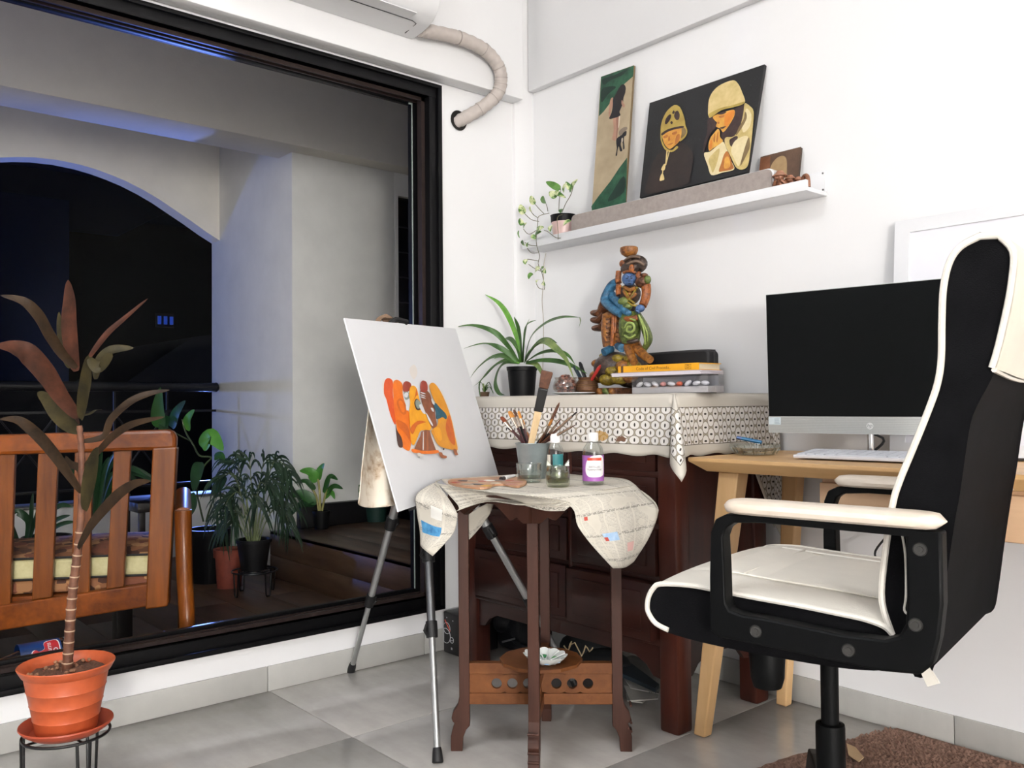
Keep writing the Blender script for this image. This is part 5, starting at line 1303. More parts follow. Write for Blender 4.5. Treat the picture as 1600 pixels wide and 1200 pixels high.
q = MB(); Tb(q, [(980, 534, -.02), (983, 546, -.03), (987, 558, -.04), (991, 566, -.055)], lambda t: u1*(6.5-2*t)); Tb(q, [(991, 534, -.01), (997, 545, -.02), (1006, 555, -.03), (1016, 562, -.045)], lambda t: u1*(6.5-2*t)); q.build('bare_leg', SR, st)
q = MB(); Tb(q, [(974, 531, -.035), (985, 534, -.045), (997, 531, -.03)], 2.6); q.build('hem', SD, st)
q = MB(); Tb(q, [(994, 484, -.02), (1002, 500, -.015), (1010, 518, -.008), (1013, 533, -.004), (1006, 546, -.004)], lambda t: u1*(4+5.5*math.sin(min(1, t*1.1)*2.6)), .45); q.build('green_shawl', SG, st)
q = MB(); Tb(q, [(998, 492, -.045), (1006, 515, -.045), (1008, 538, -.03)], 1.1); Tb(q, [(1002, 498, -.04), (1011, 520, -.035), (1011, 534, -.02)], .9); q.build('shawl_fold', mat('statue_green_light', '7f9148'), st)
q = MB(); E_(q, 984, 460, 14, 17, -.0, 12); E_(q, 981, 484, 12, 10, -.005, 11); q.build('torso', SD, st)
q = MB(); E_(q, 984, 460, 4.5, 5, -.024, 4); Tb(q, [(976, 449, -.03), (984, 453, -.036), (993, 450, -.03)], 2.2); Tb(q, [(975, 455, -.032), (984, 466, -.04), (994, 458, -.032)], 2); q.build('necklace', SR, st)
for pts in ([(973, 448, -.02), (979, 458, -.036), (984, 468, -.042), (992, 474, -.036)], [(995, 449, -.02), (990, 458, -.036), (984, 466, -.042), (976, 470, -.034)], [(971, 457, -.016), (977, 468, -.034), (986, 476, -.042), (997, 478, -.03)]):
    q = MB(); Tb(q, pts, 1.3); q.build('bead_strand', SY, st)
q = MB(); E_(q, 975, 472, 8.5, 8, -.035, 6); E_(q, 980, 479, 7, 6, -.04, 5); q.build('leaf_bundle', SG, st)
q = MB(); Tb(q, [(965, 442, .0), (956, 447, -.005), (948, 460, -.01), (945, 470, -.02), (952, 478, -.035), (962, 486, -.05), (971, 491, -.055)], lambda t: u1*(6.2-1.6*t)); q.build('arm', SB, st)
q = MB(); Tb(q, [(956, 462, -.0), (963, 470, -.02), (972, 480, -.04), (980, 489, -.05)], lambda t: u1*(6.0-2*t)); E_(q, 981, 489, 5, 4.5, -.052, 4); q.build('arm', SB, st)
q = MB(); Tb(q, [(1009, 446, -.0), (1010, 456, -.004), (1008, 468, -.01), (1004, 478, -.025)], lambda t: u1*(6.0-1.4*t)); q.build('sleeve', SO, st)
q = MB(); E_(q, 1000, 482, 6, 6, -.035, 5); Tb(q, [(1000, 482, -.035), (995, 488, -.045)], 3); q.build('hand', SBF, st)
q = MB(); E_(q, 1004, 441, 9.5, 9, -.005, 8); E_(q, 1006, 430, 5, 3.4, -.006, 4.5); E_(q, 1000, 434, 5, 5, -.01, 4); q.build('shoulder_pot', SBR, st)
q = MB(); E_(q, 1012, 437, 4, 6.5, -.012, 4); q.build('pot_leaf', SG, st)
# head with face
q = MB(); E_(q, 983, 436, 9, 10.5, -.018, 8.5); E_(q, 983, 442, 6, 5, -.022, 6); q.ell(sp(983.5, 438, -.0425), (1.5*u1, 1.8*u1, 3.4*uz)); Tb(q, [(983, 448, -.012), (984, 454, -.008)], 5); q.build('head', SBF, st)
q = MB(); E_(q, 979.8, 434.8, 2.0, .9, -.0385, 1.2); E_(q, 987, 434.8, 2.0, .9, -.0405, 1.2); E_(q, 983.5, 443, 2.6, .8, -.0415, 1.2); Tb(q, [(977, 432, -.034), (980, 431, -.038), (982, 432.4, -.041)], .5); Tb(q, [(985, 432.4, -.042), (987.5, 431, -.041), (990, 432, -.037)], .5); q.build('facial_feature', mat('statue_line_dark', '18243c', .4), st)
q = MB(); E_(q, 991, 414, 18.5, 15.5, .012, 10); E_(q, 985, 419, 13, 10, -.004, 10); q.build('headdress', SD, st)
q = MB(); Tb(q, [(973, 420, -.012), (982, 412, -.025), (995, 408, -.018), (1006, 414, -.0)], 1.8); Tb(q, [(975, 408, -.01), (986, 401, -.018), (1000, 402, -.01)], 1.6); q.build('headdress_fold', mat('statue_dark_light', '5f4c40', .5, c2='75604f', scale=60), st)
for dat in (('E', (987, 419, 3.4, 6, -.03, 3)), ('E', (973, 412, 4.4, 6, -.008, 4)), ('T', [(967, 424, -.006), (966, 436, -.01), (967, 442, -.012)], 3.6), ('T', [(967, 446, -.02), (966, 455, -.028), (967, 461, -.03)], 3.4), ('E', (998, 430, 3.5, 6, -.012, 3.5)), ('T', [(974, 426, -.026), (983, 423.5, -.033), (993, 426, -.024)], 1.5)):
    q = MB()
    if dat[0] == 'E': E_(q, *dat[1])
    else: Tb(q, dat[1], dat[2])
    q.build('ornament', SO, st)
q = MB(); q.lathe(sp(983, 401), [(0, 0), (5*u1, 0), (9*u1, 4*uz), (10.6*u1, 9*uz), (10.2*u1, 14*uz), (8.8*u1, 15*uz), (8.2*u1, 12*uz), (0, 11*uz)], 18); q.build('crown_cup', SR, st)

# books and papers
ZB = ZK
bx0, bx1 = sp(987, 612).x, 0
# clear acrylic case with little objects
yF, yB = 1.955, 2.03
xA, xB_ = ony(987, 605, yF).x, ony(1106, 605, yF).x
zc0, zc1 = ZB, ony(1050, 586, yF).z
cs = thing('acrylic_case', ((xA+xB_)/2, 2.02, ZB), 'clear plastic case of small white and orange pieces under books', 'case')
ACR = clear('acrylic', (.97, .97, .98), .14)
m = MB(); m.box((xA, yF, zc0), (xB_, yB, zc1), .0015); m.build('shell', ACR, cs)
m = MB(); m.box((xA+.001, yF+.001, zc0+.002), (xB_-.001, yB-.001, zc0+.019)); m.build('tray', mat('grey_tray', 'b2b0b1', .4), cs, smooth=False)
m = MB(); m.box((xA+.001, yF+.03, zc0+.019), (xB_-.001, yB-.001, zc0+.0215)); m.box((xA+.001, yF+.05, zc0+.02), (xB_-.001, yF+.052, zc1-.003)); m.build('divider', mat('dark_grey_divider', '8a8a8e', .4), cs, smooth=False)
cols_ = ['d6d6d8', 'd2d2d6', 'dcdce0', 'c98a84', 'd8d8da', 'd05a36', 'cfcfd4', 'd6d6da', 'c4c4ca']
for i, c_ in enumerate(cols_):
    xx = xA+(xB_-xA)*(i+.55)/9.3; q = MB(); ang = (-.5, .3, .5, 0, .15, 0, -.6, -.2, .1)[i]
    q.ell((xx, yF+.018, zc0+.028), (.0135 if i not in (3, 5) else .010, .008, .0065), M=Matrix.Rotation(ang, 4, 'Y'), nu=10, nv=7); q.build('small_piece', mat('piece_'+c_, c_, .35), cs)
# magazine
zm = zc1+.0006
mg = thing('magazine', ((xA+xB_)/2, 2.0, zm), 'thin lilac-edged magazine lying between yellow book and clear case', 'magazine')
A4 = [ony(952, 590, 1.925).x, ony(1097, 585, 1.955).x]
m = MB()
for i in range(4):
    z = zm+.0024*i; dx = .003*math.sin(i*2.3); m.prism([Vector((A4[0]+dx, 1.935, z)), Vector((A4[1]+dx, 1.95, z)), Vector((A4[1]+dx, 2.05, z)), Vector((A4[0]+dx, 2.04, z))], (0, 0, .0021))
m.build('pages', mat('magazine_pages', 'd9d2da', .6, var=.03, scale=60), mg, smooth=False)
m = MB(); z = zm+.0097; m.prism([Vector((A4[0]-.002, 1.933, z)), Vector((A4[1], 1.949, z)), Vector((A4[1], 2.05, z)), Vector((A4[0], 2.04, z))], (0, 0, .0012)); m.build('cover', mat('magazine_cover_lilac', 'a79fae', .5), mg, smooth=False)
zy = zm+.0112
yb = thing('law_book', (0, 2.0, zy), 'thick yellow hardback law book lying on the magazine', 'book')
yF2 = 1.958; xa, xb = ony(966, 576, yF2).x, ony(1091, 575, yF2).x; zt = ony(1030, 569.5, yF2).z
zt = max(zt, zy+.020)
YEL = mat('book_yellow', 'e3a41f', .4, var=.05, scale=30)
m = MB(); m.box((xa+.003, yF2+.003, zy+.002), (xb-.002, yF2+.100, zt-.002)); m.build('pages', mat('book_pages', 'd2c3a4', .8, c2='e0d4ba', scale=300, stretch=(1, 1, 40)), yb, smooth=False)
m = MB(); m.box((xa, yF2, zy), (xb+.002, yF2+.103, zy+.002)); m.box((xa, yF2, zt-.002), (xb+.002, yF2+.103, zt)); m.box((xa, yF2-.001, zy), (xb+.002, yF2+.002, zt)); cvr = m.build('cover', YEL, yb, smooth=False)
m = MB(); m.box((xa+.012, yF2-.0013, zy), (xa+.021, yF2-.0008, zt)); m.build('spine_band', mat('book_band_brown', '5a3a1c', .5), cvr, smooth=False)
INK = mat('book_ink', '6a3a14', .5)
m = MB(); put_text(m, 'Code of Civil Procedu..', .0125, ((xa+xb)/2-.012, yF2-.0014, (zy+zt)/2), (1, 0, 0), (0, 0, 1), sx=1.08); m.build('spine_title', INK, cvr, smooth=False)
m = MB(); put_text(m, 'D', .012, (xb-.034, yF2-.0014, (zy+zt)/2), (1, 0, 0), (0, 0, 1), sx=1.2); m.tube([(xb-.044, yF2-.0013, zy+.004), (xb-.024, yF2-.0013, zy+.004), (xb-.023, yF2-.0013, zt-.004), (xb-.044, yF2-.0013, zt-.004), (xb-.044, yF2-.0013, zy+.004)], .0006, 4); m.build('spine_emblem', INK, cvr, smooth=False)
# black case behind the books
kx0, kx1 = ony(1000, 570, 2.24).x, ony(1107, 560, 2.24).x; kz = ony(1080, 547.5, 2.24).z
bcs = thing('black_case', ((kx0+kx1)/2, 2.26, ZB), 'black rounded case standing behind the books against the wall', 'case')
m = MB(); m.prism(rrect(kx0, kx1, ZB, kz, .018, 2.24), (0, .055, 0)); m.build('shell', mat('black_fabric_case', '141417', .55), bcs, bevel=.006, auto=50)
m = MB(); m.tube([(kx0, 2.268, kz+.0004), (kx1-.02, 2.268, kz+.0004), (kx1+.0004, 2.268, kz-.02), (kx1+.0004, 2.268, ZB+.02)], .002, 6, smooth=3); m.build('zip', mat('zip_dark', '2a2a2e', .4), bcs)
# white plate, jar of pebbles, brass pot with tools
jc = Vector((ony(884, 607, 2.03).x, 2.03, ZB))
pcx = Vector((ony(893, 609, 2.04).x, 2.05, ZB))
pl_ = thing('white_plate', pcx, 'flat white plate under the glass jar of copper pebbles', 'plate')
m = MB(); m.lathe(pcx, [(0, .001), (.04, .001), (.072, .008), (.071, .010), (.04, .004), (0, .004)], 40); m.build('plate', mat('plate_white', 'e4e8e8', .2), pl_)
jz = ZB+.0045; jc = Vector((ony(884, 600, 2.035).x, 2.035, jz))
jr = thing('pebble_jar', jc, 'round glass jar heaped with copper-brown pebbles on white plate', 'jar')
m = MB(); m.lathe(jc, [(0, .0008), (.028, .0008), (.042, .016), (.0435, .028), (.037, .044), (.034, .048), (.037, .054), (.0375, .056), (.034, .054), (.031, .047), (.0405, .028), (.039, .017), (.026, .003), (0, .003)], 32); m.build('glass_bowl', clear('jar_glass', (.93, .90, .88), .2), jr)
rp = random.Random(5); PEB = [mat('pebble_copper', '7a4638', .3, .2, c2='9a6250', scale=50), mat('pebble_dark', '4a2e28', .35, c2='63423a', scale=50), mat('pebble_pale', 'a3776a', .3, c2='bb9184', scale=50)]
n_ = 0
for lay, (zz, R, cnt) in enumerate(((.010, .022, 9), (.020, .030, 13), (.031, .031, 13), (.042, .025, 11), (.052, .022, 9), (.060, .010, 4))):
    for i in range(cnt):
        a = 2*math.pi*(i+.5*(lay % 2))/cnt+rp.uniform(-.2, .2); R2 = R*rp.uniform(.75, 1); q = MB()
        q.ell(jc+Vector((math.cos(a)*R2, math.sin(a)*R2, zz)), (rp.uniform(.006, .009), rp.uniform(.005, .008), rp.uniform(.004, .006)), M=Matrix.Rotation(rp.uniform(0, 3), 4, 'X'), nu=8, nv=6); q.build('pebble', PEB[n_ % 3], jr); n_ += 1
bp = Vector((ony(917, 604, 2.09).x, 2.09, ZB))
bpt = thing('brass_pot', bp, 'dark engraved brass pot holding tools beside the pebble jar', 'pot')
m = MB(); m.lathe(bp, [(0, .001), (.030, .001), (.040, .018), (.036, .040), (.028, .052), (.031, .060), (.028, .060), (.025, .052), (.030, .040), (.03, .01), (0, .008)], 28); m.build('body', mat('dark_brass', '4e3524', .35, .5, c2='6d4a30', scale=40, bump=.3), bpt)
m = MB()
for z in (.030, .036, .049): m.tube([bp+Vector((math.cos(a)*(.0385 if z < .035 else .0375 if z < .04 else .0305), math.sin(a)*(.0385 if z < .035 else .0375 if z < .04 else .0305), z)) for a in [2*math.pi*i/28 for i in range(29)]], .0009, 5)
o_ = m.build('engraved_ring', mat('brass_line', '8a6a44', .3, .6), bpt); o_['kind'] = 'stuff'
def tool(p0, p1, r, m_, nm, lab, cat_, flat=1.0, dark=None):
    t = thing(nm, p0, lab, cat_, 'tools in the brass pot'); d = p1-p0
    m = MB(); m.tube([p0, p0+d*.5, p0+d*.9, p1], lambda s_: r*(1 if s_ < .8 else .55), 10, flat=flat); m.build('handle', m_, t)
    m = MB(); m.tube([p0+d*-.12, p0], r*.5, 8); m.build('shank', mat('tool_steel', '4a4a4e', .3, .8), t)
bz_ = bp.z+.03
tool(Vector((bp.x+.004, bp.y, bz_)), ony(938, 571, 2.075), .0055, mat('red_handle', 'a92a24', .3), 'screwdriver', 'tool with bright red handle leaning from the brass pot', 'tool')
tool(Vector((bp.x, bp.y+.004, bz_)), ony(906, 566, 2.11), .0075, mat('black_handle', '17171b', .4), 'knife', 'black-handled tool standing upright in the brass pot', 'tool', .6)
tool(Vector((bp.x-.008, bp.y, bz_)), ony(897, 572, 2.105), .008, mat('slate_handle', '23303a', .4), 'cutter', 'slate-grey tool with flat handle at left in brass pot', 'tool', .5)
# spider plant in a black pot
SPP = Vector((ony(816, 614, 2.13).x, 2.13, ZB)); k1 = (ony(817, 600, 2.13)-ony(816, 600, 2.13)).length
sp_ = thing('spider_plant', SPP, 'spider plant with arching leaves in square-shouldered black pot on chest', 'potted plant')
m = MB(); m.lathe(SPP, [(0, 0), (.045, 0), (.054, .095), (.0565, .096), (.0575, .110), (.054, .110), (.051, .098), (0, .096)], 28); m.build('pot', mat('black_pot_plastic', '17171a', .45), sp_)
m = MB(); m.lathe(SPP+Vector((0, 0, .097)), [(0, .002), (.025, .001), (.051, 0)], 18); m.build('soil', mat('dark_soil', '2c211a', .95, var=.4, scale=120), sp_)
SPG = mat('spider_leaf_green', '2f4f25', .4, c2='4c7236', scale=24); SPG2 = mat('spider_leaf_bright', '4f8a2c', .4, c2='74a946', scale=24); SPP2 = mat('spider_leaf_pale', '8a9a5c', .45, c2='4f6a38', scale=30)
def CX(l): return [(700+a/5.3333, 450+b/5.3333) for a, b in l]
SPL = [([(610, 620), (590, 450), (520, 260), (430, 130), (310, 55)], 7, -.02, SPG2), ([(620, 620), (610, 450), (590, 330), (550, 240)], 7.5, .0, SPG), ([(625, 620), (640, 430), (660, 310), (735, 268)], 6, .02, SPG), ([(630, 620), (635, 480), (655, 330), (680, 255)], 5, .03, SPP2),
       ([(600, 620), (520, 500), (390, 370), (200, 312), (15, 338)], 6, -.16, SPG), ([(590, 620), (500, 540), (380, 480), (270, 468), (130, 505)], 6, -.14, SPG), ([(590, 620), (480, 570), (370, 580), (260, 660), (185, 750)], 7, -.10, SPG), ([(590, 625), (470, 610), (360, 680), (280, 770), (215, 820)], 7, -.11, SPG), ([(590, 625), (500, 600), (410, 640), (330, 720), (265, 800), (275, 940)], 6.5, -.12, SPG),
       ([(600, 625), (500, 620), (430, 680), (400, 800), (430, 880), (470, 890)], 7.5, -.075, SPG), ([(640, 620), (690, 420), (810, 300), (950, 245), (1100, 245)], 5.5, -.05, SPG), ([(1098, 245), (1106, 280), (1090, 330)], 1.6, -.05, SPP2), ([(640, 620), (680, 540), (760, 450), (840, 430), (910, 460)], 6.5, -.03, SPG), ([(645, 620), (720, 500), (810, 445), (900, 500), (990, 600), (1050, 760)], 7.5, -.09, SPP2),
       ([(650, 620), (760, 550), (890, 525), (1000, 560), (1060, 640)], 5, .02, SPG), ([(650, 625), (780, 605), (930, 615), (1060, 660), (1160, 715)], 5.5, -.03, SPG), ([(605, 620), (580, 500), (530, 430), (480, 425), (450, 460)], 5, .03, SPG), ([(655, 628), (740, 640), (790, 720), (800, 800)], 5, .0, SPP2), ([(600, 622), (540, 590), (450, 570), (380, 590)], 6, -.02, SPG2), ([(615, 620), (600, 540), (560, 470)], 6, -.03, SPG2), ([(640, 622), (660, 560), (700, 500)], 6, -.03, SPG2)]
def blade(pts, w, dy, m_, parent, y0, kpx, up=None, shape=None, name='leaf', nseg=5):
    q = MB(); n_ = len(pts); P_ = [ony(x, y, y0+dy*(i/(n_-1))**1.2) for i, (x, y) in enumerate(pts)]
    q.leaf(P_, w*kpx, up=up or (-.3, -.8, .6), fold=.3, tip=.05, smooth=nseg, shape=shape or (lambda t: (.55+.45*min(1, t*3))*(1-max(0, (t-.45)/.55)**1.6))); return q.build(name, m_, parent, auto=60)
for pts, w, dy, m_ in SPL: blade(CX(pts), w, dy, m_, sp_, 2.125, k1)
# small plantlet behind the canvas
PLC = Vector((ony(757, 616, 2.10).x, 2.10, ZB))
pz = thing('plantlet', PLC, 'small spider plantlet tucked behind the canvas beside black pot', 'plant')
m = MB(); m.lathe(PLC, [(0, 0), (.016, 0), (.02, .02), (.018, .02), (0, .016)], 16); m.build('pot', mat('clay_small', '5c4632', .7), pz)
for i in range(12):
    a = -2.9+i*.55; ln_ = .05+.018*math.sin(i*1.7); q = MB(); b0 = PLC+Vector((0, 0, .016)); e = Vector((math.cos(a)*ln_, math.sin(a)*ln_*.6, 0))
    q.leaf([b0, b0+e*.5+Vector((0, 0, .032+.01*math.sin(i))), b0+e+Vector((0, 0, .012+.02*math.cos(i*2)))], .007, fold=.3); q.build('leaf', SPG if i % 3 else SPP2, pz)

# ================================================================ OFFICE CHAIR
ang = math.radians(-169.165)
CH = Matrix.Translation((-.977, 1.534, 0)) @ Matrix(((math.cos(ang), -math.sin(ang), 0, 0), (math.sin(ang), math.cos(ang), 0, 0), (0, 0, 1, 0), (0, 0, 0, 1)))
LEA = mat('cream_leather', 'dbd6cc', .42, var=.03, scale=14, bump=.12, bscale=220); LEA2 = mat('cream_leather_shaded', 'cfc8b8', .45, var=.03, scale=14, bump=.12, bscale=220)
FAB = mat('black_seat_fabric', '0a0a0c', .8, scale=16, bump=.25, bscale=500, c2='111113', spec=.06); PLA = mat('black_moulded_plastic', '060708', .5, var=.15, scale=20, bump=.05, bscale=300, spec=.12)
oc_ = thing('office_chair', CH @ Vector((-.1, 0, 0)), 'high-backed cream and black office chair with padded arms at desk', 'chair')
def c3(f, l, z): return Vector((f, l, z))
front = [(-.286, .535), (-.272, .583), (-.276, .643), (-.290, .734), (-.302, .775), (-.322, .825), (-.345, .884), (-.358, .923), (-.364, .961), (-.366, 1.02), (-.369, 1.068), (-.378, 1.106), (-.394, 1.128), (-.42, 1.140)]
rear = [(-.441, 1.136), (-.459, 1.111), (-.457, 1.069), (-.447, 1.014), (-.429, .943), (-.404, .89), (-.393, .854), (-.379, .76), (-.371, .716), (-.357, .623), (-.345, .535), (-.336, .488), (-.318, .476)]
Fs = [Vector((a, 0, b)) for a, b in front]; Rs = [Vector((a, 0, b)) for a, b in rear]
Fc = catmull(Fs, 4); Rc = catmull(Rs, 4)
prof = Fc+Rc
bw = .25
def inset(P_, d, c_=Vector((-.36, 0, .8))):
    out = []; n_ = len(P_)
    for i in range(n_):
        t = (P_[(i+1) % n_]-P_[i-1]).normalized(); nn = Vector((t.z, 0, -t.x)); out.append(P_[i]+nn*d)
    return out
# core with softly crowned sides
m = MB(CH); n_ = len(prof)
secs = [(-bw, .004), (-bw+.012, 0), (0, -.0), (bw-.012, 0), (bw, .004)]
vs = []
for l, ins in secs:
    for p in inset(prof, ins): vs.append(Vector((p.x, l, p.z)))
fs = []
for k_ in range(len(secs)-1):
    for i in range(n_): fs.append((k_*n_+i, k_*n_+(i+1) % n_, (k_+1)*n_+(i+1) % n_, (k_+1)*n_+i))
m.add(vs, fs); m.add(vs[:n_], [tuple(range(n_))]); m.add(vs[-n_:], [tuple(range(n_))[::-1]])
back = m.build('backrest', FAB, oc_, auto=50)
# cream front cushion wrapping over the top
m = MB(CH); W = bw+.004
def fr_pt(u, v):
    l = (u*2-1)*W; i = v*(len(Fc)-1); a = Fc[int(i)]; b = Fc[min(int(i)+1, len(Fc)-1)]; p = a.lerp(b, i-int(i))
    a2 = Fc[max(int(i)-1, 0)]; t = (b-a2).normalized(); nn = Vector((-t.z, 0, t.x)); nn = -nn if nn.x < 0 and v < .9 else nn
    e = 1-abs(u*2-1)**8
    chan = .003*abs(math.sin(math.pi*u*5)) if .15 < u < .85 else 0
    return Vector((p.x, l, p.z))+Vector((1 if v < .85 else .6, 0, .0 if v < .85 else .8))*(.004+.016*e+chan*e)
m.grid(fr_pt, 40, 60)
m.build('front_cushion', LEA, back, auto=60)
m = MB(CH)
ov = [p for p in Fc[-12:]]+[p for p in Rc[:12]]
top_in = [Vector((p.x, 0, p.z)) for p in ov]
m.grid(lambda u, v: (lambda p: Vector((p.x, (u*2-1)*W, p.z+.003+.008*(1-abs(2*u-1)**8))))(top_in[int(round(v*(len(top_in)-1)))]), 30, len(top_in)-1); m.build('top_roll', LEA, back, auto=60)
# headrest flap at the rear
m = MB(CH); fl = [p for p in Rc if p.z > .94]
def flap(u, v):
    i = v*(len(fl)-1); a = fl[int(i)]; b = fl[min(int(i)+1, len(fl)-1)]; p = a.lerp(b, i-int(i)); l = (u*2-1)*W
    return Vector((p.x-.005-.006*(1-abs(2*u-1)**6), l, p.z-(.012*math.sin(math.pi*u) if v > .97 else 0)))
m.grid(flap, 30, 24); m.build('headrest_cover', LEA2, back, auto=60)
# piping round both sides of the back, and its bottom seam
for s_ in (-1, 1):
    m = MB(CH); pts = [Vector((p.x+.003, s_*(bw+.002), p.z)) for p in Fc]+[Vector((p.x, s_*(bw+.002), p.z+.002)) for p in Rc if p.z > .94]
    m.tube(pts, .0052, 8); m.build('piping', LEA, back)
m = MB(CH); m.tube([Vector((-.432, (u*2-1)*W, .942-.012*math.sin(math.pi*u))) for u in [i/16 for i in range(17)]], .004, 6); m.build('flap_seam', LEA, back)
m = MB(CH); m.tube([Vector((-.30, bw+.006, .70)), Vector((-.306, bw+.007, .66)), Vector((-.306, bw+.007, .60)), Vector((-.303, bw+.006, .575)), Vector((-.312, bw+.006, .568))], .0018, 6, smooth=4); m.build('loose_thread', LEA, back)
m = MB(CH); m.prism([Vector((-.318, bw-.004, .496)), Vector((-.336, bw-.004, .492)), Vector((-.350, bw-.004, .470)), Vector((-.334, bw-.004, .462))], (0, .010, .002)); m.build('loose_flap', LEA, back, smooth=False)
# seat
sideP = [(.146, .515), (.143, .535), (.134, .552), (.119, .5615), (.061, .5655), (.011, .5625), (-.138, .5545), (-.241, .548), (-.275, .538), (-.29, .515), (-.285, .488), (-.20, .474), (0, .474), (.11, .483), (.137, .497)]
SPc = catmull([Vector((a, 0, b)) for a, b in sideP], 4, closed=True); n_ = len(SPc)
m = MB(CH); vs = []
secs = [(-bw-.004, .006), (-bw+.008, 0), (bw-.008, 0), (bw+.004, .006)]
for l, ins in secs:
    for p in inset(SPc, ins): vs.append(Vector((p.x, l, p.z)))
fs = [(k_*n_+i, k_*n_+(i+1) % n_, (k_+1)*n_+(i+1) % n_, (k_+1)*n_+i) for k_ in range(len(secs)-1) for i in range(n_)]
m.add(vs, fs); m.add(vs[:n_], [tuple(range(n_))]); m.add(vs[-n_:], [tuple(range(n_))[::-1]]); seat = m.build('seat', FAB, oc_, auto=50)
topc = [Vector((a, 0, b)) for a, b in ((.105, .482), (.130, .490), (.144, .505), (.148, .518), (.145, .537), (.135, .554), (.119, .564), (.061, .569), (.011, .567), (-.06, .563), (-.138, .560), (-.20, .556), (-.241, .553), (-.272, .546), (-.286, .534))]
TC = catmull(topc, 4)
def seat_top(u, v):
    i = v*(len(TC)-1); a = TC[int(i)]; b = TC[min(int(i)+1, len(TC)-1)]; p = a.lerp(b, i-int(i)); l = (u*2-1)*(bw+.006)
    e = 1-abs(2*u-1)**3
    z = p.z+(.016*e*min(1, max(0, (v-.3)*5)))-(.003 if abs(abs(2*u-1)-.62) < .03 and v > .45 else 0)-(.003 if abs(v-.62) < .012 and abs(2*u-1) < .62 else 0)
    return Vector((p.x+(.006 if v < .3 else 0)*e, l, z+.0015))
m = MB(CH); m.grid(seat_top, 64, 90); m.build('seat_leather', LEA, seat, auto=60)
for s_ in (-1, 1):
    m = MB(CH); m.tube([Vector((p.x, s_*(bw+.006), p.z)) for p in TC], .0048, 8); m.build('piping', LEA, seat)
m = MB(CH); m.tube([Vector((p.x, bw*.62, p.z+.013)) for p in TC if p.x < .06 and p.z > .53], .0022, 6); m.build('seat_seam', LEA, seat)
m = MB(CH); m.tube([Vector((p.x, -bw*.62, p.z+.013)) for p in TC if p.x < .06 and p.z > .53], .0022, 6); m.build('seat_seam', LEA, seat)
m = MB(CH); m.tube([Vector((.0, (u*2-1)*bw*.62, .5815)) for u in [i/8 for i in range(9)]], .0022, 6); m.build('cross_seam', LEA, seat)
# arms
for s_ in (1, -1):
    l0 = s_*.268; th = s_*.034
    outer = [(-.003, .675), (-.012, .698), (-.032, .708), (-.10, .7095), (-.368, .706), (-.368, .60), (-.362, .55), (-.352, .51), (-.335, .493), (-.28, .488), (-.10, .495), (-.035, .497), (-.012, .497), (.0, .505), (.0, .60)]
    inner = [(-.025, .668), (-.031, .684), (-.046, .694), (-.10, .6975), (-.318, .695), (-.318, .60), (-.316, .565), (-.306, .545), (-.285, .536), (-.22, .534), (-.10, .541), (-.06, .541), (-.035, .546), (-.028, .56), (-.027, .62)]
    if s_ < 0: outer = [(max(a, -.322), b) for a, b in outer]; inner = [(max(a, -.296), b) for a, b in inner]
    def arm_side(l):
        return [Vector((a, l, b)) for a, b in outer], [Vector((a, l, b)) for a, b in inner]
    m = MB(CH); n_ = len(outer); A0, A1 = arm_side(l0); B0, B1 = arm_side(l0+th); vs = A0+A1+B0+B1; fs = []
    for i in range(n_):
        j = (i+1) % n_
        fs += [(i, j, n_+j, n_+i), (2*n_+i, 3*n_+i, 3*n_+j, 2*n_+j), (i, 2*n_+i, 2*n_+j, j), (n_+i, n_+j, 3*n_+j, 3*n_+i)]
    m.add(vs, fs); arm = m.build('arm', PLA, oc_, bevel=.004, auto=40)
    for f_, z_ in ((-.082, .518), (-.232, .512), (-.330, .566), (-.338, .678)):
        q = MB(CH); y_ = l0+th; q.lathe(Vector((f_, y_, z_)), [(.0, .002), (.0045, .002), (.005, .0005), (.0085, .0005), (.0095, .0018), (.0105, .0)], 18, (0, s_, 0)); q.build('bolt', mat('bolt_metal', '4f4e4c', .3, .7), arm)
    m = MB(CH)
    cl_ = [(-.031+.012, .716), (-.03, .719), (-.10, .722), (-.24, .7205), (-.33, .717), (-.366, .715)]
    N = 26; vs = []; K = 14
    for i in range(N+1):
        t = i/N; f_ = -.022-.350*t; zc_ = .7215-.002*t; e = max(.0, 1-abs(2*t-1)**14); wz = .0125*(e**.5)+.001; wl = .034*(max(0, 1-abs(2*t-1)**10)**.5)+.002
        for k_ in range(K):
            a = 2*math.pi*k_/K; vs.append(Vector((f_, l0+th*.5+math.copysign(abs(math.cos(a))**.7, math.cos(a))*wl, zc_+math.copysign(abs(math.sin(a))**.8, math.sin(a))*wz)))
    fs = [(i*K+k_, i*K+(k_+1) % K, (i+1)*K+(k_+1) % K, (i+1)*K+k_) for i in range(N) for k_ in range(K)]+[tuple(range(K)), tuple(N*K+k_ for k_ in range(K))[::-1]]
    m.add(vs, fs); m.build('arm_pad', mat('arm_pad_leather', 'd3c3b1', .42, c2='dbcfc1', scale=9, bump=.12, bscale=200), oc_)
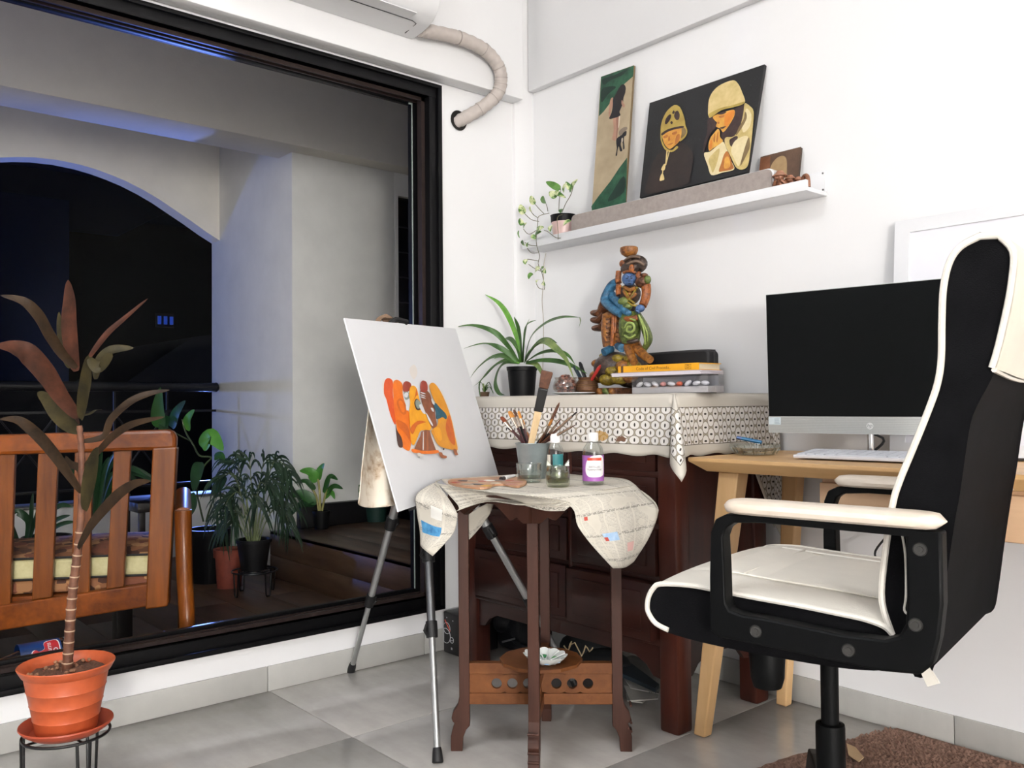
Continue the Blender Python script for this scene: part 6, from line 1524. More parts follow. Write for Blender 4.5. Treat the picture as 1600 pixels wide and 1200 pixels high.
# mechanism, gas column, star base
m = MB(CH); m.box((-.20, -.09, .452), (.0, .09, .476), .006); m.box((-.05, .07, .455), (-.02, .12, .47), .004); m.build('tilt_mechanism', PLA, oc_)
m = MB(CH); m.lathe(Vector((-.020, .105, .362)), [(0, 0), (.026, .003), (.031, .02), (.034, .075), (.028, .086), (.01, .10)], 18); m.build('tension_knob', PLA, oc_)
m = MB(CH); P0 = Vector((-.1, 0, 0))
m.lathe(P0, [(.030, .446), (.030, .425), (.0165, .422), (.0165, .270)], 20); col = m.build('gas_column', PLA, oc_)
m = MB(CH); m.lathe(P0, [(.0185, .285), (.0262, .283), (.027, .277), (.0265, .06), (0, .06)], 22); m.build('column_cover', PLA, col)
for k_ in range(5):
    a = math.radians(-64+72*k_); d = Vector((math.cos(a), math.sin(a), 0)); sd = Vector((-d.y, d.x, 0)); m = MB(CH)
    sec = [(.02, .150, .085, .028), (.10, .145, .082, .026), (.24, .132, .070, .020), (.30, .120, .066, .017)]; vs = []
    for r, zt_, zb_, w in sec:
        c_ = P0+d*r; vs += [c_-sd*w+Vector((0, 0, zb_)), c_+sd*w+Vector((0, 0, zb_)), c_+sd*w*.55+Vector((0, 0, zt_)), c_-sd*w*.55+Vector((0, 0, zt_))]
    fs = [(i*4+j, i*4+(j+1) % 4, i*4+4+(j+1) % 4, i*4+4+j) for i in range(3) for j in range(4)]+[(3, 2, 1, 0), (12, 13, 14, 15)]
    m.add(vs, fs); lg = m.build('base_leg', PLA, oc_, bevel=.003, smooth=False)
    c_ = P0+d*.285
    for s_ in (-1, 1): m = MB(CH); m.lathe(c_+sd*s_*.010+Vector((0, 0, .027)), [(0, -.007), (.025, -.007), (.027, -.004), (.027, .004), (.025, .007), (0, .007)], 18, sd); m.build('wheel', RUB, lg)
    m = MB(CH); m.cyl(c_+Vector((0, 0, .03)), c_+Vector((0, 0, .066)), .008); m.build('caster_stem', PLA, lg)

# ================================================================ ON THE FLOOR
RUG = NT('brown_rug'); f = RUG.noise(260, 3, .7); g = RUG.noise(9, 3); h_ = RUG.math('ADD', RUG.math('MULTIPLY', f, .65), RUG.math('MULTIPLY', g, .35))
RUG.link(RUG.ramp(h_, [(.35, lin('664e41')), (.65, lin('a08070'))]), RUG.b.inputs['Base Color']); RUG.b.inputs['Roughness'].default_value = 1; RUG.bump(f, .9, .006); RUG = RUG.m
A_ = onz(1407, 1139); A_.y = min(A_.y, YR-.012); B_ = onz(1322, 1165); C_ = onz(1600, 1193); e1 = (C_-A_).normalized(); e1 = Vector((1, -.02, 0)).normalized(); e2 = (B_-A_); e2.z = 0; L2 = e2.length; e2.normalize()
rp = random.Random(11); per = []
for i in range(60): per.append(A_+e1*(1.5*i/60)+Vector((0, rp.uniform(-.004, .002), 0)))
for i in range(20): per.append(A_+e1*1.5+Vector((0, -.8*i/20, 0)))
for i in range(50): per.append(A_+e1*1.5*(1-i/50)+Vector((-.13*(i/50), -.8, 0)))
lo = A_+Vector((-.13, -.8, 0))
for i in range(34):
    t = i/34; p = lo.lerp(B_, t) if t < .62 else (lo.lerp(B_, .62)).lerp(A_, (t-.62)/.38); 
    p = lo.lerp(A_, t); p = p+Vector((-.025*math.sin(math.pi*t)+rp.uniform(-.005, .004), 0, 0)); per.append(p)
m = MB(); m.prism([Vector((p.x, p.y, .0005)) for p in per], (0, 0, .007)); rug = m.build('rug', RUG, base=(A_.x, A_.y, 0), smooth=False)
m = MB(); rp = random.Random(4); yy = 1.50
PILE = mat('rug_pile', '70564a', 1, c2='98796a', scale=70, var=.3)
while yy < A_.y-.012:
    xx = -1.42
    while xx < -.25:
        x_, y_ = xx+rp.uniform(-.004, .004), yy+rp.uniform(-.004, .004)
        lim = A_.x-.13*(A_.y-y_)/.8-.018
        if x_ > lim:
            h_ = rp.uniform(.004, .008); r_ = .006; dx_, dy_ = rp.uniform(-.005, .005), rp.uniform(-.005, .005)
            m.add([(x_-r_, y_-r_*.6, .007), (x_+r_, y_-r_*.6, .007), (x_, y_+r_, .007), (x_+dx_, y_+dy_, .007+h_)], [(0, 1, 3), (1, 2, 3), (2, 0, 3)])
        xx += .0105
    yy += .0105
pile = m.build('pile', PILE, rug, smooth=False); pile['kind'] = 'stuff'
tag(rug, 'brown shaggy rug under the office chair by the wall', 'rug')
r0 = [onz(x, y, .0085) for x, y in ((1323, 1170), (1337, 1176), (1350, 1192), (1342, 1199), (1326, 1188))]
r0 = [p+Vector((0, 0, .012)) for p in r0]
m = MB(); m.prism(r0, (0, 0, .002)); tag(m.build('paper_scrap', mat('scrap_beige', 'c9ac86', .8), base=r0[0], smooth=False), 'small beige scrap lying at the edge of the brown rug', 'scrap')
# black box by the window wall
sx_ = thing('black_box', (-2.53, 1.98, 0), 'black carton with white ring marks standing under the window corner', 'box')
b0 = Vector((-2.575, 1.885, 0))
m = MB(); m.box((-2.578, 1.885, 0), (-2.475, 2.06, .148), .006); m.build('carton', mat('black_carton', '111114', .45), sx_)
m = MB(); xk = -2.4742
for r, y_, z_ in ((.022, 1.915, .085), (.030, 1.905, .055), (.011, 1.965, .060)): 
    R_ = [(xk, y_+r*math.cos(a), z_+r*math.sin(a)) for a in [2*math.pi*i/24 for i in range(25)] if y_+r*math.cos(a) > 1.89]; m.tube(R_, .0011, 4)
o_ = m.build('ring_mark', mat('print_pale', 'b9bcc0', .5), sx_); o_['kind'] = 'stuff'
fy = 1.8842
m = MB()
for r, x_, z_ in ((.020, -2.555, .090), (.026, -2.560, .062), (.010, -2.525, .052)):
    R_ = [(x_+r*math.cos(a), fy, z_+r*math.sin(a)) for a in [2*math.pi*i/24 for i in range(25)] if -2.577 < x_+r*math.cos(a) < -2.476]; m.tube(R_, .0012, 4)
m.tube([(-2.53, fy, .05), (-2.518, fy, .052)], .001, 4); m.box((-2.53, fy-.0004, .018), (-2.522, fy, .026)); m.box((-2.556, fy-.0004, .126), (-2.552, fy, .130)); m.box((-2.52, fy-.0004, .12), (-2.516, fy, .124))
o_ = m.build('ring_mark', mat('print_pale', 'b9bcc0', .5), sx_); o_['kind'] = 'stuff'
m = MB(); m.tube([(-2.566, fy, .118), (-2.534, fy, .082)], .0022, 4); m.build('red_stripe', mat('print_red', 'b5483c', .5), sx_)
# things under the chest
bg0 = onz(800, 1003); bgx = thing('black_bag', bg0+Vector((-.02, .06, 0)), 'black soft bag with small silver tag under the chest', 'bag')
m = MB(); m.box((-2.50, 2.06, .0), (-2.36, 2.26, .125), .03); m.ell((-2.47, 2.1, .10), (.06, .07, .05)); m.tube([(-2.40, 2.06, .05), (-2.33, 2.05, .04), (-2.24, 2.10, .02), (-2.14, 2.20, .02)], .008, 6, smooth=5); m.build('body', mat('black_nylon', '0e1015', .6, bump=.3, bscale=60), bgx)
m = MB(); a, b = ony(785, 1003, 2.05), ony(804, 998, 2.05); m.tube([a, b], .0035, 8); m.build('tag', mat('silver_tag', 'a9a9ab', .3, .7), bgx)
m = MB(); m.box((-2.34, 2.20, .001), (-2.23, 2.28, .13), .002); tag(m.build('white_card', mat('card_grey_white', 'b9bbba', .7), base=(-2.3, 2.25, 0)), 'upright grey-white card against the wall under the chest', 'card')
pb = onz(905, 1030); ks = thing('drawstring_bag', Vector((-2.08, 2.12, 0)), 'dark bag with cream zigzag drawstring lying under the chest', 'bag')
m = MB(); m.ell((-2.10, 2.13, .06), (.10, .08, .06)); m.ell((-1.98, 2.10, .045), (.10, .07, .045)); m.build('body', mat('dark_cloth_bag', '14171a', .8, bump=.4, bscale=40), ks)
m = MB(); zz = [(881, 1009), (888, 1016), (893, 1002), (889, 1011), (898, 1004), (909, 1025), (915, 1009), (921, 1018), (926, 1012)]
m.tube([ony(x, y, 2.045) for x, y in zz], .0022, 6, smooth=2); m.build('drawstring', mat('cream_cord', 'c0ad88', .8), ks)
m = MB(); sh_ = [onz(x, y, .04+.002*i) for i, (x, y) in enumerate(((925, 1020), (960, 1022), (1030, 1075), (1024, 1082), (985, 1064), (940, 1045)))]
m.prism(sh_, (0, 0, .012)); tag(m.build('blue_folder', mat('dark_blue_folder', '1f2c36', .5), base=sh_[0], smooth=False), 'dark blue folder lying on papers beneath the chest', 'folder')
fp = thing('folded_papers', onz(1000, 1085), 'white folded papers poking out between chest and side table', 'papers')
for i, l in enumerate((((975, 1060), (1032, 1078), (1030, 1085), (985, 1076)), ((975, 1072), (1030, 1086), (1028, 1093), (985, 1096)), ((978, 1084), (1012, 1092), (1004, 1099), (980, 1096)))):
    m = MB(); m.prism([onz(x, y, .026-.008*i) for x, y in l], (0, 0, .003)); pg = m.build('sheet', mat('paper_grey_white', 'b8b6b0', .75), fp, smooth=False)
m = MB(); c_ = onz(1021, 1082, .0296); put_text(m, 'ICP', .020, c_, (.6, .3, 0), (-.4, .8, 0)); m.build('handwriting', mat('pencil', '26262a', .6), fp, smooth=False)

# ================================================================ RED-POTTED CORDYLINE
RP = mat('terracotta_plastic', 'b2512c', .42, var=.06, scale=30, c2='c25c34'); RP2 = mat('terracotta_plastic_dark', 'a5452a', .42, var=.06, scale=30)
pc = ondep(104, 1100, 2.02); pc.z = 0
zs = .150
cp = thing('cordyline_plant', (pc.x, pc.y, zs), 'tall bronze-leaved cordyline in ribbed terracotta-coloured pot on wire stand', 'potted plant')
m = MB(); m.lathe(pc+Vector((0, 0, zs+.006)), [(0, 0), (.064, 0), (.0655, .004), (.070, .030), (.0712, .031), (.0708, .033), (.0765, .063), (.0778, .064), (.0772, .066), (.083, .096), (.0845, .097), (.0838, .099), (.0895, .130), (.094, .132), (.102, .146), (.1035, .150), (.1015, .152), (.093, .146), (.086, .138), (.082, .128), (0, .128)], 48); m.build('pot', RP, cp, auto=50)
m = MB(); SOIL = mat('red_brown_soil', '4a2f22', .95, c2='75503c', scale=160, bump=.8, bscale=200)
m.grid(lambda u, v: pc+Vector((math.cos(u*2*math.pi)*.083*v, math.sin(u*2*math.pi)*.083*v, zs+.136+.012*noise.noise(Vector((math.cos(u*2*math.pi)*v*4, math.sin(u*2*math.pi)*v*4, 0)))+.006*(1-v))), 40, 12); m.build('soil', SOIL, cp, auto=180)
m = MB(); rp = random.Random(2)
for i in range(26):
    a, r = rp.uniform(0, 6.28), rp.uniform(.02, .078); m.ell(pc+Vector((math.cos(a)*r, math.sin(a)*r, zs+.142)), (.006, .005, .004), M=Matrix.Rotation(a, 4, 'X'), nu=7, nv=5)
o_ = m.build('soil_lump', mat('soil_crumb', '7d5540', .95, c2='a87c5c', scale=60), cp); o_['kind'] = 'stuff'
scp = thing('plant_saucer', (pc.x, pc.y, zs), 'terracotta-coloured saucer under the cordyline pot', 'saucer')
m = MB(); m.lathe(pc+Vector((0, 0, zs)), [(0, -.001), (.075, -.001), (.094, .012), (.100, .020), (.099, .023), (.094, .021), (.076, .004), (0, .003)], 44); m.build('saucer', RP2, scp)
wst = thing('wire_plant_stand', (pc.x, pc.y, 0), 'black wire plant stand under the terracotta-coloured saucer', 'plant stand', 'black wire plant stands')
def ring3(c_, r, z, n_=40): return [c_+Vector((r*math.cos(a), r*math.sin(a), z)) for a in [2*math.pi*i/n_ for i in range(n_+1)]]
def wire_stand(t, c_, r, h, tr=.0035, nl=4, ph=.4):
    q = MB(); q.tube(ring3(c_, r, h-tr), tr, 7); q.build('top_ring', IRON, t)
    q = MB(); q.tube(ring3(c_, r*.62, h-tr*1.1), tr*.8, 7)
    for a in (ph, ph+math.pi/2): q.tube([c_+Vector((math.cos(a)*r, math.sin(a)*r, h-tr*1.5)), c_-Vector((math.cos(a)*r, math.sin(a)*r, -(h-tr*1.5)))], tr*.8, 6)
    o_ = q.build('cross_wire', IRON, t)
    for k_ in range(nl):
        a = ph+2*math.pi*k_/nl; q = MB(); d1, d2 = a-.16, a+.16; P_ = []
        for aa, rr, zz in ((d1, r, h-tr), (d1+.05, r*.98, .012), (d1+.09, r*.975, .0035), (d2-.09, r*.975, .0035), (d2-.05, r*.98, .012), (d2, r, h-tr)): P_.append(c_+Vector((math.cos(aa)*rr, math.sin(aa)*rr, zz)))
        q.tube(P_, tr, 7); q.build('leg', IRON, t)
wire_stand(wst, pc, .092, zs-.001, .0035, 3, .15)
D0 = 2.02
stem = [(104, 1066), (106, 1030), (109, 985), (112, 940), (117, 895), (123, 850), (127, 800), (128, 750), (127, 700), (124, 665)]
SP = [ondep(x, y, D0-.015*0) for x, y in stem]; SP[0] = pc+Vector((0, 0, zs+.12))
STM = mat('cane_bark', '4a2b1f', .6, c2='7a4f38', scale=30, bump=.4)
m = MB(); m.tube(SP, lambda t: .0125-.006*t+.0008*math.sin(t*150), 10, smooth=8); m.build('cane', STM, cp)
SPc = catmull(SP, 8)
m = MB()
for i in range(4, 46, 3):
    p = SPc[i]; d = (SPc[i+1]-SPc[i-1]).normalized(); m.tube([p-d*.0014, p+d*.0014], .0132-.005*i/len(SPc), 10)
o_ = m.build('leaf_scar', mat('pale_leaf_scar', 'b59a80', .7), cp); o_['kind'] = 'stuff'
BRZ = mat('bronze_leaf', '1e150d', .5, c2='3c2c1c', scale=22, var=.2, bump=.1); BRZR = mat('rust_leaf', '2a1912', .5, c2='522e20', scale=22, bump=.1); BRZG = mat('olive_bronze_leaf', '211e12', .5, c2='40381f', scale=22, bump=.1)
for m_ in (BRZ, BRZR, BRZG): m_.node_tree.nodes['Principled BSDF'].inputs['Specular IOR Level'].default_value = .18
def C6(l): return [(a/4, 400+b/4) for a, b in l]
def C7(l): return [(a/4, 650+b/4) for a, b in l]
def oleaf(pts, w, dd0, dd1, m_, parent, base_d, up, fold=.25, shape=None, nm='leaf'):
    q = MB(); n_ = len(pts); q.leaf([ondep(x, y, base_d+dd0+(dd1-dd0)*i/(n_-1)) for i, (x, y) in enumerate(pts)], w/FPX*base_d, up=up, fold=fold, tip=.03, smooth=6, shape=shape or (lambda t: (.30+.70*math.sin(math.pi*min(1, t*1.1)**1.0)**.7 if t < .5 else 1.0*math.cos((t-.5)*math.pi)**.7)))
    return q.build(nm, m_, parent, auto=70)
cu = (.55, -.75, .35)
lv = [(C6([(480, 720), (455, 590), (440, 430), (440, 280), (425, 150)]), 28, 0, .02, BRZR), (C6([(440, 700), (415, 620), (385, 480), (368, 350)]), 16, .02, .05, BRZG), (C6([(480, 700), (400, 620), (320, 500), (245, 370), (150, 285), (5, 247)]), 19, 0, -.1, BRZ), (C6([(490, 1010), (390, 880), (300, 740), (190, 620), (80, 575), (-30, 565)]), 33, -.01, -.13, BRZR),
      (C6([(505, 1020), (530, 880), (550, 760), (555, 620)]), 29, -.03, -.10, BRZG), (C6([(555, 640), (620, 700), (680, 640), (705, 615)]), 20, -.10, -.10, BRZG), (C6([(545, 660), (600, 580), (680, 480), (770, 400), (925, 265)]), 13, .03, .12, BRZR), (C6([(600, 770), (625, 660), (700, 590), (835, 575)]), 19, .02, .06, BRZG),
      (C6([(505, 1100), (440, 1060), (370, 990), (300, 900), (235, 852)]), 26, .0, .06, BRZG), (C7([(510, 480), (430, 360), (330, 220), (230, 110), (120, 30), (0, 20)]), 19, -.01, -.12, BRZ), (C6([(510, 1160), (650, 1130), (700, 1020), (820, 910), (940, 860), (1060, 838)]), 15, .02, .1, BRZ), (C7([(515, 330), (640, 200), (720, 120), (840, 50), (1030, 5)]), 15, .0, -.08, BRZ),
      (C7([(530, 590), (560, 440), (590, 300), (615, 195)]), 29, -.02, -.07, BRZG), (C7([(490, 830), (570, 690), (660, 580), (760, 480), (850, 425), (940, 407)]), 20, -.02, -.08, BRZ), (C6([(495, 1050), (450, 950), (390, 810), (315, 715)]), 8, .01, .04, BRZR), (C7([(515, 420), (500, 330), (440, 300), (410, 250)]), 12, .02, .05, BRZ), (C6([(505, 1000), (560, 990), (600, 965), (640, 962)]), 8, .03, .1, BRZG)]
for pts, w, a, b, m_ in lv: oleaf(pts, w, a, b, m_, cp, D0, cu)

# ================================================================ BALCONY FURNITURE AND PLANTS
BW = wood('teak_bench', '562607', '8f480e', 'X', 2.6, .38, coat=.2, ratio=10, bump=.08); BWZ = wood('teak_bench_upright', '552907', '8c4a10', 'Z', 2.6, .38, coat=.2, ratio=10, bump=.08)
for m_ in (BW, BWZ): m_.node_tree.nodes['Principled BSDF'].inputs['Specular IOR Level'].default_value = .25
Q = ondep(268, 907, 2.98); dB = Vector((.47, .88, 0)).normalized(); nB = Vector((dB.y, -dB.x, 0))     # towards the window
if nB.x < 0: nB = -nB
Qp = Vector((Q.x, Q.y, 0))
bn = thing('wooden_bench', (Qp.x, Qp.y, 0), 'teak slatted bench seen from behind with patterned cushion on balcony', 'bench')
def bpx(x, y): return onpl(x, y, Qp, nB)
def bslab(pts, th, nm, mm, par=None, bev=.005):
    q = MB(); q.prism([bpx(*p)-nB*th/2 for p in pts], nB*th); return q.build(nm, mm, par or bn, bevel=bev, smooth=False)
bslab([(-160, 684), (262, 671), (273, 673), (277, 684), (276, 702), (-160, 716)], .05, 'top_rail', BW, bev=.012)
bslab([(-160, 968), (264, 906), (266, 940), (-160, 1010)], .045, 'bottom_rail', BW)
for a in ([(-60, 708), (-28, 708), (-38, 955), (-66, 960)], [(-6, 708), (25, 707), (17, 944), (-12, 948)], [(61, 706), (92, 705), (82, 932), (51, 937)], [(118, 704), (147, 703), (140, 925), (112, 929)], [(179, 702), (206, 701), (194, 916), (167, 920)]): bslab(a, .022, 'slat', BWZ, bev=.003)
bslab([(-172, 712), (-132, 711), (-140, 970), (-176, 975)], .05, 'back_post', BWZ); bslab([(-118, 710), (-88, 709), (-97, 958), (-125, 962)], .022, 'slat', BWZ, bev=.003)
for xx_ in (-160,):
    pz_ = bpx(xx_, 960); m = MB(); m.tube([Vector((pz_.x, pz_.y, .74)), Vector((pz_.x, pz_.y, 0))], .026, 12); m.build('leg', BWZ, bn)
bslab([(240, 700), (278, 698), (264, 945), (229, 950)], .05, 'back_post', BWZ)
sdir = Vector((-.938, .346, 0))                                                           # seat side
def bz_at(x, y): return bpx(x, y)
rp_ = bpx(286, 960)
m = MB(); p0 = ondep(287, 800, 2.96); p1 = ondep(297, 1018, 2.80); p1.z = 0
P_ = [ondep(286, 797, 2.95), ondep(287, 850, 2.945), ondep(289, 910, 2.92), ondep(292, 960, 2.88)]; P_.append(Vector((P_[-1].x+.015, P_[-1].y+.002, 0)))
m.tube(P_, lambda t: .028-.004*t, 12, smooth=5, flat=1.1); m.build('leg', BWZ, bn)
arm_b = P_[0]
m = MB(); m.tube([arm_b+Vector((0, 0, -.01)), arm_b+sdir*.25+Vector((0, 0, .0)), arm_b+sdir*.55+Vector((0, 0, .01))], .028, 12, flat=.7); m.build('arm_rest', BW, bn)
m = MB(); e = arm_b+sdir*.55; m.tube([e, Vector((e.x, e.y, 0))], .022, 10); m.build('leg', BWZ, bn)
m = MB(); c_ = bpx(182, 940)+sdir*.30; m.box((c_.x-.028, c_.y-.028, 0), (c_.x+.028, c_.y+.028, c_.z), .003); m.build('leg', mat('dark_leg', '171210', .5), bn)
# seat frame and cushion
zse = bpx(264, 920).z
m = MB(); q0 = bpx(262, 920)-dB*1.25+sdir*.02; q1 = bpx(262, 920)+sdir*.02
q0.z = q1.z = zse-.035
m.prism([q0, q1, q1+sdir*.52, q0+sdir*.52], (0, 0, .03)); m.build('seat_board', BW, bn, smooth=False)
PATCH = NT('patchwork_cover'); vr = PATCH.new('ShaderNodeTexVoronoi'); vr.distance = 'CHEBYCHEV'; vr.inputs['Scale'].default_value = 26; PATCH.link(PATCH.tc.outputs['Object'], vr.inputs['Vector'])
sxx = PATCH.new('ShaderNodeSeparateXYZ'); PATCH.link(vr.outputs['Color'], sxx.inputs[0]); PATCH.link(PATCH.ramp(sxx.outputs[0], [(.15, lin('4a2c20')), (.4, lin('8a5a38')), (.6, lin('b98a5c')), (.8, lin('7a4630'))]), PATCH.b.inputs['Base Color']); PATCH.b.inputs['Roughness'].default_value = .85; PATCH = PATCH.m
YB_ = mat('cushion_yellow_band', 'b3a878', .85, var=.1, scale=20, c2='cfc699')
cu_ = thing('bench_cushion', (Qp.x, Qp.y, zse), 'long seat cushion with yellow side band and brown patchwork on bench', 'cushion')
m = MB(); a0 = q0+Vector((0, 0, .034))+dB*.02+sdir*.02; a1 = q1+Vector((0, 0, .034))-dB*.02+sdir*.02; hgt = .145
m.prism([a0, a1, a1+sdir*.50, a0+sdir*.50], (0, 0, .045)); m.build('lower_cover', PATCH, cu_, bevel=.01, smooth=False)
m = MB(); a0b, a1b = a0+Vector((0, 0, .045))-sdir*.002, a1+Vector((0, 0, .045))-sdir*.002; m.prism([a0b, a1b, a1b+sdir*.504, a0b+sdir*.504], (0, 0, .07)); m.build('side_band', YB_, cu_, bevel=.012, smooth=False)
m = MB(); m.grid(lambda u, v: a0+(a1-a0)*u+sdir*(.50*v)+Vector((0, 0, .115+.035*(math.sin(math.pi*v)**.6)*(.8+.2*math.sin(u*9)))), 40, 14); m.build('top_cover', PATCH, cu_, auto=80)
for zz in (.045, .115): m = MB(); m.tube([a0+Vector((0, 0, zz+.003*math.sin(0)))-sdir*.004, (a0+a1)/2+Vector((0, 0, zz+.004))-sdir*.004, a1+Vector((0, 0, zz))-sdir*.004], .004, 7, smooth=6); m.build('black_piping', mat('black_piping', '16110f', .6), cu_)
# small dark stool by the parapet
so = onpl(232, 790, (-4.75, 1.3, 0), (1, 0, 0))
stl = thing('dark_stool', (-4.75, so.y, 0), 'small dark wooden stool behind the bench near the parapet', 'stool'); DKW = mat('dark_stained_wood', '1c1512', .45, var=.2)
y0_, y1_ = onx(200, 790, -4.75).y, onx(281, 790, -4.75).y; zt_ = onx(240, 780, -4.75).z
m = MB(); m.box((-4.9, y0_, zt_-.05), (-4.6, y1_, zt_), .006); m.build('seat', DKW, stl)
for a in (-4.87, -4.63):
    for b in (y0_+.03, y1_-.03): q = MB(); q.box((a-.015, b-.015, 0), (a+.015, b+.015, zt_-.05), .003); q.build('leg', DKW, stl)
for b in (y0_+.10, y0_+.14): q = MB(); q.box((-4.64, b-.006, .1), (-4.62, b+.006, zt_-.05), .002); q.build('spindle', DKW, stl)
# potted plants
BP = mat('black_pot_plastic', '17171a', .45); SOIL2 = mat('dark_soil', '2c211a', .95)
DG = mat('dark_leaf_green', '1f4a1e', .38, c2='35672b', scale=12); DG2 = mat('deep_leaf_green', '17351a', .4, c2='25502a', scale=12); MG = mat('mid_leaf_green', '3a7a26', .36, c2='5c9a3c', scale=12); PALM = mat('palm_leaf', '0f2414', .6, c2='1f3d20', scale=15)
def pot(t, c_, r0, r1, h, m_, rim=.006):
    q = MB(); q.lathe(c_, [(0, 0), (r0, 0), (r1, h*.9), (r1+rim, h*.9), (r1+rim, h), (r1-.004, h), (r1-.008, h*.88), (0, h*.86)], 28); q.build('pot', m_, t)
    q = MB(); q.lathe(c_+Vector((0, 0, h*.87)), [(0, .004), (r1*.6, .003), (r1-.006, 0)], 16); q.build('soil', SOIL2, t)
hshape = lambda t: math.sin(math.pi*min(1, (t*.97+.03)**.6))**.7
pd = onz(328, 908); dp = (pd-EYE).dot(FW)
mp = thing('pothos_pot_plant', pd, 'climbing broad-leaved plant in big black pot against the parapet', 'potted plant')
pot(mp, pd, .085, .105, .27, BP)
def vine(t, pts, r, d): q = MB(); q.tube([ondep(x, y, d) for x, y in pts], r, 6, smooth=5); q.build('stem', mat('vine_stem', '3c4a2a', .6), t)
vine(mp, [(318, 815), (312, 790), (308, 765), (318, 730), (330, 715), (312, 712), (302, 695), (290, 675), (285, 655)], .005, dp); vine(mp, [(322, 815), (328, 795), (342, 760), (352, 735)], .005, dp); vine(mp, [(300, 690), (280, 680), (262, 668), (255, 650)], .004, dp+.02)
for pts, w, m_ in (([(250, 668), (248, 640), (251, 605)], 26, DG), ([(268, 668), (276, 645), (290, 626)], 19, DG2), ([(292, 672), (294, 655), (304, 640)], 17, MG), ([(316, 700), (330, 682), (349, 704)], 26, MG), ([(312, 722), (307, 745), (303, 768)], 21, DG2), ([(300, 770), (303, 790), (298, 806)], 12, DG2), ([(352, 745), (340, 765), (330, 772)], 14, DG2), ([(335, 715), (345, 712), (352, 722)], 12, DG), ([(262, 650), (255, 672), (262, 690)], 16, DG2)):
    oleaf(pts, w*1.1, 0, -.04, m_, mp, dp, (.5, -.8, .4), .15, hshape)
# dark foliage behind the bench
pf = Vector((-4.85, .75, 0)); fp_ = thing('dark_leafy_plant', pf, 'dark long-leaved plant half hidden behind the bench slats', 'potted plant'); pot(fp_, pf, .08, .11, .22, BP); dpf = (pf-EYE).dot(FW)
for i, (pts, w) in enumerate((([(30, 850), (22, 830), (10, 800)], 10), ([(40, 850), (45, 815), (28, 800), (20, 805)], 12), ([(50, 850), (70, 810), (95, 790), (112, 792)], 9), ([(52, 850), (85, 815), (110, 805)], 8), ([(45, 850), (60, 800), (75, 770)], 9), ([(55, 852), (90, 822), (118, 815)], 8), ([(48, 850), (50, 800), (52, 770)], 9))): oleaf(pts, w, 0, -.05, DG2, fp_, dpf, cu)
pf2 = Vector((-4.95, 1.12, 0)); f2 = thing('palm_behind_bench', pf2, 'dark feathery palm rising behind the bench slats', 'potted plant'); pot(f2, pf2, .08, .11, .24, BP); dq = (pf2-EYE).dot(FW); rp = random.Random(8)
for i in range(16):
    x0, x1 = 150, 100+10*i; pts = [(150+rp.uniform(-4, 4), 812), (150+(x1-150)*.5, 735+rp.uniform(-15, 15)), (x1, 700+abs(x1-150)*.7+rp.uniform(-20, 20))]; oleaf(pts, 9, 0, rp.uniform(-.1, .1), DG2, f2, dq, cu)
# empty terracotta pot
tp = onz(358, 917); tpp = thing('terracotta_pot', tp, 'empty terracotta flower pot on the deck left of the palm', 'pot'); m = MB(); m.lathe(tp, [(0, 0), (.058, 0), (.066, .15), (.074, .15), (.076, .19), (.068, .19), (.06, .15), (.055, .01), (0, .01)], 28); m.build('body', mat('terracotta_clay', '6f2f20', .7, c2='843a28', scale=30), tpp)
# areca palm on its stand
ps = onz(398, 928); hs = .115
ws2 = thing('wire_plant_stand', ps, 'low black wire plant stand under the areca palm on balcony', 'plant stand', 'black wire plant stands'); wire_stand(ws2, ps, .105, hs, .004, 4, .2)
pm_ = ps+Vector((-.01, .0, hs)); dpm = (pm_-EYE).dot(FW); ap = thing('areca_palm', pm_, 'areca palm with thin feathery fronds in black pot on balcony', 'potted plant'); pot(ap, pm_, .058, .078, .145, BP)
rp = random.Random(21)
def frond(base, apex, tip, n_leaf, ln):
    dz_ = rp.uniform(-.10, .10); pts = [base, (base[0]*.6+apex[0]*.4, base[1]*.45+apex[1]*.55), apex, ((apex[0]+tip[0])/2+(tip[0]-apex[0])*.12, (apex[1]*.7+tip[1]*.3)), tip]
    P_ = catmull([ondep(p[0], p[1], dpm+dz_*k_/4) for k_, p in enumerate(pts)], 7); q = MB(); q.tube(P_, lambda s_: .0034-.0024*s_, 5); q.build('frond_stem', mat('palm_stem', '4f5a34', .6, c2='6c7548'), ap)
    q = MB(); n_ = len(P_)
    for i in range(n_leaf):
        f_ = .38+.62*i/(n_leaf-1); p = P_[min(int(f_*(n_-1)), n_-1)]; d = (P_[min(int(f_*(n_-1))+1, n_-1)]-P_[max(int(f_*(n_-1))-1, 0)]).normalized()
        for s_ in (-1, 1):
            sd = (RT*s_*rp.uniform(.5, 1)+FW*rp.uniform(-.7, .7)+UP*rp.uniform(-.1, .3)); l = ln*(1-.5*abs(f_-.65))*rp.uniform(.75, 1.15); e = (d*.85+sd*.65).normalized(); dr = rp.uniform(.45, .95)
            q.leaf([p, p+e*l*.4+Vector((0, 0, .03*l)), p+e*l*.8-Vector((0, 0, dr*.4*l)), p+e*l-Vector((0, 0, dr*l*.9))], .0105, up=(.4, -.8, .5), fold=.3, tip=.05, smooth=3)
    o_ = q.build('leaflets', PALM, ap, auto=80); o_['kind'] = 'stuff'
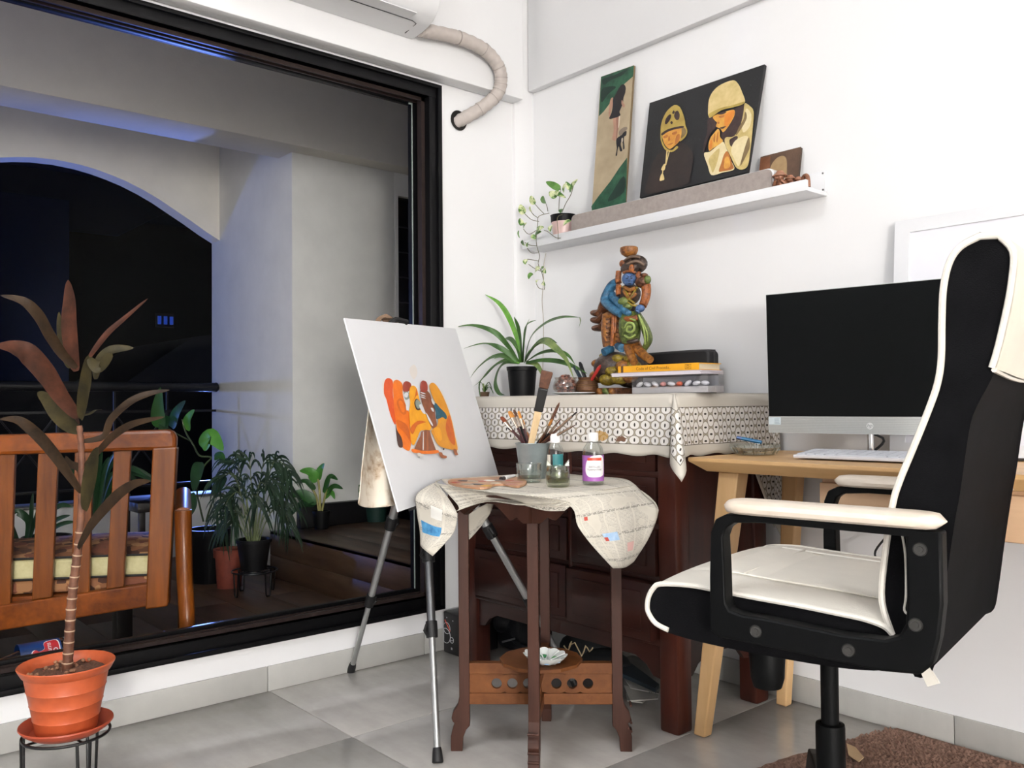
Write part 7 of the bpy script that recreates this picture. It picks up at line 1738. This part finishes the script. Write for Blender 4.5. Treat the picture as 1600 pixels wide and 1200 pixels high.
for base, apex, tip in (((390, 848), (366, 742), (338, 752)), ((393, 848), (372, 728), (352, 722)), ((396, 848), (390, 722), (378, 716)), ((398, 848), (412, 722), (430, 728)), ((400, 848), (428, 722), (456, 742)), ((402, 848), (432, 748), (458, 790)), ((389, 848), (358, 780), (336, 806)), ((388, 848), (362, 808), (345, 832)), ((404, 848), (432, 790), (452, 822)), ((396, 848), (405, 756), (420, 762)), ((393, 848), (382, 762), (362, 776)), ((399, 848), (420, 752), (442, 768)), ((395, 848), (374, 770), (352, 790)), ((401, 848), (422, 790), (440, 806)), ((397, 848), (396, 775), (402, 790)), ((391, 848), (376, 800), (364, 816))): frond(base, apex, tip, 11, .105)
# plant in a small black pot on the planter box
q5 = onz(502, 826, .237); d5 = (q5-EYE).dot(FW); s5 = thing('small_pot_plant', q5, 'small broad-leaved plant in little black pot on the wooden box', 'potted plant'); pot(s5, q5, .036, .045, .095, BP, .003)
q = MB()
for pts in ([(500, 798), (500, 775), (497, 748)], [(498, 798), (494, 775), (485, 760)], [(503, 798), (508, 775), (512, 752)]): q.tube([ondep(x, y, d5) for x, y in pts], .006, 7, smooth=4)
q.build('stem', mat('pale_green_stem', '8a8a4c', .5, c2='a59a60'), s5)
for pts, w, m_ in (([(496, 752), (485, 738), (468, 736)], 17, MG), ([(497, 748), (501, 735), (507, 724)], 15, MG), ([(492, 765), (478, 752), (460, 755)], 9, DG), ([(508, 765), (516, 745), (528, 750)], 10, DG), ([(510, 772), (522, 760), (536, 764)], 10, DG), ([(508, 778), (518, 770), (523, 780)], 9, MG), ([(495, 785), (470, 772), (443, 778)], 17, DG), ([(492, 788), (468, 790), (447, 815)], 12, DG2), ([(490, 782), (475, 785), (465, 795)], 12, DG2), ([(506, 770), (514, 748), (522, 742)], 8, DG)): oleaf(pts, w, 0, -.04, m_, s5, d5, (.5, -.7, .5), .2, hshape)
# dark green pot behind the rag, with a sprig
q6 = onz(588, 814, .237); d6 = (q6-EYE).dot(FW); s6 = thing('green_pot', q6, 'dark green flower pot on the wooden box behind the rag', 'potted plant'); pot(s6, q6, .055, .066, .10, mat('dark_green_plastic', '1d3a33', .45), .004)
for pts in ([(575, 790), (562, 775), (556, 762)], [(574, 790), (560, 768), (562, 757)], [(580, 790), (575, 765), (570, 755)]): oleaf(pts, 5, 0, 0, DG, s6, d6, cu)
m = MB(); a = onx(600, 800, -3.4); 
# soft drink bottle lying outside on the sill
ob = Vector((-2.80, .56, .0)); zc_ = onx(60, 1030, -2.80).z
ys0, ys1 = onx(2, 1020, -2.80).y, onx(122, 1010, -2.80).y; R0 = .047
ob = thing('soft_drink_bottle', (-2.815, (ys0+ys1)/2, zc_-R0), 'dark soft drink bottle with blue label and red thumb lying outside window', 'bottle')
L0 = ys1-ys0
prof = [(0, 0), (.012, .0), (.0125, .018), (.016, .022), (.024, .05), (.038, .085), (R0, .11), (R0, .125)]
prof = [(r, h) for r, h in prof]+[(R0*.98, L0-.02), (R0*.85, L0-.004), (R0*.5, L0), (0, L0-.006)]
m = MB(); m.lathe((-2.815, ys0-.02, zc_), prof, 28, (0, 1, 0)); m.build('bottle', mat('dark_cola', '120a0c', .12, coat=.5), ob)
m = MB(); la, lb_ = onx(33, 1020, -2.77).y, onx(98, 1015, -2.77).y; m.lathe((-2.815, la, zc_), [(R0+.0006, 0), (R0+.0006, lb_-la)], 32, (0, 1, 0)); lbl = m.build('label', mat('label_blue', '0b2452', .35, c2='123a78', scale=10), ob)
m = MB(); m.lathe((-2.815, lb_+.012, zc_), [(R0+.0003, 0), (R0+.0003, .014), (R0*.9, .02)], 32, (0, 1, 0)); m.build('pale_end', mat('pale_plastic', '9a9a9c', .35), ob)
def onlab(y, a, d=.0012): r = R0+d; return Vector((-2.815+r*math.cos(a), y, zc_+r*math.sin(a)))
ym = (la+lb_)/2+.012
def lab_shape(pts, m_, d, nm, par):
    q = MB(); P_ = catmull([(a, b, 0) for a, b in pts], 4, closed=True); bm = bmesh.new(); vs = [bm.verts.new(p) for p in P_]
    bmesh.ops.triangle_fill(bm, edges=[bm.edges.new((vs[i], vs[(i+1) % len(vs)])) for i in range(len(vs))], use_beauty=True); bmesh.ops.subdivide_edges(bm, edges=bm.edges[:], cuts=2); bm.verts.index_update()
    q.add([onlab(ym+v.co.x, .55+v.co.y/R0, d) for v in bm.verts], [[v.index for v in f.verts] for f in bm.faces]); bm.free(); return q.build(nm, m_, par)
th = [(.030, .034), (.034, .0), (.030, -.034), (.004, -.040), (-.002, -.020), (-.028, -.014), (-.036, -.006), (-.034, .004), (-.026, .008), (-.018, .002), (-.004, .008), (-.004, .022), (.004, .032)]
lab_shape([(a*1.09, b*1.09) for a, b in th], mat('label_white', 'e6e3e4', .45), .0012, 'thumb_outline', lbl); lab_shape(th, mat('thumb_red', 'b3202a', .4), .0018, 'thumb_emblem', lbl)
q = MB(); vs, fs = text_mesh('Thums', .019); q.add([onlab(ym+.008-v.y, .55+(v.x)/R0, .0026) for v in vs], fs); q.build('label_text', mat('label_white', 'e6e3e4', .45), lbl, smooth=False)
q = MB(); vs, fs = text_mesh('up', .026); q.add([onlab(ym+.022-v.y, .55+(v.x-.006)/R0, .0026) for v in vs], fs); q.build('label_text', mat('label_white', 'e6e3e4', .45), lbl, smooth=False)
m = MB(); m.box((-2.90, -1.2, 0), (-2.765, 3.0, zc_-R0), .002); struct(m.build('trim_3', mat('outer_sill_dark', '1b1512', .5), base=(-2.83, .5, 0), smooth=False))
for o in (world,): pass
